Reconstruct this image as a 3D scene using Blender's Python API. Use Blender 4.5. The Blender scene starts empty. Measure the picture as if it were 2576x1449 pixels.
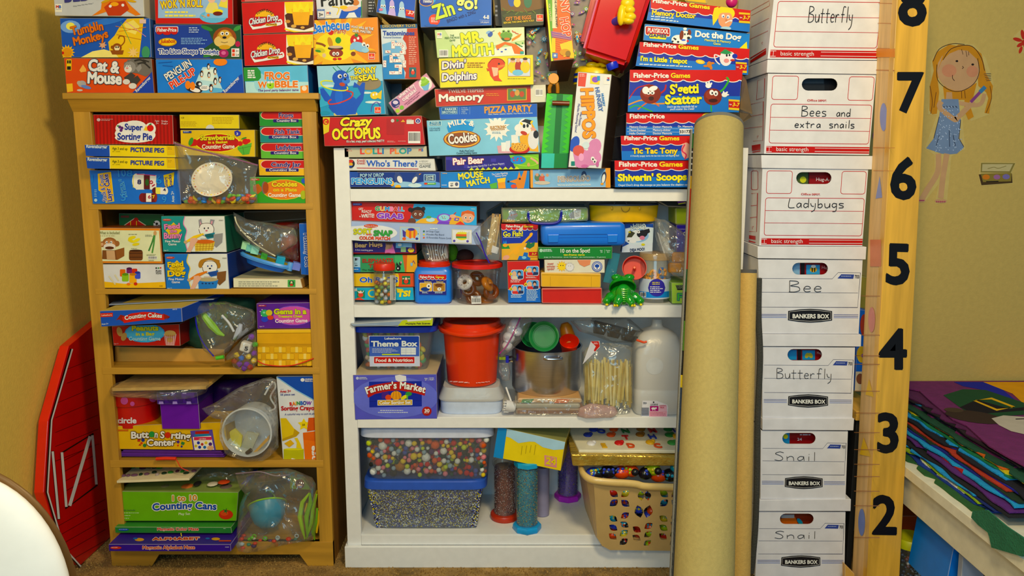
import bpy,bmesh,math,random
from mathutils import Vector,Matrix,noise
from mathutils.geometry import tessellate_polygon
SC=bpy.context.scene
COL=SC.collection
# ---------------- camera, world, lights, exposure ----------------
F_,CX,CY=2000.0,1288.0,724.5
TH=math.radians(9.25);HC=1.33
CT,ST=math.cos(TH),math.sin(TH)
cd=bpy.data.cameras.new('camera');cam=bpy.data.objects.new('camera',cd);COL.objects.link(cam)
cd.lens=F_/2576*36;cd.sensor_width=36;cd.clip_start=.05
cam.location=(0,0,HC);cam.rotation_euler=(math.pi/2-TH,0,0)
SC.camera=cam
W=bpy.data.worlds.new('world');SC.world=W;W.use_nodes=True
W.node_tree.nodes['Background'].inputs[0].default_value=(.38,.74,1.0,1)
W.node_tree.nodes['Background'].inputs[1].default_value=.32
def area(name,loc,target,size,power,color,sy=None):
 l=bpy.data.lights.new(name,'AREA');l.size=size;l.energy=power;l.color=color
 if sy:l.shape='RECTANGLE';l.size_y=sy
 o=bpy.data.objects.new(name,l);COL.objects.link(o);o.location=loc
 o.rotation_euler=(Vector(target)-Vector(loc)).to_track_quat('-Z','Y').to_euler()
 return o
area('ceiling_light',(.4,.75,2.42),(.0,2.4,.9),.32,33,(1,.76,.38))
area('left_wall_fill',(-.35,-.5,2.3),(-1.1,2.4,.9),.4,22,(1,.78,.42))  # added warm fill, no visible fixture; brightens the left wall
area('window_daylight',(-.3,-1.6,1.7),(0,2.4,.9),1.5,25,(.42,.80,1.0),1.2)
SC.view_settings.view_transform='Standard';SC.view_settings.look='None'
SC.view_settings.gamma=1;SC.view_settings.use_curve_mapping=False
SC.view_settings.exposure=0.0
# ---------------- pixel -> plane helpers ----------------
def ray(px,py):
 u=(px-CX)/F_;v=(CY-py)/F_
 return Vector((u,CT+v*ST,-ST+v*CT))
CAM=Vector((0,0,HC))
def P(px,py,Y):
 d=ray(px,py);return CAM+d*(Y/d.y)
def PZ(px,py,z):
 d=ray(px,py);return CAM+d*((z-HC)/d.z)
def Zof(py,Y):return P(CX,py,Y).z
def Yof(py,z):return PZ(CX,py,z).y
class Face:
 def __init__(s,o,n):s.o=Vector(o);s.n=Vector(n).normalized()
 def pt(s,px,py,off=0):
  d=ray(px,py);t=(s.o-CAM).dot(s.n)/d.dot(s.n)
  return CAM+d*t+s.n*off
def plane(Y,yaw=0,px=CX,py=CY,pitch=0):
 n=Matrix.Rotation(yaw,3,'Z')@(Matrix.Rotation(pitch,3,'X')@Vector((0,-1,0)))
 return Face(P(px,py,Y),n)
 # current crop transform
K_=[0.,0.,1.]
def crop(ox=0,oy=0,s=1):K_[:]=[ox,oy,s]
def cp(x,y):return(K_[0]+x*K_[2],K_[1]+y*K_[2])
A_=(130,0,.26398);B_=(780,0,.33822);C_=(1320,0,.33822);D_=(180,260,.33126)
E_=(220,720,.31746);F2_=(220,1120,.25621);G_=(860,480,.22088);H_=(1240,480,.22081)
I_=(860,780,.20706);J_=(1240,780,.20701);KK_=(860,1060,.34161);L_=(1680,260,.4142)
M_=(2100,900,.37898);N_=(2140,0,.38652);O_=(0,780,.4618);Q_=(1880,560,.6139);S_=(1860,0,.28986)
# ---------------- colours ----------------
NAMED=dict(w='e6e2d2',k='15151a',r='c42a18',y='f2d21a',b='2666b4',g='2f8f3a',o='e8811c',p='6a3a9a',n='1e2c70',c='4aa6cf',m='a33a86',l='9cc63c',t='1f8a86',s='8fb6d4',e='8d8d88',d='4a2c18',h='e8cf9a',i='e08aa0')
def s2l(c):return c/12.92 if c<=.04045 else((c+.055)/1.055)**2.4
ILL=[s2l(x/255)for x in(228,222,200)]
def C(c):
 if isinstance(c,(tuple,list)):return tuple(c[:3])
 c=NAMED.get(c,c)
 v=[s2l(int(c[i:i+2],16)/255)for i in(0,2,4)]
 v=[a/b*.80 for a,b in zip(v,ILL)];m=sum(v)/3
 return tuple(min(.88,max(.003,m+(x-m)*1.13))for x in v)
 # ---------------- materials ----------------
MC={}
def nm(name):
 m=bpy.data.materials.new(name);m.use_nodes=True
 return m,m.node_tree,m.node_tree.nodes['Principled BSDF']
def mat(c,rough=.5,metal=0.,nz=.06,ns=30.,bump=0.,bs=60.,coat=0.,stretch=None):
 key=(C(c),rough,metal,nz,ns,bump,bs,coat,stretch)
 if key in MC:return MC[key]
 m,nt,bs_=nm('surface');N=nt.nodes;L=nt.links
 bs_.inputs['Roughness'].default_value=rough;bs_.inputs['Metallic'].default_value=metal
 bs_.inputs['Coat Weight'].default_value=coat
 tc=N.new('ShaderNodeTexCoord');mp=N.new('ShaderNodeMapping');L.new(tc.outputs['Object'],mp.inputs[0])
 if stretch:mp.inputs['Scale'].default_value=stretch
 n=N.new('ShaderNodeTexNoise');n.inputs['Scale'].default_value=ns;n.inputs['Detail'].default_value=4
 L.new(mp.outputs[0],n.inputs['Vector'])
 mr=N.new('ShaderNodeMapRange');mr.inputs[1].default_value=.3;mr.inputs[2].default_value=.7
 mr.inputs[3].default_value=1-nz*1.5;mr.inputs[4].default_value=1+nz
 L.new(n.outputs[0],mr.inputs[0])
 mx=N.new('ShaderNodeMix');mx.data_type='RGBA';mx.blend_type='MULTIPLY';mx.inputs[0].default_value=1
 mx.inputs[6].default_value=(*C(c),1);L.new(mr.outputs[0],mx.inputs[7]);L.new(mx.outputs[2],bs_.inputs['Base Color'])
 if bump:
  n2=N.new('ShaderNodeTexNoise');n2.inputs['Scale'].default_value=bs;n2.inputs['Detail'].default_value=5
  L.new(mp.outputs[0],n2.inputs['Vector'])
  b=N.new('ShaderNodeBump');b.inputs['Strength'].default_value=bump;b.inputs['Distance'].default_value=.01
  L.new(n2.outputs[0],b.inputs['Height']);L.new(b.outputs[0],bs_.inputs['Normal'])
 MC[key]=m;return m
def attr_mat(name,rough,spec=.5,nz=.05,bump=0):
 m,nt,b=nm(name);N=nt.nodes;L=nt.links
 a=N.new('ShaderNodeAttribute');a.attribute_name='Col'
 tc=N.new('ShaderNodeTexCoord')
 n=N.new('ShaderNodeTexNoise');n.inputs['Scale'].default_value=22;n.inputs['Detail'].default_value=6
 L.new(tc.outputs['Object'],n.inputs['Vector'])
 mr=N.new('ShaderNodeMapRange');mr.inputs[1].default_value=.3;mr.inputs[2].default_value=.7
 mr.inputs[3].default_value=1-nz*1.5;mr.inputs[4].default_value=1+nz;L.new(n.outputs[0],mr.inputs[0])
 mx=N.new('ShaderNodeMix');mx.data_type='RGBA';mx.blend_type='MULTIPLY';mx.inputs[0].default_value=1
 L.new(a.outputs['Color'],mx.inputs[6]);L.new(mr.outputs[0],mx.inputs[7]);L.new(mx.outputs[2],b.inputs['Base Color'])
 b.inputs['Roughness'].default_value=rough;b.inputs['Specular IOR Level'].default_value=spec
 return m
PRINT=attr_mat('printed_cardboard',.40,.28)
MATTE=attr_mat('matte_colour',.8,.2)
GLOSS=attr_mat('glossy_plastic',.22)
def clear(name,haze,hcol,rough,bump,bscale,base=.03,gl=1.0):
 m=bpy.data.materials.new(name);m.use_nodes=True;nt=m.node_tree;N=nt.nodes;L=nt.links;N.clear()
 out=N.new('ShaderNodeOutputMaterial');tr=N.new('ShaderNodeBsdfTransparent');tr.inputs[0].default_value=(.96,.97,.97,1)
 g=N.new('ShaderNodeBsdfGlossy');g.inputs['Roughness'].default_value=rough;g.inputs[0].default_value=(gl,gl,gl,1)
 d=N.new('ShaderNodeBsdfDiffuse');d.inputs[0].default_value=(*C(hcol),1)
 lw=N.new('ShaderNodeLayerWeight');lw.inputs[0].default_value=.25
 mr=N.new('ShaderNodeMapRange');mr.inputs[3].default_value=base;mr.inputs[4].default_value=.42;L.new(lw.outputs['Fresnel'],mr.inputs[0])
 m1=N.new('ShaderNodeMixShader');m1.inputs[0].default_value=haze;L.new(tr.outputs[0],m1.inputs[1]);L.new(d.outputs[0],m1.inputs[2])
 m2=N.new('ShaderNodeMixShader');L.new(mr.outputs[0],m2.inputs[0]);L.new(m1.outputs[0],m2.inputs[1]);L.new(g.outputs[0],m2.inputs[2])
 L.new(m2.outputs[0],out.inputs[0])
 if bump:
  tc=N.new('ShaderNodeTexCoord');n=N.new('ShaderNodeTexNoise');n.inputs['Scale'].default_value=bscale
  n.inputs['Detail'].default_value=3;n.inputs['Distortion'].default_value=1.5;L.new(tc.outputs['Object'],n.inputs['Vector'])
  b=N.new('ShaderNodeBump');b.inputs['Strength'].default_value=bump;b.inputs['Distance'].default_value=.02
  L.new(n.outputs[0],b.inputs['Height'])
  for s in(g,lw):L.new(b.outputs[0],s.inputs['Normal'])
 return m
BAG=clear('clear_bag_plastic',.05,'ece8dc',.10,.55,11,.045)
TUB=clear('clear_tub_plastic',.13,'b8bcb4',.12,.1,12,.04)
JARM=clear('clear_jar_plastic',.05,'c0c4b0',.06,.05,10,.05)
TEALC=clear('teal_clear_plastic',.45,'3f8f96',.1,.05,10,.05)
MILK=clear('milky_plastic',.66,'dad6c4',.3,.1,20,.03)
# ---------------- object helpers ----------------
def tag(o,label=None,cat=None,group=None,kind=None):
 if label:o['label']=label
 if cat:o['category']=cat
 if group:o['group']=group
 if kind:o['kind']=kind
 return o
def link(name,me,parent=None):
 o=bpy.data.objects.new(name,me);COL.objects.link(o)
 if parent:o.parent=parent
 return o
def fin(name,bm,m,parent=None,smooth=False,bev=0,auto=35):
 """link a bmesh in world coordinates; the object's origin goes to the base centre"""
 if bev:bmesh.ops.bevel(bm,geom=bm.edges[:],offset=bev,segments=2,affect='EDGES',profile=.5,clamp_overlap=True)
 bmesh.ops.recalc_face_normals(bm,faces=bm.faces)
 me=bpy.data.meshes.new(name)
 if smooth:
  for f in bm.faces:f.smooth=True
  for e in bm.edges:
   if len(e.link_faces)==2 and e.calc_face_angle(0)>math.radians(auto):e.smooth=False
 xs=[v.co.x for v in bm.verts];ys=[v.co.y for v in bm.verts];zs=[v.co.z for v in bm.verts]
 org=Vector(((min(xs)+max(xs))/2,(min(ys)+max(ys))/2,min(zs)))
 base=Vector(parent['_o'])if parent and '_o' in parent else Vector((0,0,0))
 if parent and parent.type=='MESH':base=parent_world(parent)
 for v in bm.verts:v.co-=org
 bm.to_mesh(me);bm.free()
 if isinstance(m,(list,tuple)):
  for q in m:me.materials.append(q)
 else:me.materials.append(m)
 o=link(name,me,parent)
 pw=parent_world(parent)if parent else Vector((0,0,0))
 o.location=org-pw
 return o
def parent_world(p):
 v=Vector((0,0,0))
 while p:v+=p.location;p=p.parent
 return v
def empty(name,loc,label=None,cat=None,group=None,kind=None):
 o=link(name,None);o.location=loc;o.empty_display_size=.03
 return tag(o,label,cat,group,kind)
def setcol(bm,faces,c):
 lay=bm.loops.layers.float_color.get('Col')or bm.loops.layers.float_color.new('Col')
 v=(*C(c),1)
 for f in faces:
  for l in f.loops:l[lay]=v
def prism(bm,pts,ext,c=None,cs=None):
 """closed solid: polygon pts (world) extruded by vector ext"""
 ext=Vector(ext)
 a=[bm.verts.new(p)for p in pts];b=[bm.verts.new(Vector(p)+ext)for p in pts]
 fr=bm.faces.new(a);bk=bm.faces.new(b[::-1]);sd=[]
 n=len(a)
 for i in range(n):sd.append(bm.faces.new((a[i],b[i],b[(i+1)%n],a[(i+1)%n])))
 if c is not None:
  setcol(bm,[fr,bk],c);setcol(bm,sd,cs if cs is not None else c)
 return fr,bk,sd
def holed(bm,outer,holes,ext,c=None):
 """plate with holes; outer/holes lists of world points on one plane"""
 ext=Vector(ext);loops=[outer]+holes;allp=[Vector(p)for l in loops for p in l]
 tris=tessellate_polygon([[Vector(p)for p in l]for l in loops])
 a=[bm.verts.new(p)for p in allp];b=[bm.verts.new(p+ext)for p in allp];fs=[]
 for t in tris:
  try:fs.append(bm.faces.new([a[i]for i in t]));fs.append(bm.faces.new([b[i]for i in t[::-1]]))
  except ValueError:pass
 k=0
 for l in loops:
  n=len(l)
  for i in range(n):
   i0,i1=k+i,k+(i+1)%n
   fs.append(bm.faces.new((a[i0],a[i1],b[i1],b[i0])))
  k+=n
 if c is not None:setcol(bm,fs,c)
 return fs
def boxb(bm,x0,x1,y0,y1,z0,z1,c=None):
 return prism(bm,[(x0,y0,z0),(x1,y0,z0),(x1,y0,z1),(x0,y0,z1)],(0,y1-y0,0),c)
def wbox(name,x0,x1,y0,y1,z0,z1,m,parent=None,bev=.0015):
 bm=bmesh.new();boxb(bm,x0,x1,y0,y1,z0,z1);return fin(name,bm,m,parent,bev=bev)
def tube(bm,pts,r,seg=8,c=None,cap=True,flat=1.0):
 pts=[Vector(p)for p in pts];rings=[];n=len(pts);fs=[]
 rr=r if isinstance(r,(list,tuple))else[r]*n
 up=Vector((0,0,1))
 for i,p in enumerate(pts):
  d=(pts[min(i+1,n-1)]-pts[max(i-1,0)]).normalized()
  if abs(d.dot(up))>.9:up=Vector((0,1,0))if abs(d.y)<.9 else Vector((1,0,0))
  s=d.cross(up).normalized();t=s.cross(d).normalized();up=t
  rings.append([bm.verts.new(p+(s*math.cos(a)+t*math.sin(a)*flat)*rr[i])for a in[2*math.pi*k/seg for k in range(seg)]])
 for i in range(n-1):
  for k in range(seg):fs.append(bm.faces.new((rings[i][k],rings[i][(k+1)%seg],rings[i+1][(k+1)%seg],rings[i+1][k])))
 if cap:fs.append(bm.faces.new(rings[0][::-1]));fs.append(bm.faces.new(rings[-1]))
 if c is not None:setcol(bm,fs,c)
 return fs
def lathe(bm,prof,o,seg=32,M=None,c=None,sx=1,sy=1,power=None,cap=True):
 """prof: list of (r,z[,colour]) from bottom to top around o; power: superellipse exponent"""
 M=M or Matrix.Identity(3);o=Vector(o);rings=[];fs=[]
 for q in prof:
  r,z=q[0],q[1];ring=[]
  for k in range(seg):
   a=2*math.pi*k/seg;ca,sa=math.cos(a),math.sin(a)
   if power:ca=math.copysign(abs(ca)**(2/power),ca);sa=math.copysign(abs(sa)**(2/power),sa)
   ring.append(bm.verts.new(o+M@Vector((r*ca*sx,r*sa*sy,z))))
  rings.append(ring)
 for i in range(len(rings)-1):
  row=[bm.faces.new((rings[i][k],rings[i][(k+1)%seg],rings[i+1][(k+1)%seg],rings[i+1][k]))for k in range(seg)]
  if len(prof[i])>2:setcol(bm,row,prof[i][2])
  elif c is not None:setcol(bm,row,c)
  fs+=row
 for rg,q in((rings[0][::-1],prof[0]),(rings[-1],prof[-1])):
  if cap and q[0]>1e-5:
   f=bm.faces.new(rg);fs.append(f)
   if c is not None or len(q)>2:setcol(bm,[f],q[2]if len(q)>2 else c)
 return fs
def ell(bm,o,r,c=None,M=None,u=12,v=8):
 """ellipsoid of radii r"""
 r=r if isinstance(r,(tuple,list))else(r,r,r)
 M3=(M or Matrix.Identity(3)).to_4x4()
 ret=bmesh.ops.create_uvsphere(bm,u_segments=u,v_segments=v,radius=1,matrix=Matrix.Translation(o)@M3@Matrix.Diagonal((*r,1)))
 fs={f for w in ret['verts']for f in w.link_faces}
 if c is not None:setcol(bm,fs,c)
 return fs
def RZ(a):return Matrix.Rotation(math.radians(a),3,'Z')
def RY(a):return Matrix.Rotation(math.radians(a),3,'Y')
def RX(a):return Matrix.Rotation(math.radians(a),3,'X')
# ---------------- flat print: lettering and pictures ----------------
GL={};ADV={}
_fc=bpy.data.curves.new('font','FONT');_fc.resolution_u=3;_fo=bpy.data.objects.new('font',_fc);COL.objects.link(_fo)
def _tm(s,off):
 _fc.body=s;_fc.offset=off;m=_fo.to_mesh()
 v=[(p.co.x,p.co.y)for p in m.vertices];f=[tuple(p.vertices)for p in m.polygons];_fo.to_mesh_clear();return v,f
def glyph(ch,off):
 k=(ch,round(off,3))
 if k not in GL:GL[k]=_tm(ch,off)
 return GL[k]
def adv(ch):
 if ch not in ADV:
  w=lambda s:max(x for x,y in _tm(s,0)[0])
  ADV[ch]=w('H'+ch+'H')-w('HH')
 return ADV[ch]
class Art:
 def __init__(s):s.v=[];s.f=[];s.c=[];s.l=[]
 def add(s,vs,fs,c,lay):
  k=len(s.v);s.v+=[(x,y,lay)for x,y in vs];s.f+=[tuple(i+k for i in f)for f in fs];s.c+=[C(c)]*len(fs)
 def clip(s,q):
  """cut everything to the convex quad q (pixel units)"""
  ar=sum(q[i][0]*q[(i+1)%4][1]-q[(i+1)%4][0]*q[i][1]for i in range(4));sg=1 if ar>0 else-1
  ed=[(q[i],q[(i+1)%4])for i in range(4)]
  dd=lambda e,p:sg*((e[1][0]-e[0][0])*(p[1]-e[0][1])-(e[1][1]-e[0][1])*(p[0]-e[0][0]))
  nf=[];nc=[]
  for f,c in zip(s.f,s.c):
   P_=[s.v[i]for i in f]
   if all(dd(e,p)>=-1e-6 for e in ed for p in P_):nf.append(f);nc.append(c);continue
   for e in ed:
    o=[]
    for i in range(len(P_)):
     a,b=P_[i],P_[(i+1)%len(P_)];da,db=dd(e,a),dd(e,b)
     if da>=0:o.append(a)
     if(da>=0)!=(db>=0):
      t=da/(da-db);o.append((a[0]+(b[0]-a[0])*t,a[1]+(b[1]-a[1])*t,a[2]))
    P_=o
    if len(P_)<3:break
   if len(P_)>=3:k=len(s.v);s.v+=P_;nf.append(tuple(range(k,k+len(P_))));nc.append(c)
  s.f,s.c=nf,nc
  used=sorted({i for f in s.f for i in f});mp_={j:i for i,j in enumerate(used)}
  s.v=[s.v[j]for j in used];s.f=[tuple(mp_[i]for i in f)for f in s.f]
 def build(s,name,face,parent,off0=.0006,step=.00012,m=None):
  if not s.f:return None
  me=bpy.data.meshes.new(name)
  pts=[face.pt(x,y,off0+step*l)for x,y,l in s.v]
  org=sum(pts,Vector())/len(pts)
  me.from_pydata([p-org for p in pts],[],s.f)
  ca=me.color_attributes.new('Col','FLOAT_COLOR','CORNER');dat=[]
  for p,c in zip(me.polygons,s.c):dat+=[c[0],c[1],c[2],1.]*p.loop_total
  ca.data.foreach_set('color',dat);me.materials.append(m or PRINT)
  o=link(name,me,parent);o.location=org-parent_world(parent);return o
def T(s,x0,y0,x1,y1,h,col='w',ol=None,ow=.05,b=.012,arc=0,sh=0,jig=0,ol2=None):
 X0,Y0=cp(x0,y0);X1,Y1=cp(x1,y1);hh=h*K_[2];A=arc*K_[2]
 cols=col if isinstance(col,list)else[col]
 def run(a,lay):
  ws=[adv(ch)for ch in s];tot=sum(ws)or 1;dx,dy=X1-X0,Y1-Y0;L=math.hypot(dx,dy)
  ex=(dx/L,dy/L);ey=(ex[1],-ex[0]);sx=L/tot;sy=hh/.73;cur=0;rnd=random.Random(s)
  for i,ch in enumerate(s):
   w=ws[i]
   if ch!=' ':
    tm=(cur+w/2)/tot;u=2*tm-1;dist=tm*L;up=A*(1-u*u);slope=math.atan2(-4*u*A,L)if L else 0
    rot=slope+(rnd.uniform(-.1,.1)*jig);upj=up+rnd.uniform(-.12,.12)*jig*hh
    cr,sr=math.cos(rot),math.sin(rot)
    def mp(gx,gy):
     ax=(gx-w/2)*sx+gy*sy*sh;ay=gy*sy
     qx=ax*cr-ay*sr+dist;qy=ax*sr+ay*cr+upj
     return(X0+ex[0]*qx+ey[0]*qy,Y0+ex[1]*qx+ey[1]*qy)
    b_=b if b<.03 else.03+(b-.03)*.3;bb=0 if ch in 'MWNAVKX' else min(b_,.018);xb=b_-bb
    stack=([(ol2,xb+ow*1.9,0)]if ol2 else[])+([(ol,xb+ow,1)]if ol else[])+[(cols[i%len(cols)],xb,2)]
    v,f=glyph(ch,bb)
    for cc,off,dl in stack:
     if off<.006:a.add([mp(*p)for p in v],f,cc,lay+dl+(i%3)*.04);continue
     kk=4 if off<.03 else 8
     for j in range(kk):
      ox,oy=off*math.cos(j*2*math.pi/kk+.4),off*math.sin(j*2*math.pi/kk+.4)*L/tot/max(sy,1e-6)
      a.add([mp(p[0]+ox,p[1]+oy)for p in v],f,cc,lay+dl+j*.11+(i%3)*.035)
     if off>.08:a.add([mp(*p)for p in v],f,cc,lay+dl+.9)
   cur+=w
 return('T',run,3)
def _poly(pts,col,hs=None):
 tri=tessellate_polygon([[Vector((x,y,0))for x,y in pts]])
 return('P',lambda a,lay:a.add(pts,tri,col,lay),1)
def Q(pts,col):return _poly([cp(*p)for p in pts],col)
def R(x0,y0,x1,y1,col,r=0,dy=0):
 """rectangle; dy = drop of the right side; r = corner radius"""
 if not r:return Q([(x0,y0),(x1,y0+dy),(x1,y1+dy),(x0,y1)],col)
 pts=[]
 for cx,cy,a0 in((x1-r,y0+r,-90),(x1-r,y1-r,0),(x0+r,y1-r,90),(x0+r,y0+r,180)):
  for k in range(5):
   a=math.radians(a0+22.5*k);X=cx+r*math.cos(a);pts.append((X,cy+r*math.sin(a)+dy*(X-x0)/(x1-x0)))
 return Q(pts,col)
def E(cx,cy,rx,ry=None,col='w',a=0,n=18,a0=0,a1=360):
 ry=ry or rx;ca,sa=math.cos(math.radians(a)),math.sin(math.radians(a));pts=[]
 full=(a1-a0)>=360
 for k in range(n+(0 if full else 1)):
  t=math.radians(a0+(a1-a0)*k/n);x,y=rx*math.cos(t),ry*math.sin(t);pts.append((cx+x*ca-y*sa,cy+x*sa+y*ca))
 return Q(pts,col)
def star(cx,cy,r0,r1,n,col,a=0):
 return Q([(cx+(r0 if k%2==0 else r1)*math.cos(math.radians(a)+math.pi*k/n),cy+(r0 if k%2==0 else r1)*math.sin(math.radians(a)+math.pi*k/n))for k in range(2*n)],col)
def smooth(pts,n=4):
 out=[];m=len(pts)
 for i in range(m-1):
  p0=pts[max(i-1,0)];p1=pts[i];p2=pts[i+1];p3=pts[min(i+2,m-1)]
  for k in range(n):
   t=k/n
   out.append(tuple(.5*((2*b)+(-a+c)*t+(2*a-5*b+4*c-d)*t*t+(-a+3*b-3*c+d)*t**3)for a,b,c,d in zip(p0,p1,p2,p3)))
 out.append(tuple(pts[-1]));return out
def L(pts,w,col,sm=False,close=False):
 if close:pts=list(pts)+[pts[0]]
 if sm:pts=smooth(pts)
 pp=[cp(*p)for p in pts];w=w*K_[2]/2
 def run(a,lay):
  n=len(pp);vs=[]
  for i,(x,y)in enumerate(pp):
   ax,ay=pp[max(i-1,0)];bx,by=pp[min(i+1,n-1)]
   if close and i in(0,n-1):ax,ay=pp[-2];bx,by=pp[1]
   dx,dy=bx-ax,by-ay;l=math.hypot(dx,dy)or 1;k=1.0
   if 0<i<n-1:
    ux,uy=x-ax,y-ay;ul=math.hypot(ux,uy)or 1;cs=abs((ux*dx+uy*dy)/(ul*l));k=1/max(cs,.5)
   vs+=[(x-dy/l*w*k,y+dx/l*w*k),(x+dy/l*w*k,y-dx/l*w*k)]
  a.add(vs,[(2*i,2*i+1,2*i+3,2*i+2)for i in range(n-1)],col,lay)
 return('P',run,1)
def NT(x0,y0,x1,y1,rows,col='w',dy=0,fill=.85,th=.45):
 """rows of print too small to read, as short dashes"""
 rnd=random.Random(int(x0*7+y0));q=[];rh=(y1-y0)/rows
 for r in range(rows):
  x=x0;end=x0+(x1-x0)*(rnd.uniform(.7,1)if fill<1 else 1)
  while x<end:
   wd=rnd.uniform(1.2,4)*rh*.55
   yy=y0+r*rh+dy*(x-x0)/(x1-x0);q.append([cp(*p)for p in((x,yy),(min(x+wd,end),yy),(min(x+wd,end),yy+rh*th),(x,yy+rh*th))]);x+=wd+rh*.3
 def run(a,lay):
  for p in q:a.add(p,[(0,1,2,3)],col,lay)
 return('P',run,1)
def BAR(x0,y0,x1,y1,dy=0):
 """barcode"""
 rnd=random.Random(int(x0));out=[R(x0,y0,x1,y1,'w',dy=dy)];x=x0+(x1-x0)*.06;q=[]
 while x<x1-(x1-x0)*.08:
  w=rnd.choice((.02,.035,.05))*(x1-x0);yy=y0+(y1-y0)*.1+dy*(x-x0)/(x1-x0);q.append([cp(*p)for p in((x,yy),(x+w,yy),(x+w,yy+(y1-y0)*.7),(x,yy+(y1-y0)*.7))]);x+=w+rnd.choice((.02,.03,.045))*(x1-x0)
 out.append(('P',lambda a,lay:[a.add(p,[(0,1,2,3)],'k',lay)for p in q],1));return out
def AWN(xl,yt0,xr,yt1,hb,n,ph=0,col='r'):
 """red awning with scalloped lower edge and a white trim line; hb = band height"""
 pts=[];tot=n*8
 for k in range(tot+1):
  t=k/tot;x=xl+(xr-xl)*t;f=((t*n+ph)%1.0);y=yt0+(yt1-yt0)*t+hb*(.72+.28*(1-(2*f-1)**2)**.5)
  pts.append((x,y))
 return[Q([(xl,yt0),(xr,yt1)]+pts[::-1],col),L(pts,hb*.07,'w')]
def SLC(x0,x1,ft,fb,col,n=14):
 """shape cut into upright slices, for labels that wrap around a cylinder"""
 return[Q([(a,ft(a)),(b,ft(b)),(b,fb(b)),(a,fb(a))],col)for a,b in[(x0+(x1-x0)*k/n,x0+(x1-x0)*(k+1)/n)for k in range(n)]]
def ES(cx,cy,rx,ry,col):
 h=lambda x:ry*math.sqrt(max(0,1-((x-cx)/rx)**2));return SLC(cx-rx,cx+rx,lambda x:cy-h(x)-.1,lambda x:cy+h(x),col)
def flat(*items):
 out=[]
 for i in items:
  if isinstance(i,list):out+=flat(*i)
  elif i:out.append(i)
 return out
def draw(items,face,parent,pname='printed_picture',tname='printed_lettering',m=None,off0=.0006,clip=None):
 """build pictures and lettering as two flat children"""
 a=Art();t=Art();its=flat(*items);np_=sum(1 for q in its if q[0]=='P');lay=tl=0
 for kind,run,n in its:
  if kind=='T':run(t,tl);tl+=.18
  else:run(a,lay);lay+=1
 st=min(.0001,.0016/max(np_,1));top=off0+st*(np_+1)
 if clip:a.clip(clip);t.clip(clip)
 a.build(pname,face,parent,m=m,off0=off0,step=st);t.build(tname,face,parent,m=m,off0=top,step=.0001)
def quad(q):
 if len(q)==4:q=(q[0],q[1],q[2],q[1],q[2],q[3],q[0],q[3])
 return[cp(q[i],q[i+1])for i in(0,2,4,6)]
WORN=.35
def box(label,q,Y,dep,col,art=(),yaw=0,side=None,top=None,ext=None,group=None,name='game_box',cat='game box',pitch=0,bev=.0014,face=None,m=None):
 qq=quad(q);cx=sum(p[0]for p in qq)/4;cy=sum(p[1]for p in qq)/4
 fc=face or plane(Y,math.radians(yaw),cx,cy,math.radians(pitch))
 pts=[fc.pt(*p)for p in qq];ex=Vector(ext)if ext else-fc.n*dep
 bm=bmesh.new();fr,bk,sd=prism(bm,pts,ex,col)
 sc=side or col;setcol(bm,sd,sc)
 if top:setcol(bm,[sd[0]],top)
 if bev:
  r=bmesh.ops.bevel(bm,geom=bm.edges[:],offset=bev,segments=1,affect='EDGES')
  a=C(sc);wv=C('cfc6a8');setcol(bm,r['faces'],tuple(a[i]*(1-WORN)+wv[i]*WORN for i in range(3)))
 o=fin(name,bm,m or PRINT);tag(o,label,cat,group)
 if art:draw(art,fc,o,clip=qq)
 o['_f']=0;del o['_f']
 return o
def bag(label,pts,Y,th,m=None,zipc=None,zpts=None,name='zip_bag',cat='bag',seed=1,rings=9,amp=.006,group=None,sub=36):
 """crumpled clear bag: outline pts in crop units on plane Y"""
 pl=[P(*cp(*p),Y)for p in pts]
 # resample outline
 out=[];n=len(pl);per=[(pl[(i+1)%n]-pl[i]).length for i in range(n)];tot=sum(per)
 for k in range(sub):
  d=tot*k/sub;i=0
  while d>per[i]:d-=per[i];i+=1
  out.append(pl[i].lerp(pl[(i+1)%n],d/per[i]))
 c=sum(out,Vector())/sub;bm=bmesh.new()
 for sgn in(-1,1):
  rr=[]
  for r in range(1,rings+1):
   t=r/rings
   ring=[]
   for k,p in enumerate(out):
    q=c.lerp(p,t);b=th*math.sqrt(max(0,1-t**2.2))
    nz_=noise.noise(Vector((q.x*22+seed*7,q.z*22,sgn*3)))*amp*1.6+noise.noise(Vector((q.x*60+seed,q.z*60,sgn)))*amp*.8
    q=q+Vector((0,sgn*(b*.5)+nz_*(1 if t<1 else 0),0));ring.append(q)
   rr.append(ring)
  vs=[[bm.verts.new(q)for q in ring]for ring in rr];cv=bm.verts.new(c+Vector((0,sgn*th*.5,0)))
  for k in range(sub):
   bm.faces.new((cv,vs[0][k],vs[0][(k+1)%sub]))
   for r in range(rings-1):bm.faces.new((vs[r][k],vs[r+1][k],vs[r+1][(k+1)%sub],vs[r][(k+1)%sub]))
 bmesh.ops.remove_doubles(bm,verts=bm.verts,dist=.0004)
 o=fin(name,bm,m or BAG,smooth=True,auto=80);tag(o,label,cat,group)
 if zpts:
  bm=bmesh.new();tube(bm,smooth([P(*cp(*p),Y-.012)[:]for p in zpts]),.0022,6);fin('zip_strip',bm,mat(zipc or 'd8d4c8',.35),o,smooth=True)
 return o
def seal():
 """drop helper data after all copies are made"""
 COL.objects.unlink(_fo);bpy.data.objects.remove(_fo);bpy.data.curves.remove(_fc)
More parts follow.
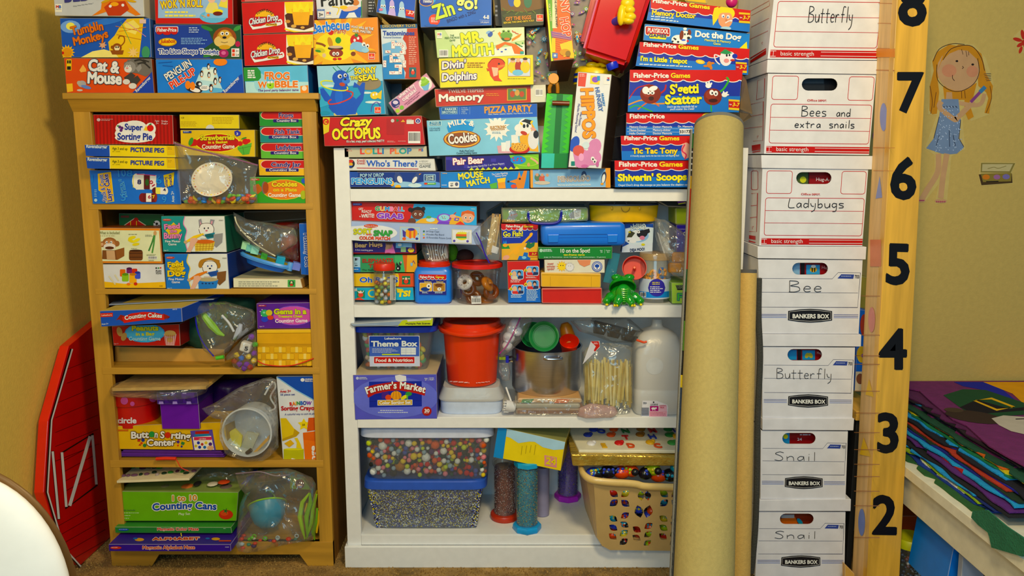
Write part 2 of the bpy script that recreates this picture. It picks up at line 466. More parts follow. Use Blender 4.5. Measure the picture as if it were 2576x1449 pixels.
 # ---------------- room ----------------
def wallmat(c):return mat(c,.85,nz=.035,ns=60,bump=.12,bs=160)
YW=2.79
def struct(o):o['kind']='structure';return o
struct(wbox('wall_back',-1.6,3.2,YW,YW+.1,-.1,2.6,wallmat('c9a95c'),bev=0))
struct(wbox('wall_left',-1.57,-1.47,-1.2,YW,-.1,2.6,wallmat('dcb858'),bev=0))
struct(wbox('floor',-1.6,3.2,-1.2,YW,-.1,0,mat('9a7a45',.95,nz=.35,ns=14,bump=.6,bs=120),bev=0))
# carpet pile tufts near the bookcases
bm=bmesh.new();rnd=random.Random(5)
for i in range(14000):
 x=rnd.uniform(-1.45,.9);y=rnd.uniform(2.2,2.7);r=rnd.uniform(.002,.0042);a=rnd.uniform(0,6.28)
 v=[bm.verts.new((x+r*math.cos(a+k*2.09),y+r*math.sin(a+k*2.09),0))for k in range(3)];t=bm.verts.new((x+rnd.uniform(-.002,.002),y+rnd.uniform(-.002,.002),rnd.uniform(.003,.006)))
 fs=[bm.faces.new((v[k],v[(k+1)%3],t))for k in range(3)];setcol(bm,fs,rnd.choice(['9a7a44','8c6c3a','a08048','84663a']))
tag(fin('carpet_pile',bm,MATTE),'short brown carpet pile in front of the bookcases','carpet',kind='stuff')
# ---------------- wooden bookcase ----------------
WO=('c8974a',.5)
def wood(ax='x',c='b88a38',r=.45):
 s={'x':(.12,1.6,1.6),'z':(1.6,1.6,.12),'y':(1.6,.12,1.6)}[ax]
 return mat(c,r,nz=.16,ns=26,bump=.05,bs=40,stretch=s)
wx,wz,wy=wood('x'),wood('z'),wood('y')
YD=2.45
wc=empty('wooden_bookcase',(-.955,2.6,0),'honey pine five-shelf bookcase with moulded crown and bracket feet','bookcase')
XL,XR,XLi,XRi=-1.323,-.59,-1.272,-.634
for x0,x1 in((XL+.002,XL+.02),(XR-.02,XR-.002)):wbox('side_panel',x0,x1,YD+.02,YW-.012,0,1.50,wood('z','96682c'),wc)
for x0,x1 in((XL,XLi),(XRi,XR)):wbox('stile',x0,x1,YD,YD+.02,0,1.47,wz,wc)
bm=bmesh.new()
wbox('crown_board',XL-.012,XR+.016,2.42,YW-.005,1.504,1.522,wx,wc,bev=.002)
prism(bm,[(XL-.001,2.449,1.469),(XL-.001,2.424,1.504),(XL-.001,2.47,1.504),(XL-.001,2.47,1.469)],(XR-XL+.004,0,0));fin('crown_moulding',bm,wx,wc,bev=.0015)
wbox('back_panel',XL+.02,XR-.02,YW-.02,YW-.012,.08,1.50,wood('z','8a6a3a'),wc)
SW={1:(1.194,1.175),2:(.928,.911),3:(.675,.653),4:(.366,.342),5:(.085,.05)}
for k,(zt,zb)in SW.items():wbox('shelf',XL+.021,XR-.021,YD-.001 if k<5 else YD+.001,YW-.021,zb,zt,wx,wc,bev=.0015)
bm=bmesh.new()
ap=[(XL,0),(-1.19,0),(-1.165,.042),(-.70,.042),(-.675,0),(XR,0),(XR,.085),(XL,.085)]
prism(bm,[(x,YD-.003,z)for x,z in ap][::-1],(0,.02,0));fin('apron',bm,wx,wc,bev=.001)
# ---------------- white bookcase ----------------
WH=mat('e6e3d8',.45,nz=.02,ns=40,bump=.03,bs=90)
bc=empty('white_bookcase',(.09,2.6,0),'wide white painted bookcase with raised sides and a stepped plinth','bookcase')
for x0,x1 in((-.542,-.524),(.70,.717)):wbox('side_panel',x0,x1,YD+.02,YW-.012,0,1.362,WH,bc)
for x0,x1 in((-.542,-.496),(.674,.718)):wbox('stile',x0,x1,YD,YD+.02,.07,1.362,WH,bc)
wbox('back_panel',-.524,.70,YW-.02,YW-.012,.05,1.44,WH,bc)
SB={1:(1.238,1.205),2:(.876,.842),3:(.511,.48),4:(.109,.075)}
for k,(zt,zb)in SB.items():wbox('shelf',-.523,.699,YD+.003,YW-.021,zb,zt,WH,bc,bev=.0015)
for k,(zt,zb)in SB.items():
 if k<4:wbox('shelf_lip',-.4955,.6735,YD-.002,YD+.0025,zb-.004,zt,WH,bc,bev=.001)
wbox('bottom_rail',-.4955,.6735,YD-.002,YD+.0025,.074,.109,WH,bc,bev=.001)
wbox('plinth',-.549,.722,2.435,2.4485,0,.0735,WH,bc,bev=.002)
wbox('plinth',-.549,-.5425,2.453,YW-.012,0,.0735,WH,bc,bev=.001)
# ---------------- red barn panel leaning on the left wall ----------------
crop(*O_)
bf=Face((-1.425,2.4,0),(1,0,0))
bo=[(375,200),(272,602),(248,992),(335,1290),(500,1500),(700,1500),(620,1400),(600,700),(560,40)]
bn=[(375,196),(262,604),(238,995),(330,1300),(480,1470)]
pts=[bf.pt(*cp(*p))for p in bn]
zmax=pts[0].z
outl=pts[:4]+[Vector((-1.425,pts[3].y+.10,.004)),Vector((-1.425,2.72,.004)),Vector((-1.425,2.72,zmax+.05))]
bm=bmesh.new();fr,bk,sd=prism(bm,outl,(-.03,0,0),'c22a16');setcol(bm,sd,'d83a1c')
barn=tag(fin('barn_panel',bm,GLOSS,bev=.002),'red wooden barn-shaped board with white door braces leaning on left wall','barn board')
it=[]
for k,y in enumerate((262,338,415,492,572,648,728)):
 it.append(L([(300 if k>1 else 365,y+(60 if k<2 else 95)),(520+k*3,y)],2.2,'5a1408'))
for y in(1020,1075,1130,1185,1245,1300,1360):it.append(L([(300,y+165),(572,y+10)],2.2,'5a1408'))
it+=[L([(388,212),(276,600),(254,992),(342,1295),(480,1449),(540,1520)],16,'1a1008'),L([(392,212),(279,600),(257,992),(345,1293),(485,1449),(545,1520)],8,'w'),L([(284,768),(318,1140)],17,'1a1008'),L([(284,770),(318,1138)],13,'w'),L([(330,780),(500,675),(525,955),(360,1078)],9,'1a1008',close=True)]
for y in(790,850,905,960):it.append(L([(345,y+50-20),(512,y-60)],2.2,'5a1408'))
it+=[L([(334,775),(358,1072)],14,'w'),L([(500,682),(522,950)],14,'w'),L([(376,1066),(488,688)],18,'w')]
draw(it,bf,barn,pname='painted_door_braces',m=GLOSS)
# ---------------- number board ----------------
nb=empty('number_board',(1.1,2.28,0),'tall varnished pine board with black numbers 8 down to 2','number board')
crop()
pn=plane(2.25)
qn=[(2256,-40),(2339,-40),(2306,560),(2262,1470),(2180,1470),(2223,560)]
pw=[pn.pt(*p)for p in qn];pw[3].z=pw[4].z=.0
zb=0.0
lx=lambda z:1.038+.0*z
ptl,ptr=P(2256,0,2.25),P(2339,0,2.25);pbl,pbr=P(2181,1449,2.25),P(2263,1449,2.25)
def lerpz(a,b,z):return a+(b-a)*((z-a.z)/(b.z-a.z))
tl,tr,br,bl=lerpz(ptl,pbl,1.95),lerpz(ptr,pbr,1.95),lerpz(ptr,pbr,.002),lerpz(ptl,pbl,.002)
bm=bmesh.new();prism(bm,[tl,tr,br,bl],(0,.028,0));fin('front_board',bm,wood('z','d8a648',.3),nb,bev=.002)
sl=[v+Vector((.001,.03,0))for v in(tl,bl)]
bm=bmesh.new();prism(bm,[sl[0],sl[0]+Vector((.018,0,0)),sl[1]+Vector((.018,0,0)),sl[1]],(0,.075,0));side=fin('side_board',bm,wood('z','d8b070',.45),nb,bev=.001)
fb=[c for c in nb.children if c.name.startswith('front')][0]
nums=[('8',2262,60,2326,62,112),('7',2258,279,2316,279,100),('6',2240,496,2300,499,104),('5',2229,711,2287,713,102),('4',2217,926,2277,926,101),('3',2206,1135,2262,1135,99),('2',2197,1341,2252,1342,98)]
for s,x0,y0,x1,y1,h in nums:draw([T(s,x0-4,y0,x1+4,y1,h,'0c0c10',b=.045)],pn,fb,tname='painted_number')
sfc=Face(sl[0],(-1,0,-.0))
nsf=(sl[1]-sl[0]).cross(Vector((0,1,0))).normalized();nsf=nsf if nsf.x<0 else-nsf
sfc=Face(sl[0],nsf)
crop(*N_)
shp=[E(215,762,24,92,'8a8fb8'),Q([(190,1145),(207,1285),(163,1293)],'8a90b4')]
for y in(20,150,315,345,455,960,1110):shp.append(L([(150,y),(290,y+3)],5 if y%2 else 3,'c07a3a'))
shp.append(R(150,318,290,372,'d88a3a'));
crop(*Q_)
shp+=[E(511,398,14,52,'d08878'),E(470,1228,14,56,'7484b8'),Q([(500,640),(520,715),(486,705)],'e0b42a'),Q([(478,880),(508,960),(462,950)],'e0b42a'),R(505,70,550,180,'d08058')]
for y in(300,460,545,580,690,780,860,930,990,1040,1100,1160,1290):shp.append(L([(440,y),(545,y+1)],3,'b07a48'))
draw(shp,sfc,side,pname='painted_shapes')
# ---------------- table with felt pieces ----------------
crop(*M_)
tb=empty('low_table',(1.75,2.3,0),'low cream painted table against the right wall under stacked felt','table')
TZ=.423
wbox('table_top',1.172,2.3,1.2,YW-.004,TZ-.03,TZ,mat('e6ddb8',.45),tb)
wbox('apron',1.19,1.21,1.22,YW-.02,TZ-.13,TZ-.0305,mat('ddd4b0',.5),tb)
for y in(1.25,2.7):wbox('leg',1.2105,1.25,y,y+.04,0,TZ-.031,mat('ddd4b0',.5),tb)
fcol=['2a5a28','1f3f8a','f0e9c8','9ab82a','1c2d6a','3f9ac8','15151a','1f6a3a','5a2a6a','b8281c','2a9ac0','1c2a80','14301c','b8402a','2a2a90','12121c','3f9ad0','1f7a44','e8d22a','d86a1c','1a4a30','6a1f50','12122a','4aa8d8','201018','5a1f48']
z=TZ
rnd=random.Random(3)
for i,c in enumerate(fcol):
 th=.0042;n=30
 bm=bmesh.new();xs=1.188+.155*(i/25)+rnd.uniform(0,.03);y0=1.9+rnd.uniform(-.06,.14);y1=2.75+rnd.uniform(-.03,.0);x1=2.0
 pts=[]
 for k in range(n):t=k/n;pts.append((xs+.014*noise.noise(Vector((t*9,i*3.1,0)))+(.02 if rnd.random()<.1 else 0),y1+(y0-y1)*t,z))
 for k in range(10):t=k/10;pts.append((xs+(x1-xs)*t,y0+.03*noise.noise(Vector((t*5,i*2.3,4))),z))
 pts+=[(x1,y0,z),(x1,y1,z)]
 lo=[];up=[]
 for p in pts:
  wv=.0035*noise.noise(Vector((p[0]*9,p[1]*9,i)))+.003*(p[0]-1.2)
  lo.append(bm.verts.new((p[0],p[1],p[2]+wv)));up.append(bm.verts.new((p[0],p[1],p[2]+wv+th*.93)))
 bm.faces.new(lo[::-1]);bm.faces.new(up)
 for k in range(len(pts)):bm.faces.new((lo[k],lo[(k+1)%len(pts)],up[(k+1)%len(pts)],up[k]))
 cn={'2a':'blue green'}.get(c,'')
 nmz=['dark green','royal blue','cream','lime green','navy blue','sky blue','black','forest green','purple','red','turquoise','deep blue','black green','brick red','violet blue','near black','light blue','emerald green','yellow','orange','bottle green','plum','midnight blue','pale blue','dark brown','magenta'][i]
 tag(fin('felt_sheet',bm,mat(c,.95,nz=.12,ns=40,bump=.4,bs=200)),'%s felt sheet, %s in the stack on the low table'%(nmz,'near the bottom' if i<8 else 'in the middle' if i<17 else 'near the top'),'felt','felt sheets stacked on the table')
 z+=th
 # top felt: gnome-like figure in flat felt (hat with buckle)
zt=z+.002
ftop=Face((0,0,zt+.004),(0,0,1))
bm=bmesh.new();q=[PZ(*cp(*p),zt)for p in((495,162),(1256,160),(1600,160),(1700,700),(1256,725),(1130,655),(1020,590),(870,455),(780,415),(640,300),(560,225),(490,210))]
q=[Vector((p.x,min(p.y,YW-.01),p.z))for p in q]
prism(bm,q[::-1],(0,0,.004),None)
top=tag(fin('felt_picture',bm,mat('722a58',.95,nz=.1,bump=.4,bs=200)),'purple felt piece with a green buckled hat on top of the felt stack','felt')
fl=[Q([(790,162),(985,162),(1100,200),(1256,330),(1256,380),(1100,250),(960,210),(850,190)],'2a2f8a'),Q([(985,162),(1500,162),(1500,420),(1256,310),(1180,240)],'e8a020'),Q([(720,250),(850,210),(1000,215),(1256,300),(1256,380),(930,400),(830,330)],'1f4a2a'),Q([(830,330),(940,280),(1160,340),(1256,330),(1256,352),(930,378)],'14121a'),L([(925,285),(1040,272),(1190,330),(1075,348)],12,'e8b03a',close=True),E(930,395,200,38,'3a2a20',a=8),Q([(1040,405),(1120,385),(1256,395),(1256,510),(1170,490),(1090,450)],'c8b89a'),L([(1200,410),(1256,408)],6,'k'),E(790,350,65,15,'4a3a28',a=5)]
draw(fl,ftop,top,pname='felt_applique',m=MATTE,off0=.0008)
# green felt hanging over the front of the table edge
crop(*M_)
ff=Face((1.168,0,0),(-1,0,0))
bm=bmesh.new();pts=[ff.pt(*cp(*p))for p in((925,1015),(1020,1010),(1150,1120),(1256,1190),(1300,1240),(1256,1320),(1050,1260),(1035,1190),(1025,1160),(960,1110),(915,1060))]
prism(bm,pts,(-.004,0,0));tag(fin('felt_piece',bm,mat('2a6a48',.95,nz=.1,bump=.4,bs=200)),'dark green felt piece hanging over the table edge','felt')
# ---------------- things under the table ----------------
def jar_under(px,py,Y,r,h,lidc,label,bodyc):
 p=P(*cp(px,py),Y);p.z=.003
 j=empty('storage_jar',p,label,'jar');bm=bmesh.new()
 lathe(bm,[(r*.9,p.z),(r,p.z+.01),(r,p.z+h*.8),(r*.9,p.z+h*.9)],(p.x,p.y,0),24);fin('jar_body',bm,JARM,j,smooth=True)
 bm=bmesh.new();lathe(bm,[(r*.98,p.z+h*.86),(r*.98,p.z+h),(r*.9,p.z+h+.006),(0,p.z+h+.007)],(p.x,p.y,0),24);fin('lid',bm,mat(lidc,.4),j,smooth=True)
 return p
p=jar_under(490,1400,2.33,.052,.155,'b8b830','clear jar of dark beads with a yellow-green lid beneath the low table',None)
bm=bmesh.new();rnd=random.Random(9)
for i in range(120):
 a=rnd.uniform(0,6.28);r=.042*rnd.random()**.4;ell(bm,(p.x+r*math.cos(a),p.y+r*math.sin(a),rnd.uniform(.012,.115)),.0065,rnd.choice(['1c1820','2a2030','c8c0b0','3a3a20','602018']),u=6,v=4)
tag(fin('dark_beads',bm,GLOSS,smooth=True),'dark beads filling the jar beneath the low table','beads',kind='stuff')
p=jar_under(690,1420,2.30,.048,.15,'a82818','clear jar of toy cars with a red lid beneath the low table',None)
def toy_car(x,y,z,c,lab,rz,pitch):
 t=empty('toy_car',(x,y,z),lab,'toy car','toy cars in the jar under the table');M=RZ(rz)@RX(pitch);o=Vector((x,y,z))
 bm=bmesh.new()
 for(a0,a1,b0,b1,c0,c1)in((-.026,.026,-.011,.011,0,.009),(-.013,.015,-.009,.009,.009,.017)):
  prism(bm,[o+M@Vector(v)for v in((a0,b0,c0),(a1,b0,c0),(a1,b0,c1),(a0,b0,c1))],M@Vector((0,b1-b0,0)))
 fin('car_body',bm,mat(c,.25),t,bev=.001)
 for sx in(-.016,.016):
  for sy in(-.0115,.0115):
   bm=bmesh.new();q=o+M@Vector((sx,sy,.001));tube(bm,[q-M@Vector((0,.002,0)),q+M@Vector((0,.002,0))],.005,10);fin('wheel',bm,mat('k',.5),t)
toy_car(p.x,p.y-.025,.083,'e0c41c','yellow toy car with black wheels in the red-lidded jar',20,35)
toy_car(p.x+.004,p.y-.005,.04,'c22a18','red toy car lowest in the red-lidded jar',-30,20)
toy_car(p.x-.01,p.y-.01,.115,'a83020','dull red toy car uppermost in the red-lidded jar',70,10)
box('orange cardboard box standing behind the jars beneath the low table',(440,1050,640,1380),2.55,.12,'c8521c',name='cardboard_box',cat='box')
box('small dark red box behind the red-lidded jar beneath the table',(640,1180,800,1430),2.5,.1,'8a2414',name='cardboard_box',cat='box')
bx=box('blue storage bin in front of the jars beneath the low table',(790,1250,900,1330,1000,1600,720,1600),2.05,.2,'2a7ac8',name='storage_bin',cat='bin')
bx=box('grey plastic board leaning on the blue bin beneath the table',(850,1320,960,1380,1060,1600,830,1600),2.0,.02,'a0a8b0',name='grey_board',cat='board')
# ---------------- dark shelf unit between boxes and number board ----------------
crop(*Q_)
dz=Zof(985,2.6)
ds=empty('dark_shelf',(1.1,2.6,0),'low shelf with black side and pine top between boxes and number board','shelf')
wbox('side_panel',1.083,1.10,2.40,YW-.01,0,dz-.03,mat('14120f',.6),ds)
wbox('top_board',1.074,1.16,2.385,YW-.01,dz-.03,dz,wood('y','d8a44a'),ds)
box('pale wooden board end low beside the bottom white box',(400,1400,440,1440,440,1500,400,1480),2.3,.02,'d0a050',name='wood_offcut',cat='board')
box('bright blue toy package standing on the dark shelf behind boxes',(455,355,496,362,488,690,440,690),2.50,.12,'2a6ab8',[E(478,420,16,45,'b04028'),E(468,540,20,34,'e0b030'),E(474,545,7,8,'7a3aa0'),R(440,610,482,690,'e8d0a0'),E(462,640,16,22,'8a5030')],name='toy_package',cat='box')
box('yellowish see-through tub standing behind the box stack',(466,220,505,225,495,352,462,350),2.58,.06,'b8a040',name='plastic_tub',cat='tub')
# ---------------- wall stickers ----------------
crop(*N_)
fw=plane(YW)
def decal(name,label,outline,items):
 bm=bmesh.new();pts=[fw.pt(*cp(*p))for p in outline];prism(bm,pts,(0,-.0006,0))
 o=tag(fin(name,bm,mat('cdb166',.8)),label,'wall sticker');draw(items,fw,o,off0=.001,pname='printed_picture');return o
hair='c8861c';skin='c89a68';dr='7a8a9a'
gl=[]
for pts in([(600,380),(700,300),(640,290),(560,340),(530,400),(540,460),(515,560),(512,720),(530,745),(560,740),(575,600),(565,520)],[(700,290),(790,300),(850,350),(880,480),(925,560),(900,740),(870,735),(895,640),(880,600),(830,560),(820,420),(760,320)],[(740,560),(820,540),(780,700),(800,760),(765,780),(740,720)],[(600,560),(760,560),(740,650),(610,650)]):gl.append(Q(pts,hair))
gl+=[E(700,455,140,138,skin),Q([(560,470),(600,360),(700,290),(800,310),(835,400),(760,330),(700,325),(640,350),(590,400)],hair),E(640,460,48,42,'cc8a60'),E(790,465,38,38,'cc8a60'),Q([(622,600),(658,600),(662,650),(618,650)],skin),Q([(590,645),(700,645),(715,780),(700,900),(735,960),(690,1000),(640,1005),(590,1000),(490,965),(540,900),(575,760)],dr),L([(590,660),(580,700),(670,775),(700,760),(800,660)],34,skin,sm=True),L([(705,670),(800,685),(850,670),(870,610)],26,skin,sm=True),L([(780,665),(860,580)],20,'8a4a78'),L([(840,600),(875,565)],26,'4a7a98'),L([(570,1000),(565,1120),(500,1230),(460,1300)],36,skin,sm=True),L([(625,1000),(600,1150),(585,1290)],36,skin,sm=True),E(460,1300,26,16,skin),E(585,1308,40,14,skin)]
for x,y in((690,398),(793,420)):gl.append(E(x,y,9,7,'2a1c10'))
gl+=[L([(726,430),(733,440),(724,448)],4,'3a2010'),L([(662,488),(662,510),(675,526)],4,'3a2010',sm=True),L([(560,420),(565,520),(640,585),(720,592),(800,545),(835,470),(825,380)],4,'3a2410',sm=True),L([(600,390),(650,320),(740,295),(800,310),(850,380),(870,460)],4,'3a2410',sm=True),L([(535,400),(575,320),(660,285),(740,290)],4,'3a2410',sm=True),L([(540,900),(575,760)],4,'2a3040'),L([(715,780),(703,900),(735,955)],4,'2a3040'),L([(640,845),(643,955)],4,'2a3040'),L([(575,880),(555,950)],4,'2a3040'),L([(665,880),(680,950)],4,'2a3040'),L([(720,320),(730,355)],3,'3a2410'),L([(748,330),(756,370)],3,'3a2410'),L([(765,335),(768,360)],3,'3a2410'),L([(515,560),(530,660),(520,740)],4,'6a4010',sm=True),L([(555,600),(540,700)],4,'6a4010'),L([(905,560),(915,640),(880,735)],4,'6a4010',sm=True),L([(740,590),(745,640)],4,'6a4010'),L([(720,590),(722,640)],4,'6a4010')]
for k in range(5):gl.append(L([(865+k*4,482+k*11),(912,478+k*11)],3,'3a2a30'))
rnd=random.Random(2)
for k in range(90):
 t=rnd.random();y=690+t*300;hw=55+t*60;x=648+rnd.uniform(-hw,hw)*(.9)-t*25;gl.append(E(x,y,4,4,'b0bcc4',n=6))
for k in range(5):gl.append(E(558+k*13,1312,5,5,'b04a60',n=8));gl.append(E(446+k*7,1304,4,4,'b04a60',n=8))
for x in(600,620,640,660,680):gl.append(L([(x,690),(x+10,700)],4,'2a3040'))
decal('wall_sticker','wall sticker of a long-haired girl in a blue dress brushing her hair',[(500,745),(520,540),(520,400),(570,310),(690,275),(800,290),(880,380),(930,540),(900,745),(780,790),(745,700),(725,760),(745,970),(655,1020),(625,1320),(545,1328),(570,1200),(480,1315),(440,1310),(545,1110),(545,1010),(480,965),(560,750)],gl)
decal('wall_sticker','small wall sticker of an open paint box beside the girl sticker',[(845,1055),(1075,1058),(1050,1125),(1055,1195),(845,1210),(830,1150)],[Q([(848,1060),(1070,1062),(1040,1125),(845,1122)],'8a7838'),Q([(856,1068),(1055,1068),(1032,1115),(853,1114)],'c8b478'),Q([(832,1135),(1048,1130),(1052,1190),(850,1205)],'4a3414'),Q([(845,1130),(1046,1126),(1042,1180),(860,1185)],'8a7430'),E(880,1152,24,17,'d07a28'),E(950,1152,22,16,'a06a88'),E(1010,1150,24,17,'80709a'),L([(880,1182),(960,1180)],6,'2a1c0c'),L([(890,1098),(930,1088),(960,1095),(1010,1080)],3,'8a7838',sm=True)])
decal('wall_sticker','red flower wall sticker at the right edge of the wall',[(1055,240),(1110,190),(1180,180),(1200,340),(1100,350)],[E(1085,258,30,12,'c03a20',a=15),E(1105,290,28,12,'c03a20',a=-30),E(1118,225,12,32,'c03a20',a=-10),E(1105,325,10,24,'c03a20',a=20),E(1150,270,40,14,'c03a20',a=0),E(1150,310,34,13,'c03a20',a=35)])
crop(*S_)
decal('wall_sticker','pink and white flower wall sticker half hidden by the number board',[(1155,1150),(1180,1120),(1215,1115),(1215,1265),(1180,1260)],[L([(1205,1125),(1170,1145),(1163,1195),(1185,1248),(1210,1255)],12,'a04a8a',sm=True),E(1198,1195,18,45,'d0c8c0')])
# ================= boxes on top of the wooden bookcase =================
crop(*A_)
def MB(x,y,s):return[R(x,y,x+s,y+s*1.2,'e8e0c0'),T('MB',x+s*.12,y+s*.62,x+s*.88,y+s*.62,s*.42,['r','b'],b=.04),L([(x+s*.1,y+s*.8),(x+s*.9,y+s*.8)],s*.05,'e')]
YT=2.44
box('pale grey game box with orange bugs topmost left on the wooden bookcase',(8,-150,870,-150,883,160,30,150),YT,.24,'c0bfb4',MB(35,38,65)+[T('BED BUGS',120,22,780,-40,150,'3a3a70',b=.05),NT(205,55,430,72,1,'e',dy=-35),Q([(385,150),(470,90),(480,20),(560,-20),(700,-10),(760,60),(850,140),(800,150),(690,90),(640,140),(560,100),(440,140)],'d87a2a'),Q([(500,70),(560,20),(700,10),(740,90),(660,150),(540,150)],'b8401c'),E(600,40,40,20,'e8a030'),E(560,60,14,14,'w'),E(680,50,14,14,'w'),E(520,10,50,12,'c89a30',a=-20),E(760,10,50,12,'c89a30',a=10)],side='cfc6a0')
box('blue game box with yellow palm tree and brown monkey, left on the bookcase',(75,172,935,172,950,548,105,548),YT,.25,'2a58a4',[E(180,255,95,60,'7aa0d0'),E(180,250,42,36,'f0dc60'),E(500,210,200,30,'3f74ba',a=-10),Q([(640,270),(720,180),(880,172),(860,330),(835,548),(560,548),(540,400),(600,340)],'e2b83a'),Q([(690,230),(780,190),(840,250),(800,330),(720,300)],'f0d468'),L([(610,250),(860,300)],6,'c8781c'),L([(640,300),(900,260)],6,'c8781c'),L([(700,200),(900,350)],5,'d88a9a'),L([(620,330),(860,380)],6,'b87a20'),L([(660,210),(760,420)],5,'4a9a4a'),Q([(280,548),(390,490),(500,470),(600,500),(640,548)],'f0d878'),star(150,500,75,50,14,'e8b020'),E(150,500,46,44,'d89018'),E(105,505,16,14,'r'),E(625,455,45,42,'8a4a1c'),E(625,460,26,24,'f0d8a0'),E(616,450,7,9,'k'),E(636,450,7,9,'k'),E(580,450,14,16,'8a4a1c'),Q([(560,480),(690,480),(680,520),(580,520)],'8a4a1c'),L([(660,440),(695,400),(690,350),(650,345),(640,370)],10,'8a4a1c',sm=True),star(490,430,42,20,7,'d8a070'),star(780,500,60,26,8,'e8c070'),E(900,500,40,60,'3f8a5a'),R(840,185,902,225,'d8b8a0'),T('Tumblin',200,345,500,275,84,'d8722a',ol='7a3a14',jig=.9,b=.04,ow=.03),T('Monkeys',215,445,548,358,80,'d8722a',ol='7a3a14',jig=.9,b=.04,ow=.03)],side='3a5a8a')
box('orange game box with grey striped cat picture, lowest left on bookcase',(115,552,950,558,978,888,142,888),YT,.25,'d4521a',[R(142,566,190,672,'e0c030'),R(148,575,163,605,'k'),R(168,575,184,605,'k'),R(148,632,184,665,'k'),Q([(265,670),(300,615),(330,660),(330,682),(280,690)],'e8a850'),Q([(142,800),(200,795),(205,870),(150,880)],'e8b840'),E(290,800,40,32,'a8a49a'),E(262,790,20,20,'b0a890'),E(330,830,50,16,'6a84b8',a=15),E(270,860,28,10,'c8c0a8'),Q([(690,600),(760,560),(945,560),(970,680),(900,730),(820,700),(740,690),(700,650)],'6a6458'),E(745,640,58,56,'8a8478'),Q([(720,590),(728,560),(745,590)],'6a6458'),Q([(800,650),(850,610),(860,650),(830,690)],'8a8478'),E(730,660,36,32,'d8d0bc'),E(722,628,10,8,'w'),E(745,628,10,8,'w'),E(723,630,4,5,'k'),E(745,630,4,5,'k'),E(722,650,12,8,'d88a80'),L([(790,580),(850,570),(900,600)],16,'2a2824',sm=True),L([(820,610),(880,600),(940,650)],14,'2a2824',sm=True),L([(870,570),(930,590)],12,'2a2824'),Q([(690,740),(760,690),(800,720),(740,790)],'3a3834'),Q([(740,770),(820,720),(850,760),(790,830)],'3a3834'),E(715,780,34,26,'d8d0bc'),E(775,820,38,28,'d8d0bc'),Q([(770,888),(975,668),(980,888)],'22449a'),T('Cat &',350,670,640,690,110,'w',ol='2a3a44',b=.09,ow=.05,jig=.4),T('Mouse',340,790,668,800,112,'w',ol='2a3a44',b=.09,ow=.05,jig=.4),T('Ravensburger',815,882,950,745,30,'w',b=.02)],side='8a3a14')
box('red game box with children at table picture, above the lion box',(972,-150,1725,-150,1730,232,988,228),YT,.25,'c0281a',[R(1015,-150,1680,172,'9ab8d8'),E(1540,160,130,60,'6ab0c8'),Q([(1440,172),(1500,60),(1676,60),(1676,172)],'88b8cc'),Q([(1465,90),(1510,10),(1575,30),(1590,80),(1540,130),(1470,120)],'e0d070'),E(1525,-5,36,34,'e8b890'),E(1520,-25,44,26,'5a3414'),Q([(1590,60),(1620,-10),(1680,-5),(1676,80)],'e0cc50'),E(1640,-10,32,30,'e8b890'),E(1640,-30,38,22,'4a2c10'),E(1585,110,50,22,'f0d83a'),E(1585,130,46,20,'6a2010'),E(1495,145,14,14,'e8781c'),L([(1430,145),(1470,165)],8,'c89a60'),T("WOK 'N ROLL",1045,88,1440,68,78,'e8cc28',ol='6a2050',b=.07,ow=.05,arc=8,jig=.4),NT(1082,108,1385,130,1,'e8d860',th=.8),NT(1082,142,1375,165,1,'e8d860',th=.8)],side='7a1a10')
lion='c89a3a'
box('dark blue game box with a lion face in green leaves',(970,234,1802,232,1812,560,987,562),YT,.25,'27408a',[Q([(1430,236),(1798,234),(1810,556),(1520,558),(1430,480),(1540,400),(1500,300)],'1c4a28'),E(1480,270,60,18,'2f7a34',a=20),E(1500,520,60,20,'2f7a34',a=-20),E(1770,270,40,20,'3a8a3a',a=-30),E(1650,360,112,100,'8a4418'),E(1650,370,80,84,'b07a2c'),E(1610,395,62,52,'d8b868'),E(1690,395,62,52,'d8b868'),E(1650,330,56,46,lion),E(1627,320,18,17,'w'),E(1672,320,18,17,'w'),E(1629,322,8,9,'k'),E(1670,322,8,9,'k'),E(1648,358,20,12,'k'),L([(1615,400),(1648,408),(1680,400)],4,'k',sm=True),E(1650,450,54,22,'c8982c'),E(1640,510,48,40,'a02a5a'),E(1640,505,22,18,'d06a90'),E(1775,420,24,28,'b02a4a'),R(992,252,1208,310,'w',12),R(998,258,1202,312,'c02818',10),E(1030,312,30,18,'c02818'),E(1100,316,40,18,'c02818'),E(1170,312,30,18,'c02818'),T('Fisher-Price',1008,302,1192,302,36,'w',b=.04),E(1108,402,88,40,'c8902c'),E(1108,400,76,32,'f0c43a'),T('Jukebox',1042,412,1178,408,38,'c03a1c',b=.03,sh=.2),NT(1310,262,1420,322,3,'b8c4dc'),NT(1235,362,1490,430,4,'8ab0d0'),R(1715,462,1790,542,'w'),R(1722,470,1748,500,'c83a28'),R(1722,508,1748,535,'d85a38'),T('3+',1756,496,1784,496,20,'k'),T('2-4',1756,532,1786,532,20,'k'),T('The Lion Sleeps Tonight',1022,515,1592,520,48,'27408a',ol='w',b=.03,ow=.12,arc=6)],side='1a2c60')
pen=lambda x,y,s:[E(x,y,s*.5,s*.8,'1a1a24'),E(x+s*.05,y+s*.1,s*.3,s*.55,'w'),E(x,y-s*.7,s*.34,s*.3,'1a1a24'),E(x+s*.3,y-s*.66,s*.2,s*.09,'o'),E(x,y+s*.8,s*.35,s*.12,'o')]
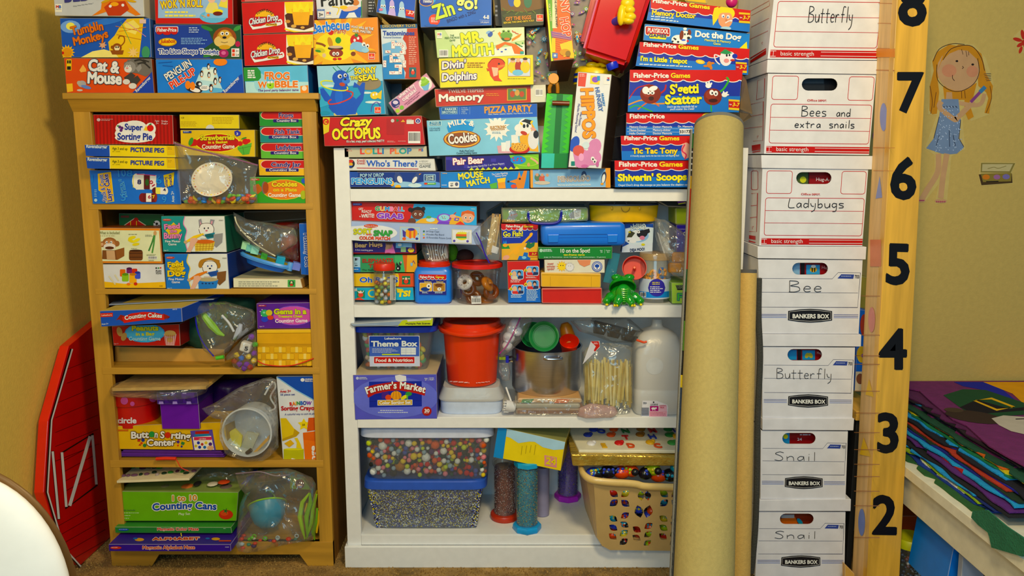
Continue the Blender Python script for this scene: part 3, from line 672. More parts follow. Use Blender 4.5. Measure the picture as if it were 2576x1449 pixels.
box('bright blue game box with penguins on an iceberg picture',(988,564,1815,562,1838,890,1007,888),YT,.25,'2c7cc4',[Q([(1340,870),(1400,720),(1440,640),(1560,640),(1600,780),(1640,880)],'b8d8ea'),Q([(1420,760),(1450,660),(1540,660),(1560,780)],'dce8ea'),E(1500,860,150,26,'6ab0dc')]+sum([pen(*a)for a in((1495,635,32),(1558,680,34),(1430,705,34),(1500,715,30),(1560,775,36),(1520,840,40),(1605,760,30))],[])+[E(1360,850,80,34,'1a1a24',a=12),E(1370,858,50,20,'w',a=12),E(1405,800,30,26,'1a1a24'),E(1415,802,14,14,'w'),E(1300,810,26,40,'e8821c'),E(1345,820,24,40,'e8821c'),E(1460,838,46,26,'w'),NT(1430,825,1490,850,3,'k'),E(1610,592,66,36,'e8821c'),L([(1020,600),(1150,590)],4,'1c4a8a'),L([(1060,625),(1160,632)],4,'1c4a8a'),Q([(1610,890),(1790,720),(1815,705),(1836,888)],'1f4a9c'),T('PENGUIN',1105,775,1345,620,74,'w',ol='15202c',b=.03,ow=.05),T('PILE-UP',1150,852,1385,700,72,'d8401c',ol='f0e0c8',b=.05,ow=.04),T('Ravensburger',1655,888,1795,748,34,'w',b=.02)],side='1c4a80')
def chick(x,y,lab,lab2,q,dx=0):
 o=lambda a,b:(x+a,y+b)
 box(lab,q,YT,.25,'c4281a',[Q([o(412,-5),o(686,-10),o(690,280),o(425,272),o(412,200)],'e8e0c0'),Q([o(415,120),o(455,90),o(640,95),o(686,80),o(690,230),o(600,262),o(440,235)],'4a2410'),Q([o(412,-5),o(686,-8),o(680,120),o(430,100)],'e8cc30'),Q([o(480,60),o(660,60),o(640,215),o(505,215)],'e8a818'),Q([o(500,0),o(540,60),o(560,-5),o(600,60),o(640,0),o(650,90),o(490,90)],'f0d840'),Q([o(545,80),o(570,60),o(600,78),o(572,98)],'f4c040'),E(x+445,y+180,24,16,'c88a3a'),E(x+500,y+225,26,16,'d0a050'),E(x+585,y+238,20,12,'d0a050'),L([o(415,250),o(500,275),o(600,285),o(690,275)],14,'e8d030',sm=True),E(x+225,y+135,92,60,'e8b020',a0=180,a1=360),T('FUNNY GAME',*o(158,120),*o(292,120),26,'3a2010',b=.04,arc=36),Q([o(75,205),o(120,232),o(190,225),o(260,200),o(380,185),o(360,215),o(220,240),o(110,258)],'w'),L([o(340,215),o(385,200),o(378,165),o(350,175)],14,'w',sm=True),T('Chicken Drop',*o(72,215),*o(352,165),62,'w',ol='2a3a6a',b=.04,ow=.045,sh=.25),R(x+235,y+200,x+342,y+222,'e8b820'),T('ACTIVATE',*o(240,219),*o(338,216),18,'3a2010',b=.03)],side='7a1810',group=None)
box('red game box mostly above the frame over the chicken boxes',(1795,-150,2490,-150,2492,-6,1805,22),YT,.25,'c4281a',[L([(1840,5),(2100,-5)],20,'d06a60'),Q([(2215,-120),(2488,-120),(2490,-10),(2222,-10)],'4a2410')],side='7a1810')
chick(1807,25,'upper of two red boxes with a yellow chick picture','',(1806,26,2492,-2,2505,300,1824,328))
chick(1824,338,'lower of two red boxes with a yellow chick picture, on the frog box','',(1822,332,2492,306,2495,612,1837,630))
box('sky blue game box with orange title and a green frog dot',(1826,642,2438,620,2452,888,1846,888),YT,.25,'6cb8e0',[R(1850,780,2448,885,'b8dcea'),E(1990,790,60,90,'a0d0e8',n=24),Q([(1828,645),(1960,642),(1992,680),(1996,740),(1970,770),(1836,775)],'2f8a34'),NT(1868,668,1950,752,4,'w',th=.65),E(2410,845,30,30,'f0e0c0'),Q([(2370,820),(2444,812),(2448,886),(2372,886)],'e88a28'),E(2408,842,24,24,'f0dcb8'),E(2088,812,38,34,'9ac82c'),E(2070,785,12,12,'w'),E(2098,782,12,12,'w'),E(2084,812,8,6,'k'),T('FROG',2025,755,2272,760,72,['e07820'],ol='f4ead0',b=.06,ow=.04,jig=.3),T('W',1970,838,2050,838,62,'e07820',ol='f4ead0',b=.06,ow=.04),T('BBLE',2122,832,2348,832,62,'e07820',ol='f4ead0',b=.06,ow=.04),T('The pond party balancing game',1968,872,2355,866,22,'6a3a78',b=.02)],side='1c5a90')
box('black and cream game box end behind the grey bug box',(905,-60,968,-60,972,158,905,158),2.55,.15,'16161c',[T('B',915,40,965,42,55,'w'),T('BN',915,105,968,107,50,'w')])
# ================= wooden bookcase: first shelf =================
crop(*D_)
YS=2.462
box('red striped game box with fruit pie lettering, top left in the bookcase',(162,84,768,88,775,313,180,312),YS,.26,'b4221c',[L([(x,90),(x+8,310)],9,'94180f')for x in range(185,770,27)]+[E(405,190,70,50,'w'),E(480,175,90,45,'w'),E(600,195,42,48,'w'),E(480,260,150,40,'w'),E(430,230,100,50,'w'),E(570,240,70,45,'w'),E(372,190,34,36,'w'),E(368,180,12,12,'5a2a6a'),E(385,188,12,12,'5a2a6a'),E(378,205,12,12,'5a2a6a'),E(355,172,9,6,'2f7a34'),E(600,188,26,26,'c8281a'),E(600,160,12,6,'2f7a34',a=-30),Q([(548,205),(570,165),(580,210)],'e8c040'),T('Super',405,200,540,205,48,'2a3a8a',ol='w',b=.07,ow=.08),T('Sorting Pie',350,275,615,278,52,'2a3a8a',ol='w',b=.07,ow=.08),E(208,125,14,12,'c8b0a8'),NT(228,118,320,138,2,'c89a90'),T('Ages',634,138,668,140,13,'d8b8b0'),T('3+',642,158,664,160,15,'d8b8b0'),T('Grades',684,140,733,142,13,'d8b8b0'),T('PreK+',685,160,735,162,15,'d8b8b0')],side='7a140e')
def peg(q,lab,y):
 box(lab,q,2.40,.28,'e8cc18',[Q([(q[0]+2,q[1]+2),(288,q[1]+6),(292,q[7]+8),(q[6]+2,q[7]-2)],'2350a0'),Q([(288,q[1]+4),(292,q[1]+4),(295,q[7]+8),(291,q[7]+8)],'e0d8b0'),Q([(722,y-40),(q[2]-1,y-38),(q[4]-2,y+45),(728,y+46)],'d8b020'),NT(732,y-10,768,y+10,2,'a88a20'),T('Ravensburger',q[0]+14,y-8,272,y-2,26,'d8e0ea',b=.03),T('Age 3 and up',310,y+5,426,y+10,20,'5a5a20',b=.01),T('#1 2345',312,y+24,370,y+25,10,'9a8a20',b=0),T('PICTURE PEG',448,y+22,705,y+28,34,'2c3c8a',b=.06)],side='c8a830',top='e8d050',group='flat yellow and blue peg boxes')
peg((98,314,780,322,790,412,108,400),'upper of two flat yellow and blue peg game boxes',345)
peg((108,408,782,415,792,505,118,495),'lower of two flat yellow and blue peg game boxes',443)
box('blue game box with number layer cakes, lowest left on first shelf',(132,506,818,510,832,768,160,764),2.445,.27,'2270c0',[T('1',145,600,175,600,60,'3c8ad8'),T('10',345,560,420,552,55,'4a90d4'),T('8',420,555,470,555,50,'3c8ad8'),T('5',375,740,420,740,55,'4a90d4'),T('9',690,755,730,750,50,'4a90d4'),T('6',640,610,690,610,60,'3c8ad8'),Q([(200,535),(300,520),(325,745),(260,755),(250,690),(205,660)],'e8c838'),Q([(205,540),(295,527),(318,738),(266,748),(256,684),(211,655)],'e0a828'),E(492,590,32,58,'e8e8c0'),R(490,535,555,655,'e8e4c8'),E(610,600,40,56,'6a2028'),R(550,545,600,652,'5a1c20'),R(596,545,645,655,'e8e4d0'),E(490,588,26,50,'f0ecd8'),L([(495,537),(640,548)],6,'c8487a'),L([(470,545),(470,640)],5,'e0d84a'),E(575,600,14,26,'2a5a20'),E(640,662,28,26,'5a1c20'),R(640,638,690,688,'e8dc60'),E(715,665,20,28,'f0ecc8'),R(676,640,710,690,'e8e4d0'),E(540,715,26,34,'7a2024'),R(545,682,640,750,'6a1c20'),R(568,682,608,748,'f0ece0'),E(640,715,12,34,'8a3028'),Q([(700,545),(740,535),(782,522),(775,620),(712,640)],'e8c828'),T('8',502,612,532,612,34,'2a2a5a',b=.03),T('10',642,628,610,580,26,'b03040',b=.03),T('6',582,722,605,722,26,'b03040',b=.03),T('7',615,722,638,718,24,'e8c828',b=.03),T('4',700,668,720,664,22,'2a2a5a',b=.03),T('Stack & Count',272,740,240,540,34,'4a5a9a',ol='e8dcc0',b=.04,ow=.05),T('Layer Cake',312,742,278,535,38,'1c2c80',ol='e8dcc0',b=.05,ow=.05),T('Count to 10',400,700,382,575,26,'6ab0e8',b=.01),T('and stack',428,712,402,590,26,'6ab0e8',b=.01),T('Smart',735,635,728,560,26,'2c3c8a',b=.02),T('Snacks',770,635,758,540,26,'2c3c8a',b=.02),T('Ages 2+',785,750,778,665,22,'d8e4f0',b=.02),E(186,735,12,12,'b8d0e8'),NT(175,655,196,715,5,'8ab8e0')],side='1a4a8a')
box('small yellow box with white half-circle tab, top middle of first shelf',(818,84,1272,86,1275,194,822,192),YS,.25,'dcc41c',[NT(830,138,960,180,4,'b89a14'),NT(1068,105,1240,160,5,'b89a14'),E(1052,194,32,32,'c8c8b8',a0=180,a1=360),T('CE',832,115,856,115,12,'8a7414')],side='8a7c10')
basket=lambda:[Q([(1262,330),(1370,300),(1350,385),(1300,392),(1262,350)],'5aa83a'),L([(1268,345),(1368,325)],3,'3a7a24'),L([(1300,330),(1310,388)],3,'3a7a24'),E(1280,305,20,18,'c8281a'),E(1322,290,24,22,'c8281a'),E(1345,285,14,14,'c8281a'),E(1310,265,22,6,'3a8a2a',a=-20),Q([(900,300),(935,270),(975,290),(950,320),(905,325)],'c0281c'),E(908,290,16,32,'3a8a2a',a=20)]
box('yellow counting game box with strawberries on a red oval',(825,202,1392,200,1395,408,830,395),YS,.26,'d8b418',[E(1110,300,172,72,'e8dc40'),E(1110,300,164,66,'b8281c')]+basket()+[R(848,210,912,226,'2a3c7a'),NT(854,214,906,224,1,'c8d0e0'),Q([(1238,212),(1262,204),(1288,220),(1284,242),(1256,252),(1240,236)],'3a3c9a'),T('3',1252,240,1268,240,18,'w',b=.02),T('Strawberries',980,280,1240,275,38,'e0cc2c',ol='3a6a14',b=.08,ow=.03),T('in a Basket',1038,306,1186,302,20,'e0cc2c',b=.06),T('Counting Game',992,345,1240,342,34,'e8dcb8',b=.04)],side='8a7410')
for n,c,q,lab in(('Frogs','2a8a30',(1425,60,1765,60,1765,176,1427,174),'green frog counting box topmost of four small boxes'),('Fish Tank','1a8478',(1428,178,1768,176,1768,298,1432,298),'teal fish tank counting box second of four small boxes'),('Ladybugs','62b038',(1434,302,1772,300,1772,422,1438,418),'light green ladybug counting box third of four small boxes'),('Candy Jar','e8b41c',(1418,426,1776,432,1776,550,1424,548),'yellow candy jar counting box lowest of four small boxes')):
 x0={'Frogs':1572,'Fish Tank':1538,'Ladybugs':1552,'Candy Jar':1515}[n];x1={'Frogs':1685,'Fish Tank':1733,'Ladybugs':1745,'Candy Jar':1740}[n];yb=q[7]-75+5
 box(lab,q,YS if n!='Candy Jar' else 2.455,.2,c,[E(1482,yb-15,46,33,'e8c8a0'),R(1482,yb-48,1772,yb+18,'e8c8a0'),E(1482,yb-15,41,28,'c0281a'),R(1482,yb-43,1772,yb+13,'c0281a'),R(x0-40,yb+16,1725,yb+40,'2a1a6a',6),T(n,x0,yb+2,x1,yb+2,34,'1c1a6a',ol='f0d8d0',b=.03,ow=.03),T('Counting Box',x0-14,yb+36,1708,yb+36,18,'w',b=.02)],group='small counting boxes')
box('green counting game box with cookies on an orange oval',(1352,560,1785,556,1788,760,1358,758),2.455,.27,'3a9a28',[E(1612,655,168,78,'d8b838'),E(1612,655,162,72,'e07a1c'),Q([(1378,625),(1420,610),(1455,655),(1415,690),(1380,665)],'b8621c'),E(1465,640,22,48,'7a6a60'),E(1475,640,22,44,'a04a1c'),E(1760,695,22,34,'a8b020',n=16),R(1362,570,1428,586,'c04a2c'),NT(1368,574,1422,584,1,'e8c8b0'),E(1764,588,18,20,'3a5ab0'),T('Cookies',1520,632,1715,630,40,'e8cc2c',ol='6a4410',b=.09,ow=.03),T('on a Plate',1532,668,1712,668,26,'e0c830',b=.06),T('Counting Game',1492,710,1742,710,30,'e8e0c0',b=.04)])
# ziplock bag with plate and toy fruit
pc=P(*cp(1072,590),2.43)
bm=bmesh.new();Mp=RX(-62)@Matrix.Identity(3)
prof=[(0,0),(.040,0),(.047,.004),(.058,.010),(.0595,.0115),(.057,.0115),(.046,.0065),(.040,.003),(0,.003)]
lathe(bm,prof,pc,40,RY(12)@RX(58));plate=tag(fin('toy_plate',bm,mat('e4d6b4',.3),smooth=True),'cream toy plate with dotted rim in a clear zip bag','plate')
bm=bmesh.new();Mq=RY(12)@RX(58)
for k in range(34):
 a=k*2*math.pi/34;ell(bm,pc+Mq@Vector((.0525*math.cos(a),.0525*math.sin(a),.0098)),.0017 if k%3 else.0026,['e8b020','b03a30','d87a2a','e8d040'][k%4],u=6,v=4)
fin('rim_dots',bm,GLOSS,plate)
rnd=random.Random(11)
fl={'banana':('e8cc20','yellow toy banana in the zip bag below the plate'),'pepper':('d03a20','red toy fruit in the zip bag below the plate'),'orange_fruit':('e06a1c','orange toy fruit in the zip bag below the plate'),'lime':('6ab028','green toy fruit in the zip bag below the plate'),'berry':('3a78b8','blue toy berry in the zip bag below the plate')}
proto={}
spots=[(x,y)for y in(745,725,702)for x in range(868,1390,36)if not(y<710 and x<1180)]
for i,(x,y)in enumerate(spots):
 k=rnd.choice(list(fl));c,lab=fl[k]
 if k not in proto:
  bm=bmesh.new()
  if k=='banana':tube(bm,[(-.011,0,.003),(-.005,0,-.001),(.004,0,-.001),(.011,0,.005)],[.002,.0045,.0045,.0015],8)
  elif k=='pepper':ell(bm,(0,0,0),(.009,.006,.006));ell(bm,(.006,0,.002),(.004,.004,.005))
  else:ell(bm,(0,0,0),(.0085,.0062,.0055)if k!='orange_fruit' else.0078)
  for f in bm.faces:f.smooth=True
  me=bpy.data.meshes.new(k);bm.to_mesh(me);bm.free();me.materials.append(mat(c,.3));proto[k]=me
 o=link(k,proto[k]);o.location=P(*cp(x+rnd.uniform(-8,8),y),2.42+rnd.uniform(-.01,.03));o.rotation_euler=(rnd.uniform(-.5,.5),rnd.uniform(-.8,.8),rnd.uniform(-.7,.7))
 tag(o,lab,'toy fruit','toy fruit in the zip bag with the plate')
bag('clear zip bag with purple seal holding plate and fruit',[(775,285),(900,330),(1100,375),(1280,410),(1418,470),(1395,560),(1415,755),(1100,762),(835,760),(800,560),(812,430)],2.42,.05,zipc='8a5a70',zpts=[(775,300),(880,335),(1060,380),(1250,425),(1415,470)],seed=2)
# ================= second shelf =================
box('dark green box with red target picture, behind the monkey box',(358,835,700,842,690,940,362,938),2.55,.15,'1a5a30',[Q([(395,930),(480,872),(570,930)],'b82a1c'),L([(395,930),(480,872),(570,930)],5,'d8c8a0'),E(490,885,18,18,'b82a1c'),T('1',440,925,460,925,34,'e8c838'),T('1',485,925,505,925,34,'e8c838'),E(648,915,26,26,'d8d8cc'),E(648,915,10,10,'k'),E(630,905,6,6,'k'),E(664,928,6,6,'k'),R(375,852,438,868,'7a3a2c')])
box('orange-edged cream box with a brown monkey face picture',(192,944,672,948,692,1218,203,1215),2.452,.26,'d8801c',[Q([(204,962),(665,966),(682,1200),(216,1198)],'dcdca8'),T('What is Included',212,992,368,992,22,'8a8a58',b=.01),NT(214,1003,372,1018,1,'b0a878'),E(290,1065,58,48,'9a6234'),E(232,1070,22,22,'9a6234'),E(232,1070,12,12,'d0a070'),E(346,1065,20,22,'9a6234'),E(290,1070,44,38,'b87c48'),E(268,1055,9,10,'w'),E(302,1055,9,10,'w'),E(270,1057,4,5,'k'),E(300,1057,4,5,'k'),E(290,1088,46,26,'e4d8c0'),E(290,1098,34,12,'5a2c14'),Q([(235,1115),(330,1115),(400,1095),(400,1160),(350,1188),(235,1182)],'7a4a24'),Q([(265,1118),(328,1118),(335,1188),(270,1186)],'c8a070'),Q([(335,1115),(402,1095),(402,1158),(350,1188)],'8a5428'),E(460,1020,30,12,'e0cc28',a=-15),E(455,1045,28,11,'e0cc28',a=20),E(495,1040,30,12,'e8d840',a=-25),E(490,1070,28,11,'e0cc28',a=-8),NT(434,992,500,1004,1,'8a8a68'),R(438,1115,542,1192,'6a3c1c',16),L([(440,1138),(540,1138)],5,'3a1c0c'),L([(442,1168),(538,1168)],5,'3a1c0c'),E(490,1118,48,8,'3a1c0c'),NT(454,1100,518,1110,1,'8a8a68'),L([(632,995),(612,1060),(588,1120)],11,'3a7a34'),L([(634,995),(626,1070),(614,1136)],11,'4a8a3c'),E(636,985,12,18,'c89a60'),NT(562,998,620,1015,2,'8a8a68'),NT(572,1146,656,1160,2,'8a8a68')]+BAR(584,1160,652,1184)+[NT(588,1190,640,1200,1,'8a8a68')],side='8a4a14')
box('white box with a yellow base strip and small coloured pots',(230,1222,700,1222,715,1404,243,1402),2.452,.26,'dad8cc',[Q([(240,1352),(400,1370),(712,1355),(714,1402),(243,1400)],'e8b418'),R(368,1260,410,1315,'d86a2a',8),R(418,1248,460,1290,'7a2a6a',8),R(460,1255,500,1310,'c83a28',8),R(384,1292,435,1352,'8ab830',10),R(440,1290,495,1365,'e8a82a',10),R(482,1278,524,1332,'4a5ac0',10),E(410,1298,24,10,'5a8a20'),E(468,1298,26,10,'b87818'),E(503,1284,20,9,'2a3a90'),E(440,1254,20,9,'4a1440'),E(434,1372,14,10,'e87a2a'),E(488,1370,14,12,'c83a28'),L([(285,1310),(335,1375)],10,'dcd0a0'),L([(330,1300),(360,1345)],10,'dcd0a0'),E(645,1250,6,6,'k'),E(662,1250,6,6,'3a8a3a'),E(678,1248,6,6,'c83a28'),T('PLAN',642,1278,684,1278,14,'3a3a3a',b=.03),T('TOYS',642,1296,684,1296,14,'3a3a3a',b=.03),T('4125',670,1390,694,1390,9,'6a5a20')],side='b0a890')
def feed(x,y,q,lab,bg,tcol,name,anim,sidec):
 o=lambda a,b:(x+a,y+b);furc,inner=('8e8c8a','d89aa0')if anim=='b' else('a8762c','7a4a1c')
 box(lab,q,2.45,.27,'dcdcc8',[Q([o(2,2),o(182,2),o(170,60),o(195,110),o(182,180),o(205,276),o(12,270)],bg),L([o(182,2),o(170,60),o(195,110),o(182,180),o(205,276)],6,tcol,sm=True),star(x+95,y+110,62,46,8,'e0b828'),E(x+45,y+30,34,9,'b8402c'),NT(x+20,y+26,x+70,y+34,1,'e0b8a0')]+([Q([o(290,80),o(285,30),o(305,20),o(320,85)],furc),Q([o(365,85),o(375,25),o(408,30),o(385,100)],furc),Q([o(298,78),o(296,38),o(312,70)],inner),Q([o(374,80),o(382,38),o(394,40),o(382,85)],inner)]if anim=='b' else[Q([o(275,95),o(290,40),o(350,28),o(420,50),o(410,110)],furc),E(x+280,y+75,20,34,furc,a=20),E(x+405,y+80,20,32,furc,a=-20)])+[E(x+345,y+100,58,52,'e8e4d8'),L([o(290,90),o(310,60),o(375,58),o(402,95),o(390,135),o(345,152),o(300,135),o(288,100)],4,'5a4a34',sm=True),E(x+328,y+92,11,12,'w'),E(x+360,y+90,11,12,'w'),E(x+330,y+94,5,7,'2a4a8a' if anim=='d' else 'k'),E(x+359,y+92,5,7,'2a4a8a' if anim=='d' else 'k'),E(x+346,y+112,9,6,'c86a70' if anim=='b' else 'k'),Q([o(330,140),o(410,125),o(400,165),o(350,175)],'2a7a8a' if anim=='b' else '2a5a9a'),E(x+370,y+150,36,14,'1a5a5a' if anim=='b' else '2a4a8a'),Q([o(400,140),o(470,130),o(465,200),o(420,240),o(400,220)],'8e8c84' if anim=='b' else '7a5028'),Q([o(300,170),o(350,170),o(400,220),o(330,240)],'c8b8a8' if anim=='d' else 'a8a8a0'),Q([o(255,195),o(410,195),o(395,260),o(262,268)],'d8b848' if anim=='b' else '3a7ab8'),E(x+332,y+195,76,16,'c8641c' if anim=='b' else 'b0a070')]+([L([o(262,215+k*18),o(402,213+k*17)],3,'a87a20')for k in range(3)]+[L([o(275+k*24,205),o(275+k*22,264)],3,'a87a20')for k in range(6)]if anim=='b' else[E(x+290+k*26,y+225,8,6,'1a3a6a')for k in range(4)])+[Q([o(180,195),o(250,150),o(320,130),o(330,138),o(260,175),o(190,205)],'e8c030' if anim=='b' else 'd87a2a'),Q([o(225,170),o(258,165),o(285,180),o(250,230),o(225,276),o(190,276),o(218,220)],'d8a888'),E(x+188,y+198,14,12,'c0a070'),T('Feed',*o(24,102),*o(148,92),40,tcol,ol='5a2a5a' if anim=='b' else '4a3a10',b=.05,ow=.03),T('the',*o(70,128),*o(122,124),26,tcol,ol='5a2a5a' if anim=='b' else '4a3a10',b=.05,ow=.03),T(name,*o(22,172),*o(162,166),46,tcol,ol='5a2a5a' if anim=='b' else '4a3a10',b=.05,ow=.03),T('Fine Motor',*o(32,200),*o(150,200),18,'w',b=.02),T('Game',*o(56,222),*o(120,222),18,'w',b=.02),T('Ages 3+',*o(24,264),*o(60,264),8,'c8d8d0'),T('GG623',*o(440,36),*o(474,36),8,'5a5a4a')],side=sidec,group=None)
feed(680,855,(680,856,1162,854,1180,1132,696,1128),'teal and white feeding game box with a grey bunny','1f8a80','e088a8','Bunny','b','155a44')
feed(706,1142,(708,1142,1182,1140,1200,1412,722,1408),'blue and white feeding game box with a brown-eared dog','2274b8','e8c838','Dog','d','123a7a')
box('flat cream box under the blue boat tray',(1226,1326,1738,1334,1756,1403,1228,1400),2.46,.26,'e0dab0',[NT(1268,1352,1600,1398,3,'9a9a80'),R(1642,1340,1700,1394,'4aa04a'),E(1671,1366,20,20,'1c4a2a'),E(1671,1366,12,12,'4aa04a'),R(1661,1370,1681,1386,'c8382a'),E(1671,1358,7,7,'e8c8a0')],side='b88a48',top='c8c090')
box('blue fishing game box standing upright, half hidden by the stile',(1726,912,1792,912,1810,1306,1742,1300),2.475,.18,'2560b0',[T('Fishing Set',1764,985,1776,1240,42,'2a50a0',ol='w',b=.03,ow=.05)])
box('long brown box lying high in the back of the second shelf',(1300,820,1785,812,1785,880,1310,915),2.62,.1,'3c2a10',name='long_box',cat='box',bev=.004)
# boat shaped tray
bt=empty('boat_tray',P(*cp(1500,1230),2.46),'light blue boat-shaped tray tilted over the flat cream box','toy boat')
Mt=RY(16.5)
c0=P(*cp(1490,1205),2.50)
bm=bmesh.new()
lathe(bm,[(.02,-.001),(.088,0),(.090,.006),(.084,.012),(.080,.012),(.080,.006),(0,.006)],c0,36,Mt,sx=1.0,sy=.5);fin('tray_rim',bm,mat('5a94d4',.35),bt,smooth=True)
bm=bmesh.new();lathe(bm,[(.058,-.018),(.066,-.002),(.0,-.002)],c0+Mt@Vector((-.004,0,0)),30,Mt,sy=.5);fin('hull',bm,mat('3a6ec0',.4),bt,smooth=True)
bm=bmesh.new();lathe(bm,[(.079,.0065),(.079,.0085),(0,.0085)],c0,30,Mt,sx=1.0,sy=.5);fin('deck',bm,mat('b8a82a',.5),bt,smooth=True)
for lab,x,y,s,c in(('pale green toy block at the left end of the boat tray',1320,1080,.0115,'a8d8a0'),('mint toy block second from left on the boat tray',1352,1098,.0105,'7ac0a8'),('pale mint toy block third from left on the boat tray',1392,1112,.012,'9ad8b8'),('bright green toy block mid-way on the boat tray',1462,1158,.0095,'4aa838'),('turquoise toy block on the boat tray',1585,1190,.013,'3aa0b8'),('lavender toy block at the right end of the boat tray',1708,1235,.012,'7a88d8')):
 bm=bmesh.new();q=P(*cp(x,y),2.49);h=s;v=[q+Mt@RZ(20)@Vector(w)for w in((-h,-h,-h),(h,-h,-h),(h,-h,h),(-h,-h,h))];prism(bm,v,Mt@RZ(20)@Vector((0,2*h,0)));tag(fin('toy_block',bm,mat(c,.4),bev=.001),lab,'toy block')
bm=bmesh.new();q=P(*cp(1660,1238),2.485);lathe(bm,[(.0095,-.013),(.0095,.011),(.0085,.013),(0,.013)],q,20,Mt);tag(fin('toy_peg',bm,mat('6aa0d8',.4),smooth=True),'light blue round toy peg near the right end of the boat tray','toy peg')
bm=bmesh.new();q=P(*cp(1660,1080),2.6);ell(bm,q,(.032,.02,.04));ell(bm,P(*cp(1700,1180),2.6),(.02,.02,.035));ell(bm,P(*cp(1640,930),2.62),(.05,.02,.014));tag(fin('red_bundle',bm,mat('a02a18',.4,bump=.3,bs=30),smooth=True),'red toy pieces bagged behind the boat tray','toys',kind='stuff')
bag('clear zip bag with white seal drooping over the boat tray',[(1228,825),(1330,880),(1500,905),(1700,945),(1720,1060),(1640,1110),(1540,1172),(1440,1130),(1320,1040),(1240,960)],2.47,.05,zpts=[(1240,860),(1260,920),(1330,1010),(1430,1090),(1548,1160)],zipc='d8d0a8',seed=5)
bag('clear bag of red pieces behind the boat tray',[(1590,930),(1720,900),(1722,1200),(1600,1170),(1590,1050)],2.56,.06,seed=8)
# ================= third shelf =================
crop(*E_)
bm=bmesh.new();v=[P(*cp(170,152),2.43),P(*cp(1000,108),2.45),P(*cp(1105,68),2.72),P(*cp(240,98),2.70)]
prism(bm,v,(0,0,.003));tag(fin('tray',bm,mat('8e98a4',.35,nz=.05),bev=.0008),'thin grey tray lying on the boxes high on third shelf','tray')
box('blue counting game box with a red ribbon title jutting out of the shelf',(96,196,745,172,752,284,108,322),2.37,.22,'2a56a8',[R(104,214,202,245,'c83a20',dy=-4),T('Lakeshore',112,236,196,232,14,'e8c8b0',sh=.1),Q([(228,270),(262,225),(300,235),(290,285),(250,262)],'8a2410'),Q([(655,240),(600,215),(610,262),(648,250),(630,262),(615,280)],'8a2410'),Q([(275,245),(350,215),(440,203),(530,206),(605,225),(612,268),(520,262),(440,270),(360,280),(290,292)],'c8301a'),T('Counting Cakes',298,268,592,250,34,'w',ol='5a1408',b=.03,ow=.03,arc=12),T('AB123',675,188,712,186,10,'c8d0e0'),T('Ages 5+',114,306,168,302,13,'d0d8e8',b=.02)],side='1f3f86',top='b8a04a',ext=(.055,.21,.018))
box('red counting game box with peanuts on a blue oval',(190,318,728,300,736,474,206,472),2.45,.26,'b0281c',[E(455,370,160,76,'3a9ac8'),E(455,370,152,70,'58b0d4'),E(255,360,22,38,'b08a4a',a=-15),E(290,400,22,34,'b08a4a',a=20),Q([(605,378),(706,378),(690,468),(622,466)],'d8b8a8'),E(656,375,46,26,'c8a058'),E(655,425,26,20,'c8b060')]+[L([(614+k*16,385),(626+k*12,464)],5,'b84a3c')for k in range(6)]+[T('Peanuts',352,350,565,348,40,'d8d03a',ol='3a6a3a',b=.08,ow=.03),T('in a Bag',385,390,532,388,26,'d8d03a',b=.06),T('Counting Game',330,428,582,428,30,'b8dcea',b=.03),T('Ages 5+',212,458,250,458,9,'c89a90')],side='7a180e')
box('plain pine wooden box at the back of the third shelf',(214,478,1085,500,1088,624,218,622),2.53,.2,'c8984c',name='wooden_box',cat='wooden box',side='a87a38')
box('purple counting game box with coloured gems on a pink oval',(1338,136,1790,128,1795,335,1346,338),2.46,.26,'5a2c86',[E(1635,232,165,78,'8a5ab8'),E(1635,232,158,72,'c85a9a'),E(1405,215,32,30,'3aa05a'),E(1440,210,26,24,'c8b83a'),E(1450,248,26,18,'c8482c'),E(1405,262,28,22,'3a48b0'),E(1400,208,10,8,'8ad0a0'),R(1354,146,1418,162,'8a2c4a'),NT(1360,150,1414,160,1,'e8a8b0'),E(1370,200,4,4,'w'),E(1380,232,4,4,'w'),E(1385,185,4,4,'w'),T('Gems in a',1478,220,1735,218,42,'c8cc38',ol='3a5a1a',b=.09,ow=.03),T('Treasure Chest',1512,248,1704,246,20,'d0cc38',b=.07),T('Counting Game',1488,288,1745,284,30,'ecd8e8',b=.04),T('Ages 3+',1364,322,1404,321,10,'c8b0d8')])
wv=[]
for r in range(3):
 y0=478+r*53
 for k in range(-1,5):
  x0=1348+k*130+(r%2)*65;wv.append(('h',x0,y0+2,x0+96,y0+48));
it=[Q([(1345,348),(1778,345),(1778,368),(1345,370)],'e8b83c'),L([(1342,372),(1778,370)],3,'a8781c'),L([(1345,458),(1778,460)],4,'a8781c'),L([(1345,470),(1778,471)],3,'a8781c')]
for _,a,b,c2,d2 in wv:
 a2,c3=max(a,1350),min(c2,1776)
 if c3-a2>8:it+=[R(a2,b,c3,d2,'a87a1e',6),R(a2+1,b+2,c3-1,d2-2,'e4b23a',6)]
for r in range(3):
 for k in range(0,5):
  x0=1445+k*130-65+(r%2)*65
  if 1350<x0<1750:it+=[R(x0+8,480+r*53,min(x0+30,1776),524+r*53,'f0cc68')]
bk=box('yellow picnic box printed as basket weave with a red cord handle',(1340,346,1792,342,1795,632,1347,635),2.455,.26,'d8a028',it)
bm=bmesh.new();tube(bm,smooth([P(*cp(x,y),2.447)[:]for x,y in((1348,590),(1400,618),(1500,632),(1620,628),(1720,600),(1792,572))]),.0018,8,None);fin('cord_handle',bm,mat('d03a1c',.7),bk,smooth=True)
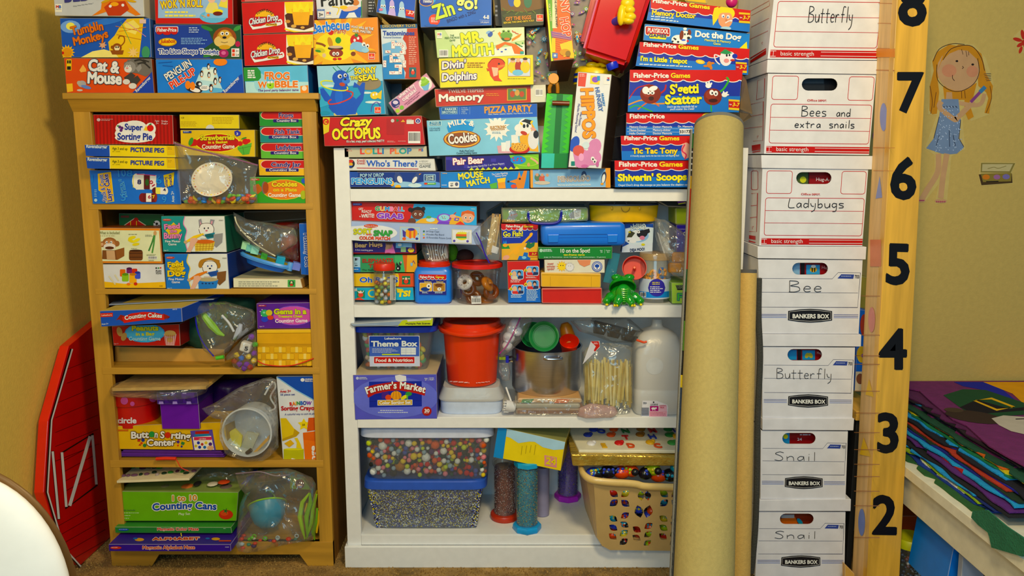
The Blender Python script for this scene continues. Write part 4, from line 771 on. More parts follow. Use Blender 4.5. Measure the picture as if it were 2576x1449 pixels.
# bags on the third shelf
bm=bmesh.new();pts=[(700,290),(820,200),(1000,80),(1330,90),(1335,200),(1200,300),(1000,480),(950,535),(850,500),(760,430),(720,380)]
tagb=bag('dark green cloth bag slumped behind the zip bags',pts,2.56,.09,m=mat('12402c',.8,bump=.6,bs=30),name='cloth_bag',seed=12,amp=.012)
def caps(pts,r,c,lab,name,cat,Y,m=None,flat=1.0,group=None,cr=True):
 bm=bmesh.new();q=[P(*cp(*p),Y)[:]for p in pts];rr=r;tube(bm,smooth(q)if cr else q,rr,8,flat=flat)if not isinstance(r,list)else tube(bm,q,r,8,flat=flat)
 return tag(fin(name,bm,m or mat(c,.35),smooth=True),lab,cat,group)
caps([(900,190),(930,240),(985,310),(1040,370),(1085,392)],[.004,.011,.013,.009,.003],'8ac42a','lime green plastic pea pod in the blue-sealed zip bag','toy_vegetable','toy vegetable',2.50)
caps([(1065,230),(1120,290),(1160,360)],.004,'d8d8d0','white plastic tongs in the blue-sealed zip bag','plastic_tongs','tongs',2.49)
caps([(1215,300),(1200,350),(1160,420)],[.006,.010,.004],'c8ccd0','white curved plastic piece beside the tongs in the zip bag','plastic_piece','toy piece',2.50)
caps([(1020,570),(1050,565),(1080,560)],.006,'58b838','small green piece hanging below the blue seal','plastic_piece','toy piece',2.43)
bm=bmesh.new();q=P(*cp(1258,478),2.44);v=[q+RY(18)@Vector(w)for w in((-.016,-.014,-.016),(.016,-.014,-.016),(.016,-.014,.016),(-.016,-.014,.016))];prism(bm,v,(0,.028,0))
die=tag(fin('toy_die',bm,mat('e0d8c0',.4),bev=.005),'large cream number die marked 5 in the gem bag','die');draw([T('5',1242,505,1275,510,32,'k',b=.03)],plane(2.424),die,off0=.002)
gem={}
for x,y,c,n in((1180,545,'d8b82a','yellow'),(1222,570,'3a6ab8','blue'),(1275,558,'e8c828','yellow'),(1318,590,'e8c828','yellow'),(1165,595,'b04a2c','orange'),(1205,615,'7a3aa0','purple'),(1262,620,'7a3aa0','purple'),(1300,400,'7a3a9a','purple'),(1320,530,'7a3a9a','purple'),(1240,650,'7a3a9a','purple'),(1330,460,'5aa03a','green'),(1290,640,'b0402c','red')):
 if n not in gem:
  bm=bmesh.new();lathe(bm,[(.001,-.011),(.0095,-.003),(.0095,.002),(.005,.007),(0,.007)],(0,0,0),8);me=bpy.data.meshes.new('gem');bm.to_mesh(me);bm.free();me.materials.append(mat(c,.2));gem[n]=me
 o=link('toy_gem',gem[n]);o.location=P(*cp(x,y),2.445);o.rotation_euler=(x*.3,y*.2,x*.1);tag(o,'%s plastic toy gem in the clear bag by the basket box'%n,'toy gem','toy gems in the clear bag')
bag('clear zip bag with blue seal hanging off the third shelf',[(830,130),(1100,120),(1330,190),(1335,330),(1180,430),(1110,540),(1000,560),(920,510),(880,400),(858,250)],2.47,.07,zpts=[(850,150),(858,270),(880,370),(930,470),(1000,555)],zipc='2a2ab0',seed=3)
bag('clear bag of toy gems and a number die beside basket box',[(1330,350),(1350,600),(1320,650),(1230,672),(1150,640),(1140,600),(1180,520),(1100,590),(1090,560),(1240,400)],2.443,.06,seed=4)
# ================= fourth shelf =================
sh=bag('clear bag wrapping the wooden puzzle board',[(185,800),(230,760),(500,745),(900,748),(975,775),(930,860),(760,870),(500,840),(190,836)],2.44,.2,seed=21,amp=.004)
bm=bmesh.new();v=[P(*cp(195,832),2.42),P(*cp(940,818),2.43),P(*cp(940,818),2.43)+Vector((.0,.2,.004)),P(*cp(195,832),2.42)+Vector((0,.2,.002))]
prism(bm,v,(0,0,.010));pz=tag(fin('puzzle_board',bm,mat('d8b060',.5,nz=.12),bev=.001),'wooden puzzle board lying on the red and purple tubs','puzzle')
for i,(x,y,c)in enumerate(((350,805,'5a8a3a'),(450,798,'d8c890'),(560,795,'3a3a3a'),(700,790,'c8643a'),(280,806,'e8d8a0'),(800,790,'3a3430'),(860,788,'3a3430'),(500,803,'d8b820'))):
 bm=bmesh.new();ell(bm,P(*cp(x,y),2.50),(.014,.03,.004),u=10,v=6);fin('puzzle_piece',bm,mat(c,.5),pz,smooth=True)
zs4=.366
rt=P(*cp(400,1130),2.47);q=empty('round_tub',rt,'red round tub printed circle with pink dots on its lid','tub')
yc=2.53;cx_=P(*cp(392,1000),yc).x;zt_,zl,zb_=P(*cp(392,848),2.46).z,P(*cp(392,955),2.46).z,P(*cp(392,1130),2.46).z
R1=(P(*cp(575,900),yc).x-P(*cp(212,900),yc).x)/2
bm=bmesh.new();lathe(bm,[(R1*.93,zb_),(R1*.93,zl+.004)],(cx_,yc,0),40);fin('tub_body',bm,mat('c0241a',.3),q,smooth=True)
bm=bmesh.new();lathe(bm,[(R1,zl),(R1,zt_),(R1*.96,zt_+.001),(0,zt_+.001)],(cx_,yc,0),40);lid=fin('lid',bm,mat('b8201a',.3),q,smooth=True)
class Cyl:
 def __init__(s,x,y,r):s.x,s.y,s.r=x,y,r
 def pt(s,px,py,off=0):
  d=ray(px,py);ox,oy=-s.x,-s.y;r=s.r+off;a=d.x**2+d.y**2;b=2*(d.x*ox+d.y*oy);c=ox*ox+oy*oy-r*r;D=max(b*b-4*a*c,0)
  return CAM+d*((-b-math.sqrt(D))/(2*a))
draw([ES(292,908,30,30,'c85a90'),ES(356,932,18,18,'c85a90'),ES(520,888,32,30,'c85a90')],Cyl(cx_,yc,R1),lid)
draw([T('circle',238,1085,388,1085,46,'w',ol='c85a70',b=.04,ow=.02)],Cyl(cx_,yc,R1*.93),q)
box('purple open-topped storage box beside the red round tub',(572,925,880,925,892,1132,592,1132),2.455,.13,'6a2c98',side='4a1c72',name='storage_box',cat='box',m=MATTE)
lx_=[R(560+k*72,845+(k%2)*22,600+k*72,885+(k%2)*22,'2a1a5a')for k in range(5)]+[R(575+k*72,890,612+k*72,922,'3a226a')for k in range(4)]+[Q([(568+k*110,912),(600+k*110,912),(606+k*110,932),(566+k*110,934)],'a890d8')for k in range(3)]+[R(575+k*90,842,605+k*90,852,'b0a0e0')for k in range(3)]
box('dark purple checked lid of the purple storage box',(545,842,868,838,878,934,552,936),2.445,.15,'4a2a80',lx_,side='33205c',name='checked_box_top',cat='box top',m=MATTE)
box('yellow button sorting game box under the round and purple tubs',(228,1108,1085,1075,1120,1300,238,1292),2.462,.26,'dcae1c',[Q([(815,1145),(990,1135),(1018,1300),(840,1300)],'5a4a9a'),Q([(835,1195),(980,1185),(1005,1295),(850,1298)],'e8e0c8'),R(855,1150,965,1172,'b02a20',dy=-4),Q([(850,1172),(960,1168),(975,1185),(845,1190)],'2a7a9a'),R(845,1195,985,1220,'c83a50',dy=-3),E(880,1240,12,12,'2a3a9a'),E(910,1252,11,11,'b03a2a'),E(940,1240,12,12,'d8c040'),E(890,1275,12,12,'2a3a9a'),E(930,1275,12,12,'2a6aa0'),E(975,1250,14,14,'4a2a70'),E(860,1265,11,11,'c8b83a'),E(975,1280,26,18,'d8a878'),R(240,1134,325,1148,'c86a20'),R(398,1212,420,1230,'b83a28'),star(442,1218,16,12,6,'2a3a80'),Q([(405,1260),(418,1246),(428,1262)],'b83a28'),E(455,1260,14,14,'2f7a3a'),star(430,1242,12,7,5,'d8402a'),star(720,1232,16,9,5,'4a2a80'),Q([(748,1228),(774,1238),(764,1258),(742,1250)],'2f7a3a'),Q([(710,1255),(728,1255),(718,1270)],'d8402a'),E(748,1268,8,8,'2a3a80'),E(512,1172,24,24,'2a8a3a'),E(638,1178,24,24,'c83a28'),T('Butt',346,1205,488,1198,54,'w',ol='4a3010',b=.06,ow=.06,jig=.3),T('n',532,1196,560,1198,54,'w',ol='4a3010',b=.06,ow=.06),T('S',578,1200,612,1202,54,'w',ol='4a3010',b=.06,ow=.06),T('rting',662,1202,818,1212,54,'w',ol='4a3010',b=.06,ow=.06,jig=.3),T('Center',472,1262,698,1260,54,'w',ol='4a3010',b=.06,ow=.06,jig=.3),T('circles',885,1214,942,1211,12,'w')],side='a07c10',top='c89a2a')
for i,(y,c)in enumerate(((1348,'5a2c80'),(1334,'6a389a'),(1320,'56287a'),(1308,'6a3a94'))):
 v=P(*cp(242+i*14,y),2.47);w=P(*cp(1085-i*8,y+6),2.47);bm=bmesh.new();prism(bm,[v,w,w+Vector((0,.22,.0)),v+Vector((0,.22,0))],(0,0,.0042));tag(fin('foam_mat',bm,mat(c,.8)),'%s purple foam mat under the button game box'%('lowest','second','third','topmost')[i],'mat','purple mats under the button box')
tg=caps([(545,1368),(620,1364),(702,1366)],.0055,'d8401c','red-orange rubber grip with cord on the fourth shelf edge','rope_handle','handle',2.435,cr=False)
bm=bmesh.new();tube(bm,smooth([P(*cp(x,y),2.436)[:]for x,y in((700,1366),(716,1395),(735,1430),(765,1450),(800,1462))]),.0014,6);fin('cord',bm,mat('d8401c',.7),tg,smooth=True)
# white bucket in clear bag, mouth facing the viewer
oc=P(*cp(1262,1160),2.45);Rb=(P(*cp(1462,1160),2.45)-oc).length
bm=bmesh.new();Mb=RX(88)
lathe(bm,[(Rb,0),(Rb,-.003),(Rb*.97,-.004),(Rb*.92,-.10),(0,-.10),(0,-.097),(Rb*.9,-.097),(Rb*.94,-.002),(Rb*.94,0),(Rb,0)],oc,44,Mb,cap=False)
bu=tag(fin('plastic_bucket',bm,mat('d8dad4',.35),smooth=True),'white round bucket on its side inside a clear bag','bucket')
back=plane(2.50)
def slab(pts,Y,th,c,name,lab,cat,m=None):
 bm=bmesh.new();prism(bm,[P(*cp(*p),Y)for p in pts],(0,th,0));return tag(fin(name,bm,m or mat(c,.5),bev=.0008),lab,cat)
slab([(1165,1130),(1225,1190),(1215,1270),(1170,1320),(1090,1225),(1130,1150)],2.49,.01,'ecd828','yellow_sponge','yellow card piece inside the white bucket','card')
slab([(1260,1155),(1360,1170),(1300,1300),(1210,1290)],2.50,.01,'b8b898','grey_card','greyish card piece inside the white bucket','card')
slab([(1440,1180),(1440,1215),(1320,1335),(1305,1325)],2.475,.008,'d8a01c','yellow_ruler','amber strip leaning inside the white bucket','strip')
caps([(1262,1325),(1300,1296)],.007,'2a1c14','dark brown peg inside the white bucket','toy_peg','toy peg',2.46)
caps([(1405,860),(1440,800),(1475,760),(1490,800),(1450,880),(1490,960),(1440,990)],.003,'d0d0c4','white plastic loop of the bagged scoop by crayon box','plastic_loop','loop',2.47)
bag('clear zip bag around the white bucket on the fourth shelf',[(905,970),(1000,930),(1200,800),(1420,720),(1495,720),(1505,900),(1515,1290),(1400,1385),(1240,1392),(1090,1330),(1040,1200),(1060,1030),(940,1015)],2.44,.07,seed=6,amp=.008,zpts=None)
bag('dark crumpled purple bag behind the white bucket bag',[(980,750),(1300,725),(1420,730),(1400,900),(1200,1000),(1020,1000),(980,900)],2.6,.08,m=mat('2a1444',.35,bump=.5,bs=25),name='plastic_bag',seed=17)
box('white and blue crayon sorting game box standing upright at right',(1495,716,1800,712,1812,1388,1550,1390),2.462,.2,'dcdcd4',[Q([(1500,718),(1800,714),(1806,905),(1650,820)],'2350a0'),L([(1500,720),(1650,822),(1806,908)],8,'8ab8d8'),E(1705,742,16,14,'w'),T('LEARNING',1725,742,1800,742,14,'w',b=.02),T('RESOUR',1725,756,1800,756,12,'w',b=.02),L([(1528,816),(1556,815)],2,'e'),T('Ages 3+',1528,842,1615,838,20,'b8281c',b=.03),T('56 piece set',1530,864,1645,862,15,'2a3a80',b=.02),T('RAINBOW',1605,948,1775,940,30,['c8281a','e87a1c','e8c41c','2f8a3a','2a6ab8','2a3a90','7a3a9a'],b=.06,arc=6),T('Sorting Crayo',1536,982,1800,978,34,'b8281c',b=.06),T('A colorful way to sort & pla',1565,1020,1802,1014,14,'2a3a80',b=.01),Q([(1530,1045),(1575,1045),(1640,1130),(1680,1160),(1650,1185),(1545,1225)],'d8b81c'),Q([(1640,1128),(1682,1160),(1655,1190),(1545,1228),(1543,1210),(1630,1175)],'b89414'),star(1715,1095,50,26,5,'e8cc28',a=-90),T('20',1702,1105,1726,1102,16,'5a4a10'),Q([(1752,1042),(1800,1040),(1806,1140),(1740,1150)],'c8581c'),Q([(1708,1160),(1806,1148),(1810,1230),(1712,1215)],'d8681c'),Q([(1712,1215),(1808,1228),(1812,1384),(1725,1384)],'e0742a'),Q([(1640,1200),(1665,1200),(1690,1250),(1700,1285),(1655,1280),(1660,1240)],'e0c41c'),Q([(1560,1245),(1610,1215),(1640,1245),(1600,1275)],'d8a81c'),R(1556,1288,1715,1384,'b8b41c'),E(1635,1290,78,8,'d8d03a'),Q([(1620,1360),(1650,1368),(1640,1378),(1615,1372)],'w'),T('nge',1806,1384,1800,1262,34,'w',b=.05)],side='b0b0a8')
# ================= bottom shelf of the wooden bookcase =================
crop(*F2_)
def board(q0,q1,Y,dep,th,c,name,lab,cat,shift=0.0,rise=0.0,bev=.0008):
 a,b=P(*cp(*q0),Y),P(*cp(*q1),Y);e=Vector((shift,dep,rise));bm=bmesh.new();prism(bm,[a,b,b+e,a+e],(0,0,th));return tag(fin(name,bm,mat(c,.5,nz=.06),bev=bev),lab,cat)
pb=board((288,372),(1000,345),2.43,.24,.0075,'e4d8a8','puzzle_board','cream wooden puzzle board topmost on the bottom shelf','puzzle')
rnd=random.Random(8)
a0,b0=P(*cp(310,340),2.44),P(*cp(990,318),2.44)
for i in range(26):
 t=(i%13)/12;dpt=.02+.06*(i//13)+rnd.uniform(0,.03);q=a0.lerp(b0,t)+Vector((0,dpt,.004));bm=bmesh.new();ell(bm,q,(rnd.uniform(.006,.012),.008,.004),u=8,v=5)
 fin('puzzle_piece',bm,mat(rnd.choice(['2f7a2a','6a4a5a','a89a90','16301c','4a2030','8ab040','1c1420']),.5),pb,smooth=True)
cl=box('lime green counting cans box with a red tomato',(302,452,1482,462,1462,745,313,745),2.455,.26,'6cac22',[E(1360,680,70,48,'c03a1c'),E(1345,668,40,24,'d0502c'),star(1358,645,34,10,5,'1f6a28'),T('1 to 10',820,545,1078,540,56,'c88a2a',ol='ece8d8',b=.05,ow=.07),T('Counting Cans',640,640,1268,632,70,'2450a0',ol='ece8d8',b=.06,ow=.07,arc=14),T('Play Set',895,684,1010,682,24,'d8e4b0',b=.02),T('Skills Include',332,645,470,642,16,'4a7a3a'),NT(345,660,528,676,1,'b8d890'),NT(345,686,428,702,1,'b8d890'),NT(345,712,410,728,1,'b8d890')],side='3f7a18',top='8a9a50')
for i,(x,y,w_,c)in enumerate(((520,392,.02,'c88a5a'),(980,372,.02,'c8703a'),(1230,350,.018,'d8d0b0'),(1080,345,.012,'15151a'),(760,378,.02,'8a8a60'),(1340,330,.02,'c8502c'),(1360,375,.02,'6a5a50'))):
 bm=bmesh.new();ell(bm,P(*cp(x,y+30),2.50),(w_,.02,.004),u=10,v=6);tag(fin('puzzle_piece',bm,mat(c,.5),smooth=True),('flat tan puzzle piece at left','flat orange puzzle piece mid-way','flat cream puzzle piece','flat black puzzle piece','flat olive puzzle piece','flat red puzzle piece at the right','flat brown puzzle piece at the right')[i]+' on top of the green cans box','puzzle piece')
box('blue striped box end behind the green cans box',(1440,440,1540,350,1585,350,1500,470),2.52,.1,'2a4ab0',[L([(1460,450),(1560,360)],12,'c8d8e8')],name='toy_package',cat='box')
bm=bmesh.new();p0,p1=P(*cp(268,862),2.43),P(*cp(1418,866),2.43)
box('dark green flat maze box with red title under the cans box',(268,802,1410,806,1420,866,272,862),2.43,.28,'2a7a30',[E(355,828,52,12,'2a4aa0'),NT(310,822,398,834,1,'9ab8e0'),T('Magnetic Color Maze',685,835,1092,834,28,'c83a20',ol='e8d8b8',b=.05,ow=.06),NT(1335,815,1365,825,1,'b8d8b0')],top='3f8a34')
bd=board((305,910),(1425,912),2.435,.26,.0092,'e4dcae','maze_board','cream magnetic board sandwiched between green and purple maze boxes','board',bev=.002)
bm=bmesh.new();tube(bm,smooth([P(*cp(x,y),2.425)[:]for x,y in((918,862),(925,895),(950,918),(980,928),(1010,925))]),.0016,6);fin('yellow_cord',bm,mat('e8cc20',.6),bd,smooth=True)
pm=box('purple flat alphabet maze box lowest in the wooden bookcase',(205,972,1405,974,1410,1044,210,1042),2.37,.30,'3a2488',[E(280,1006,56,14,'c8402c'),NT(236,1000,324,1012,1,'e8c0b0'),T('Magnetic Alphabet Maze',540,1018,1056,1016,32,'c04a2c',ol='e8d8c0',b=.05,ow=.06),T('GG608',1352,1003,1390,1003,10,'c8c0d8')],top='3c2a80')
zt2=P(*cp(800,973),2.37).z
draw([T('ALPHABET',640,935,1100,930,24,'c04a2c',ol='e8d8c0',b=.06,ow=.05),E(510,928,46,16,'d8a03a'),E(1260,922,42,14,'d8a03a'),E(470,918,22,9,'3a6ab0'),E(1180,918,22,9,'3a6ab0'),R(1290,935,1410,948,'c04a2c')],Face((0,0,zt2),(0,0,1)),pm,tname='lid_lettering',pname='lid_picture')
# blue bowl bag and corn tongs
oc=P(*cp(1770,640),2.50)
bm=bmesh.new();Mb=RX(-25)@RY(20)
lathe(bm,[(0,-.058),(.025,-.055),(.045,-.038),(.056,-.012),(.060,.018),(.063,.020),(.060,.022),(.056,.018),(.052,-.010),(.04,-.034),(0,-.05)],oc,36,RY(-16)@RX(-38));bwl=tag(fin('toy_bowl',bm,mat('2f8aa0',.3),smooth=True),'teal blue plastic bowl with lime rim in the big clear bag','bowl')
bm=bmesh.new();M8=RY(-16)@RX(-38);tube(bm,[oc+M8@Vector((.0615*math.cos(k*math.pi/16),.0615*math.sin(k*math.pi/16),.021))for k in range(33)],.003,8);fin('rim',bm,mat('8ac42c',.3),bwl,smooth=True)
rnd=random.Random(4)
for i in range(46):
 x,y=rnd.uniform(1500,2080),rnd.uniform(880,1020)
 if y>1040-(x-1480)*.18:continue
 c,n=rnd.choice([('2f8a6a','green'),('d8401c','orange'),('b8c8c0','pale'),('6ab838','lime'),('4a2a60','purple'),('1c5a50','teal'),('c8c0a8','cream')])
 bm=bmesh.new();s=rnd.uniform(.006,.010);q=P(*cp(x,y),2.44+rnd.uniform(0,.03))
 if i%3==0:tube(bm,[q+Vector((.006*math.cos(k),0,.006*math.sin(k)))for k in[j*math.pi/6 for j in range(13)]],.002,6)
 else:ell(bm,q,(s,s*.8,s*.7),u=8,v=6)
 tag(fin('toy_ring' if i%3==0 else 'toy_counter',bm,mat(c,.35),smooth=True),'%s plastic %s low in the big clear bag'%(n,'ring' if i%3==0 else 'counter'),'toy piece','small toy pieces in the big clear bag')
box('lime package with a brown picture in the big clear bag',(1985,300,2120,330,2200,440,1990,430),2.56,.02,'8ab038',[E(2085,380,45,50,'8a4420'),E(2080,360,18,18,'5a2a14')],name='toy_package',cat='package')
box('dark teal box seen through the big clear bag',(1520,380,1980,330,1990,430,1600,600),2.66,.05,'1a3a40',name='toy_package',cat='package')
def husk(pts,r,c,lab,Y):
 caps(pts,r,c,lab,'corn_tongs','toy tongs',Y)
husk([(2180,470),(2110,560),(2085,700),(2110,820),(2135,920)],[.003,.007,.008,.006,.002],'9cc42c','leftmost lime green husk of the toy corn',2.44)
husk([(2185,470),(2190,560),(2150,700),(2160,900)],[.003,.007,.008,.003],'7ab028','middle lime green husk of the toy corn',2.435)
husk([(2250,480),(2215,620),(2200,760),(2150,915)],[.003,.006,.007,.002],'8cbc2a','third lime green husk of the toy corn',2.437)
husk([(2255,620),(2240,760),(2215,850),(2230,930)],[.004,.006,.007,.002],'6aa428','rightmost lime green husk of the toy corn',2.44)
husk([(2160,570),(2150,640),(2155,720)],[.004,.008,.003],'e0b41c','left yellow ear inside the toy corn husks',2.452)
husk([(2260,640),(2250,740),(2250,860)],[.004,.009,.003],'e0b41c','right yellow ear inside the toy corn husks',2.45)
husk([(2255,440),(2240,500),(2215,560)],[.002,.006,.003],'d8c430','small yellow tip above the toy corn husks',2.47)
bag('big clear bag with toy bowl and rings on bottom shelf',[(1455,290),(1650,250),(1990,225),(2240,330),(2245,700),(2230,930),(1900,985),(1720,1040),(1560,1062),(1450,1020),(1470,800),(1490,600),(1560,420)],2.43,.10,seed=14,amp=.012,zpts=[(1455,280),(1560,270),(1700,262),(1850,300),(1990,290)],zipc='7a6a70')
bag('crumpled clear bag with dark contents above the green cans box',[(1000,330),(1110,215),(1400,215),(1640,225),(1600,300),(1480,400),(1200,400)],2.56,.05,seed=15,amp=.01)
# ================= boxes piled on the white bookcase, left half =================
crop(*B_)
YB=2.445
gol=lambda x,y,s=48:[R(x,y,x+s,y+s,'e8d8b8'),R(x+3,y+3,x+s-3,y+s-3,'d8401c'),T('Goliath',x+7,y+s*.74,x+s-7,y+s*.74,s*.26,'w',b=.02),E(x+s/2,y+s*.35,s*.12,s*.12,'e8a83a')]
box('white game box with blue trousers picture above the barbecue box',(33,-150,382,-150,388,132,52,142),2.47,.24,'dcdcd4',[Q([(235,75),(345,60),(395,45),(375,130),(350,128),(330,90),(290,95),(260,140),(215,135)],'2a5ab0'),E(300,65,60,18,'e8b890',a=-10),E(250,55,30,14,'e8c030'),E(340,20,26,22,'c87a3a'),Q([(380,10),(395,0),(395,140),(380,140)],'2a7a3a'),L([(165,50),(215,60),(200,110)],7,'e8c838',sm=True),R(55,68,108,135,'2a5a9a'),R(58,82,105,132,'w'),T('3+',66,122,98,122,26,'k',b=.03),NT(60,72,104,80,1,'w'),T('Pants',78,48,330,30,100,'14140f',b=.02)]+MB(118,80,44),side='b8b4a0')
box('orange game box with grill and vegetables on a yellow burst',(5,152,503,126,516,464,25,482),YB,.25,'e08a18',[star(190,340,300,150,16,'e8b01e',a=6),E(190,345,150,110,'eed42c'),E(155,240,22,22,'c8301c'),E(150,315,18,40,'c88a2c',a=-15),E(210,300,22,24,'2f8a2c'),E(75,375,38,18,'c8b82a',a=10),E(60,380,22,9,'3a8a2c',a=10),E(105,412,14,16,'d8b88a'),L([(45,320),(90,330),(115,345)],16,'8a4a14',sm=True),E(190,360,58,16,'3a2410'),E(190,350,52,10,'c8b090'),E(195,395,52,32,'8a3414'),E(178,400,12,14,'w'),E(205,400,12,14,'w'),E(180,402,5,6,'k'),E(203,402,5,6,'k'),E(185,440,16,10,'c8281a'),E(220,438,16,10,'c8281a'),E(345,300,46,46,'c4281c'),E(332,300,9,11,'w'),E(358,285,9,11,'w'),star(345,262,22,10,6,'2f7a2c'),E(370,350,66,34,'8ab8dc',a=20),Q([(300,335),(320,320),(325,370),(298,372)],'8ab8dc'),E(400,330,14,16,'w'),E(428,342,13,15,'w'),E(403,335,6,7,'k'),E(428,346,6,7,'k'),E(412,375,28,18,'9ac4e0'),E(322,400,18,16,'7a3a14'),NT(440,385,500,398,2,'8a4a10'),T('Barbecue',25,255,295,222,76,'3a7ac8',ol='e8e0d0',b=.06,ow=.05,jig=.5,arc=10),T('Party',182,250,272,242,34,'b8582a',ol='f0d8a0',b=.05,ow=.05),T('WHO WILL BE THE',305,208,472,226,20,'w',ol='6a3a10',b=.03,ow=.04,jig=.6),T('GRAL MASTER?',315,238,455,250,20,'w',ol='6a3a10',b=.03,ow=.04,jig=.6)]+gol(435,395),side='b06a18',top='c8a060')
sea='2458b0'
box('turquoise game box with a blue seal balancing rings',(50,492,534,478,562,850,80,866),YB,.25,'3a94b4',[Q([(50,492),(534,478),(540,600),(300,640),(60,650)],'9ac8d8'),Q([(60,650),(180,630),(200,760),(75,800)],'4aa8c0'),E(440,620,90,50,'8a7a58'),E(140,640,50,10,'d0e0e4'),E(470,760,60,10,'d0e0e4'),E(420,690,40,8,'d0e0e4'),E(110,840,40,14,'1f8aa0'),L([(170,500),(240,560),(300,500)],6,'2f8a5a',sm=True),L([(200,490),(270,540),(350,490)],5,'2f8a5a',sm=True),E(265,850,90,30,'c8b868'),Q([(190,600),(270,600),(300,700),(360,780),(340,850),(200,858),(140,800),(150,720)],sea),E(250,780,110,80,sea),Q([(75,660),(100,655),(150,720),(160,770),(110,750),(80,700)],sea),Q([(320,760),(380,700),(355,650),(320,650),(330,610),(370,640),(390,612),(410,615),(405,680),(395,740),(350,810)],sea),E(228,580,62,58,sea),E(268,602,30,22,'4a7ac8'),E(222,568,16,16,'w'),E(262,560,12,14,'w'),E(226,570,8,9,'k'),E(264,562,6,8,'k'),E(262,590,10,8,'k'),E(240,628,22,14,'b84a2a',a=10),E(215,720,30,60,'3468c0'),L([(80,610),(110,600),(170,605)],9,'d8d82c',sm=True),L([(80,610),(95,640),(160,665),(240,675),(280,665),(275,645)],9,'d8d82c',sm=True),L([(270,675),(318,690),(300,730),(220,765),(150,775),(138,755),(160,740)],9,'d0401c',sm=True),E(480,710,32,28,'e0c020'),Q([(500,700),(535,670),(530,740),(505,730)],'e0c020'),E(472,705,7,9,'w'),E(495,700,7,9,'w'),L([(455,830),(465,780),(500,760),(525,800),(520,850)],5,'5a3a9a',sm=True),T('SONNY',332,553,494,540,46,'ecd820',ol='3a2a14',b=.07,ow=.05,jig=.3),T('THE',303,595,360,590,28,'ecd820',ol='3a2a14',b=.06,ow=.06),T('SEAL',362,603,502,594,44,'ecd820',ol='3a2a14',b=.07,ow=.05,jig=.3)]+gol(480,795),side='7ab0c0')
box('red game box with yellow bubble title and barcode, under the seal box',(94,872,830,860,855,1078,106,1088),2.43,.26,'b82818',[R(570,880,700,1000,'a82216'),Q([(95,872),(148,872),(140,980),(100,1000)],'d8c030'),E(118,905,24,24,'c83a20'),T('C',108,920,128,920,26,'ecd820',b=.05),E(614,898,13,13,'c8c0b0'),star(650,896,14,8,3,'2a6a2c'),Q([(675,908),(692,888),(708,908)],'d8a02a'),R(718,892,772,922,'d8d0b8'),NT(722,886,770,890,1,'w'),E(803,900,20,20,'d8d8e0'),E(803,900,15,15,'2a2a7a'),T('i',799,910,807,910,18,'w',b=.03),NT(575,1048,640,1062,2,'e0a090'),NT(655,1048,720,1056,1,'e0a090')]+BAR(730,978,820,1066)+[T('Crazy',222,942,455,930,62,'ecdc28',ol='4a2a14',b=.08,ow=.04,jig=.6,sh=.2),T('OCTOPUS',165,1035,525,1028,82,'ecdc28',ol='4a2a14',b=.09,ow=.035,jig=.5),T("It's a fast, crazy, pearl collecting PARTY!",272,1060,553,1056,18,'w',ol='2a1410',b=.02,ow=.03,jig=.2)],side='9a2a1c',top='c8b090')
box('beige flat game box with multicoloured capitals under the octopus box',(252,1094,866,1086,871,1166,255,1172),2.45,.26,'c2bc9a',[NT(272,1105,312,1132,2,'c08a78')]+[T('LOLLI',370,1145,552,1143,42,['d84a3a','e8a83a','3a9a8a','d84a3a','3a78a8'],b=.05),T('PLOP',592,1143,755,1142,42,['d8604a','e88a3a','3a9a8a','4a7aa8'],b=.05),T('MB',808,1125,842,1125,20,['r','b'],b=.04)],side='a8a080')
box('cream flat game box with large blue question title and red line',(255,1180,925,1180,936,1272,260,1270),2.452,.26,'d8d6c6',[E(303,1218,30,32,'16161e'),E(303,1200,18,12,'c83a28'),E(303,1222,16,12,'d8a83a'),Q([(288,1232),(318,1232),(303,1246)],'2a4aa0'),L([(348,1249),(806,1257)],5,'b8301c'),NT(275,1252,335,1260,1,'a8a490'),T('Knock!',350,1203,412,1203,20,'b8301c'),T('Knock!',350,1222,412,1222,20,'b8301c'),T("Who's There?",420,1236,800,1238,46,'2a5ab0',b=.02),T('A MEMORY',812,1204,880,1204,12,'a8a490'),T('MATCHING',812,1224,900,1224,14,'a8a490'),T('GAME',812,1246,898,1246,20,'6a6a60')],side='b0ac98')
box('navy flat game box with penguins sliding, bottom left on white bookcase',(280,1278,966,1276,968,1396,292,1394),2.456,.26,'22387c',[Q([(600,1395),(700,1350),(800,1360),(900,1340),(966,1360),(967,1395)],'6a9ad8'),E(690,1370,80,20,'9ac0e8'),E(780,1378,50,16,'c8dcf0'),E(300,1300,60,40,'30509a'),R(845,1295,935,1350,'8ab0c8',6),R(852,1302,928,1344,'2a3a6a',4),T('GAME',860,1320,922,1320,16,'c8e0ec',b=.03),T('ZONE',860,1340,922,1340,16,'c8e0ec',b=.03),R(848,1358,936,1374,'5aa83a',4),R(850,1359,872,1373,'d83a20',3),NT(876,1362,932,1371,1,'w'),E(658,1325,30,40,'3a4a7a',a=-25),E(668,1335,18,28,'w',a=-25),E(648,1292,16,14,'3a4a7a'),E(655,1390,22,16,'e8b02a'),E(612,1365,14,20,'e8b02a'),E(785,1330,22,40,'3a4a7a',a=35),E(778,1338,14,28,'w',a=35),E(800,1296,14,10,'3a4a7a'),Q([(812,1292),(830,1290),(812,1302)],'e8a02a'),T("POP N' DROP",372,1318,550,1312,26,'a8c8ec',ol='1a2450',b=.06,ow=.03),T('PENGUINS',308,1368,612,1368,44,'4a94d8',ol='d8e4ec',b=.07,ow=.05)],side='182a60')
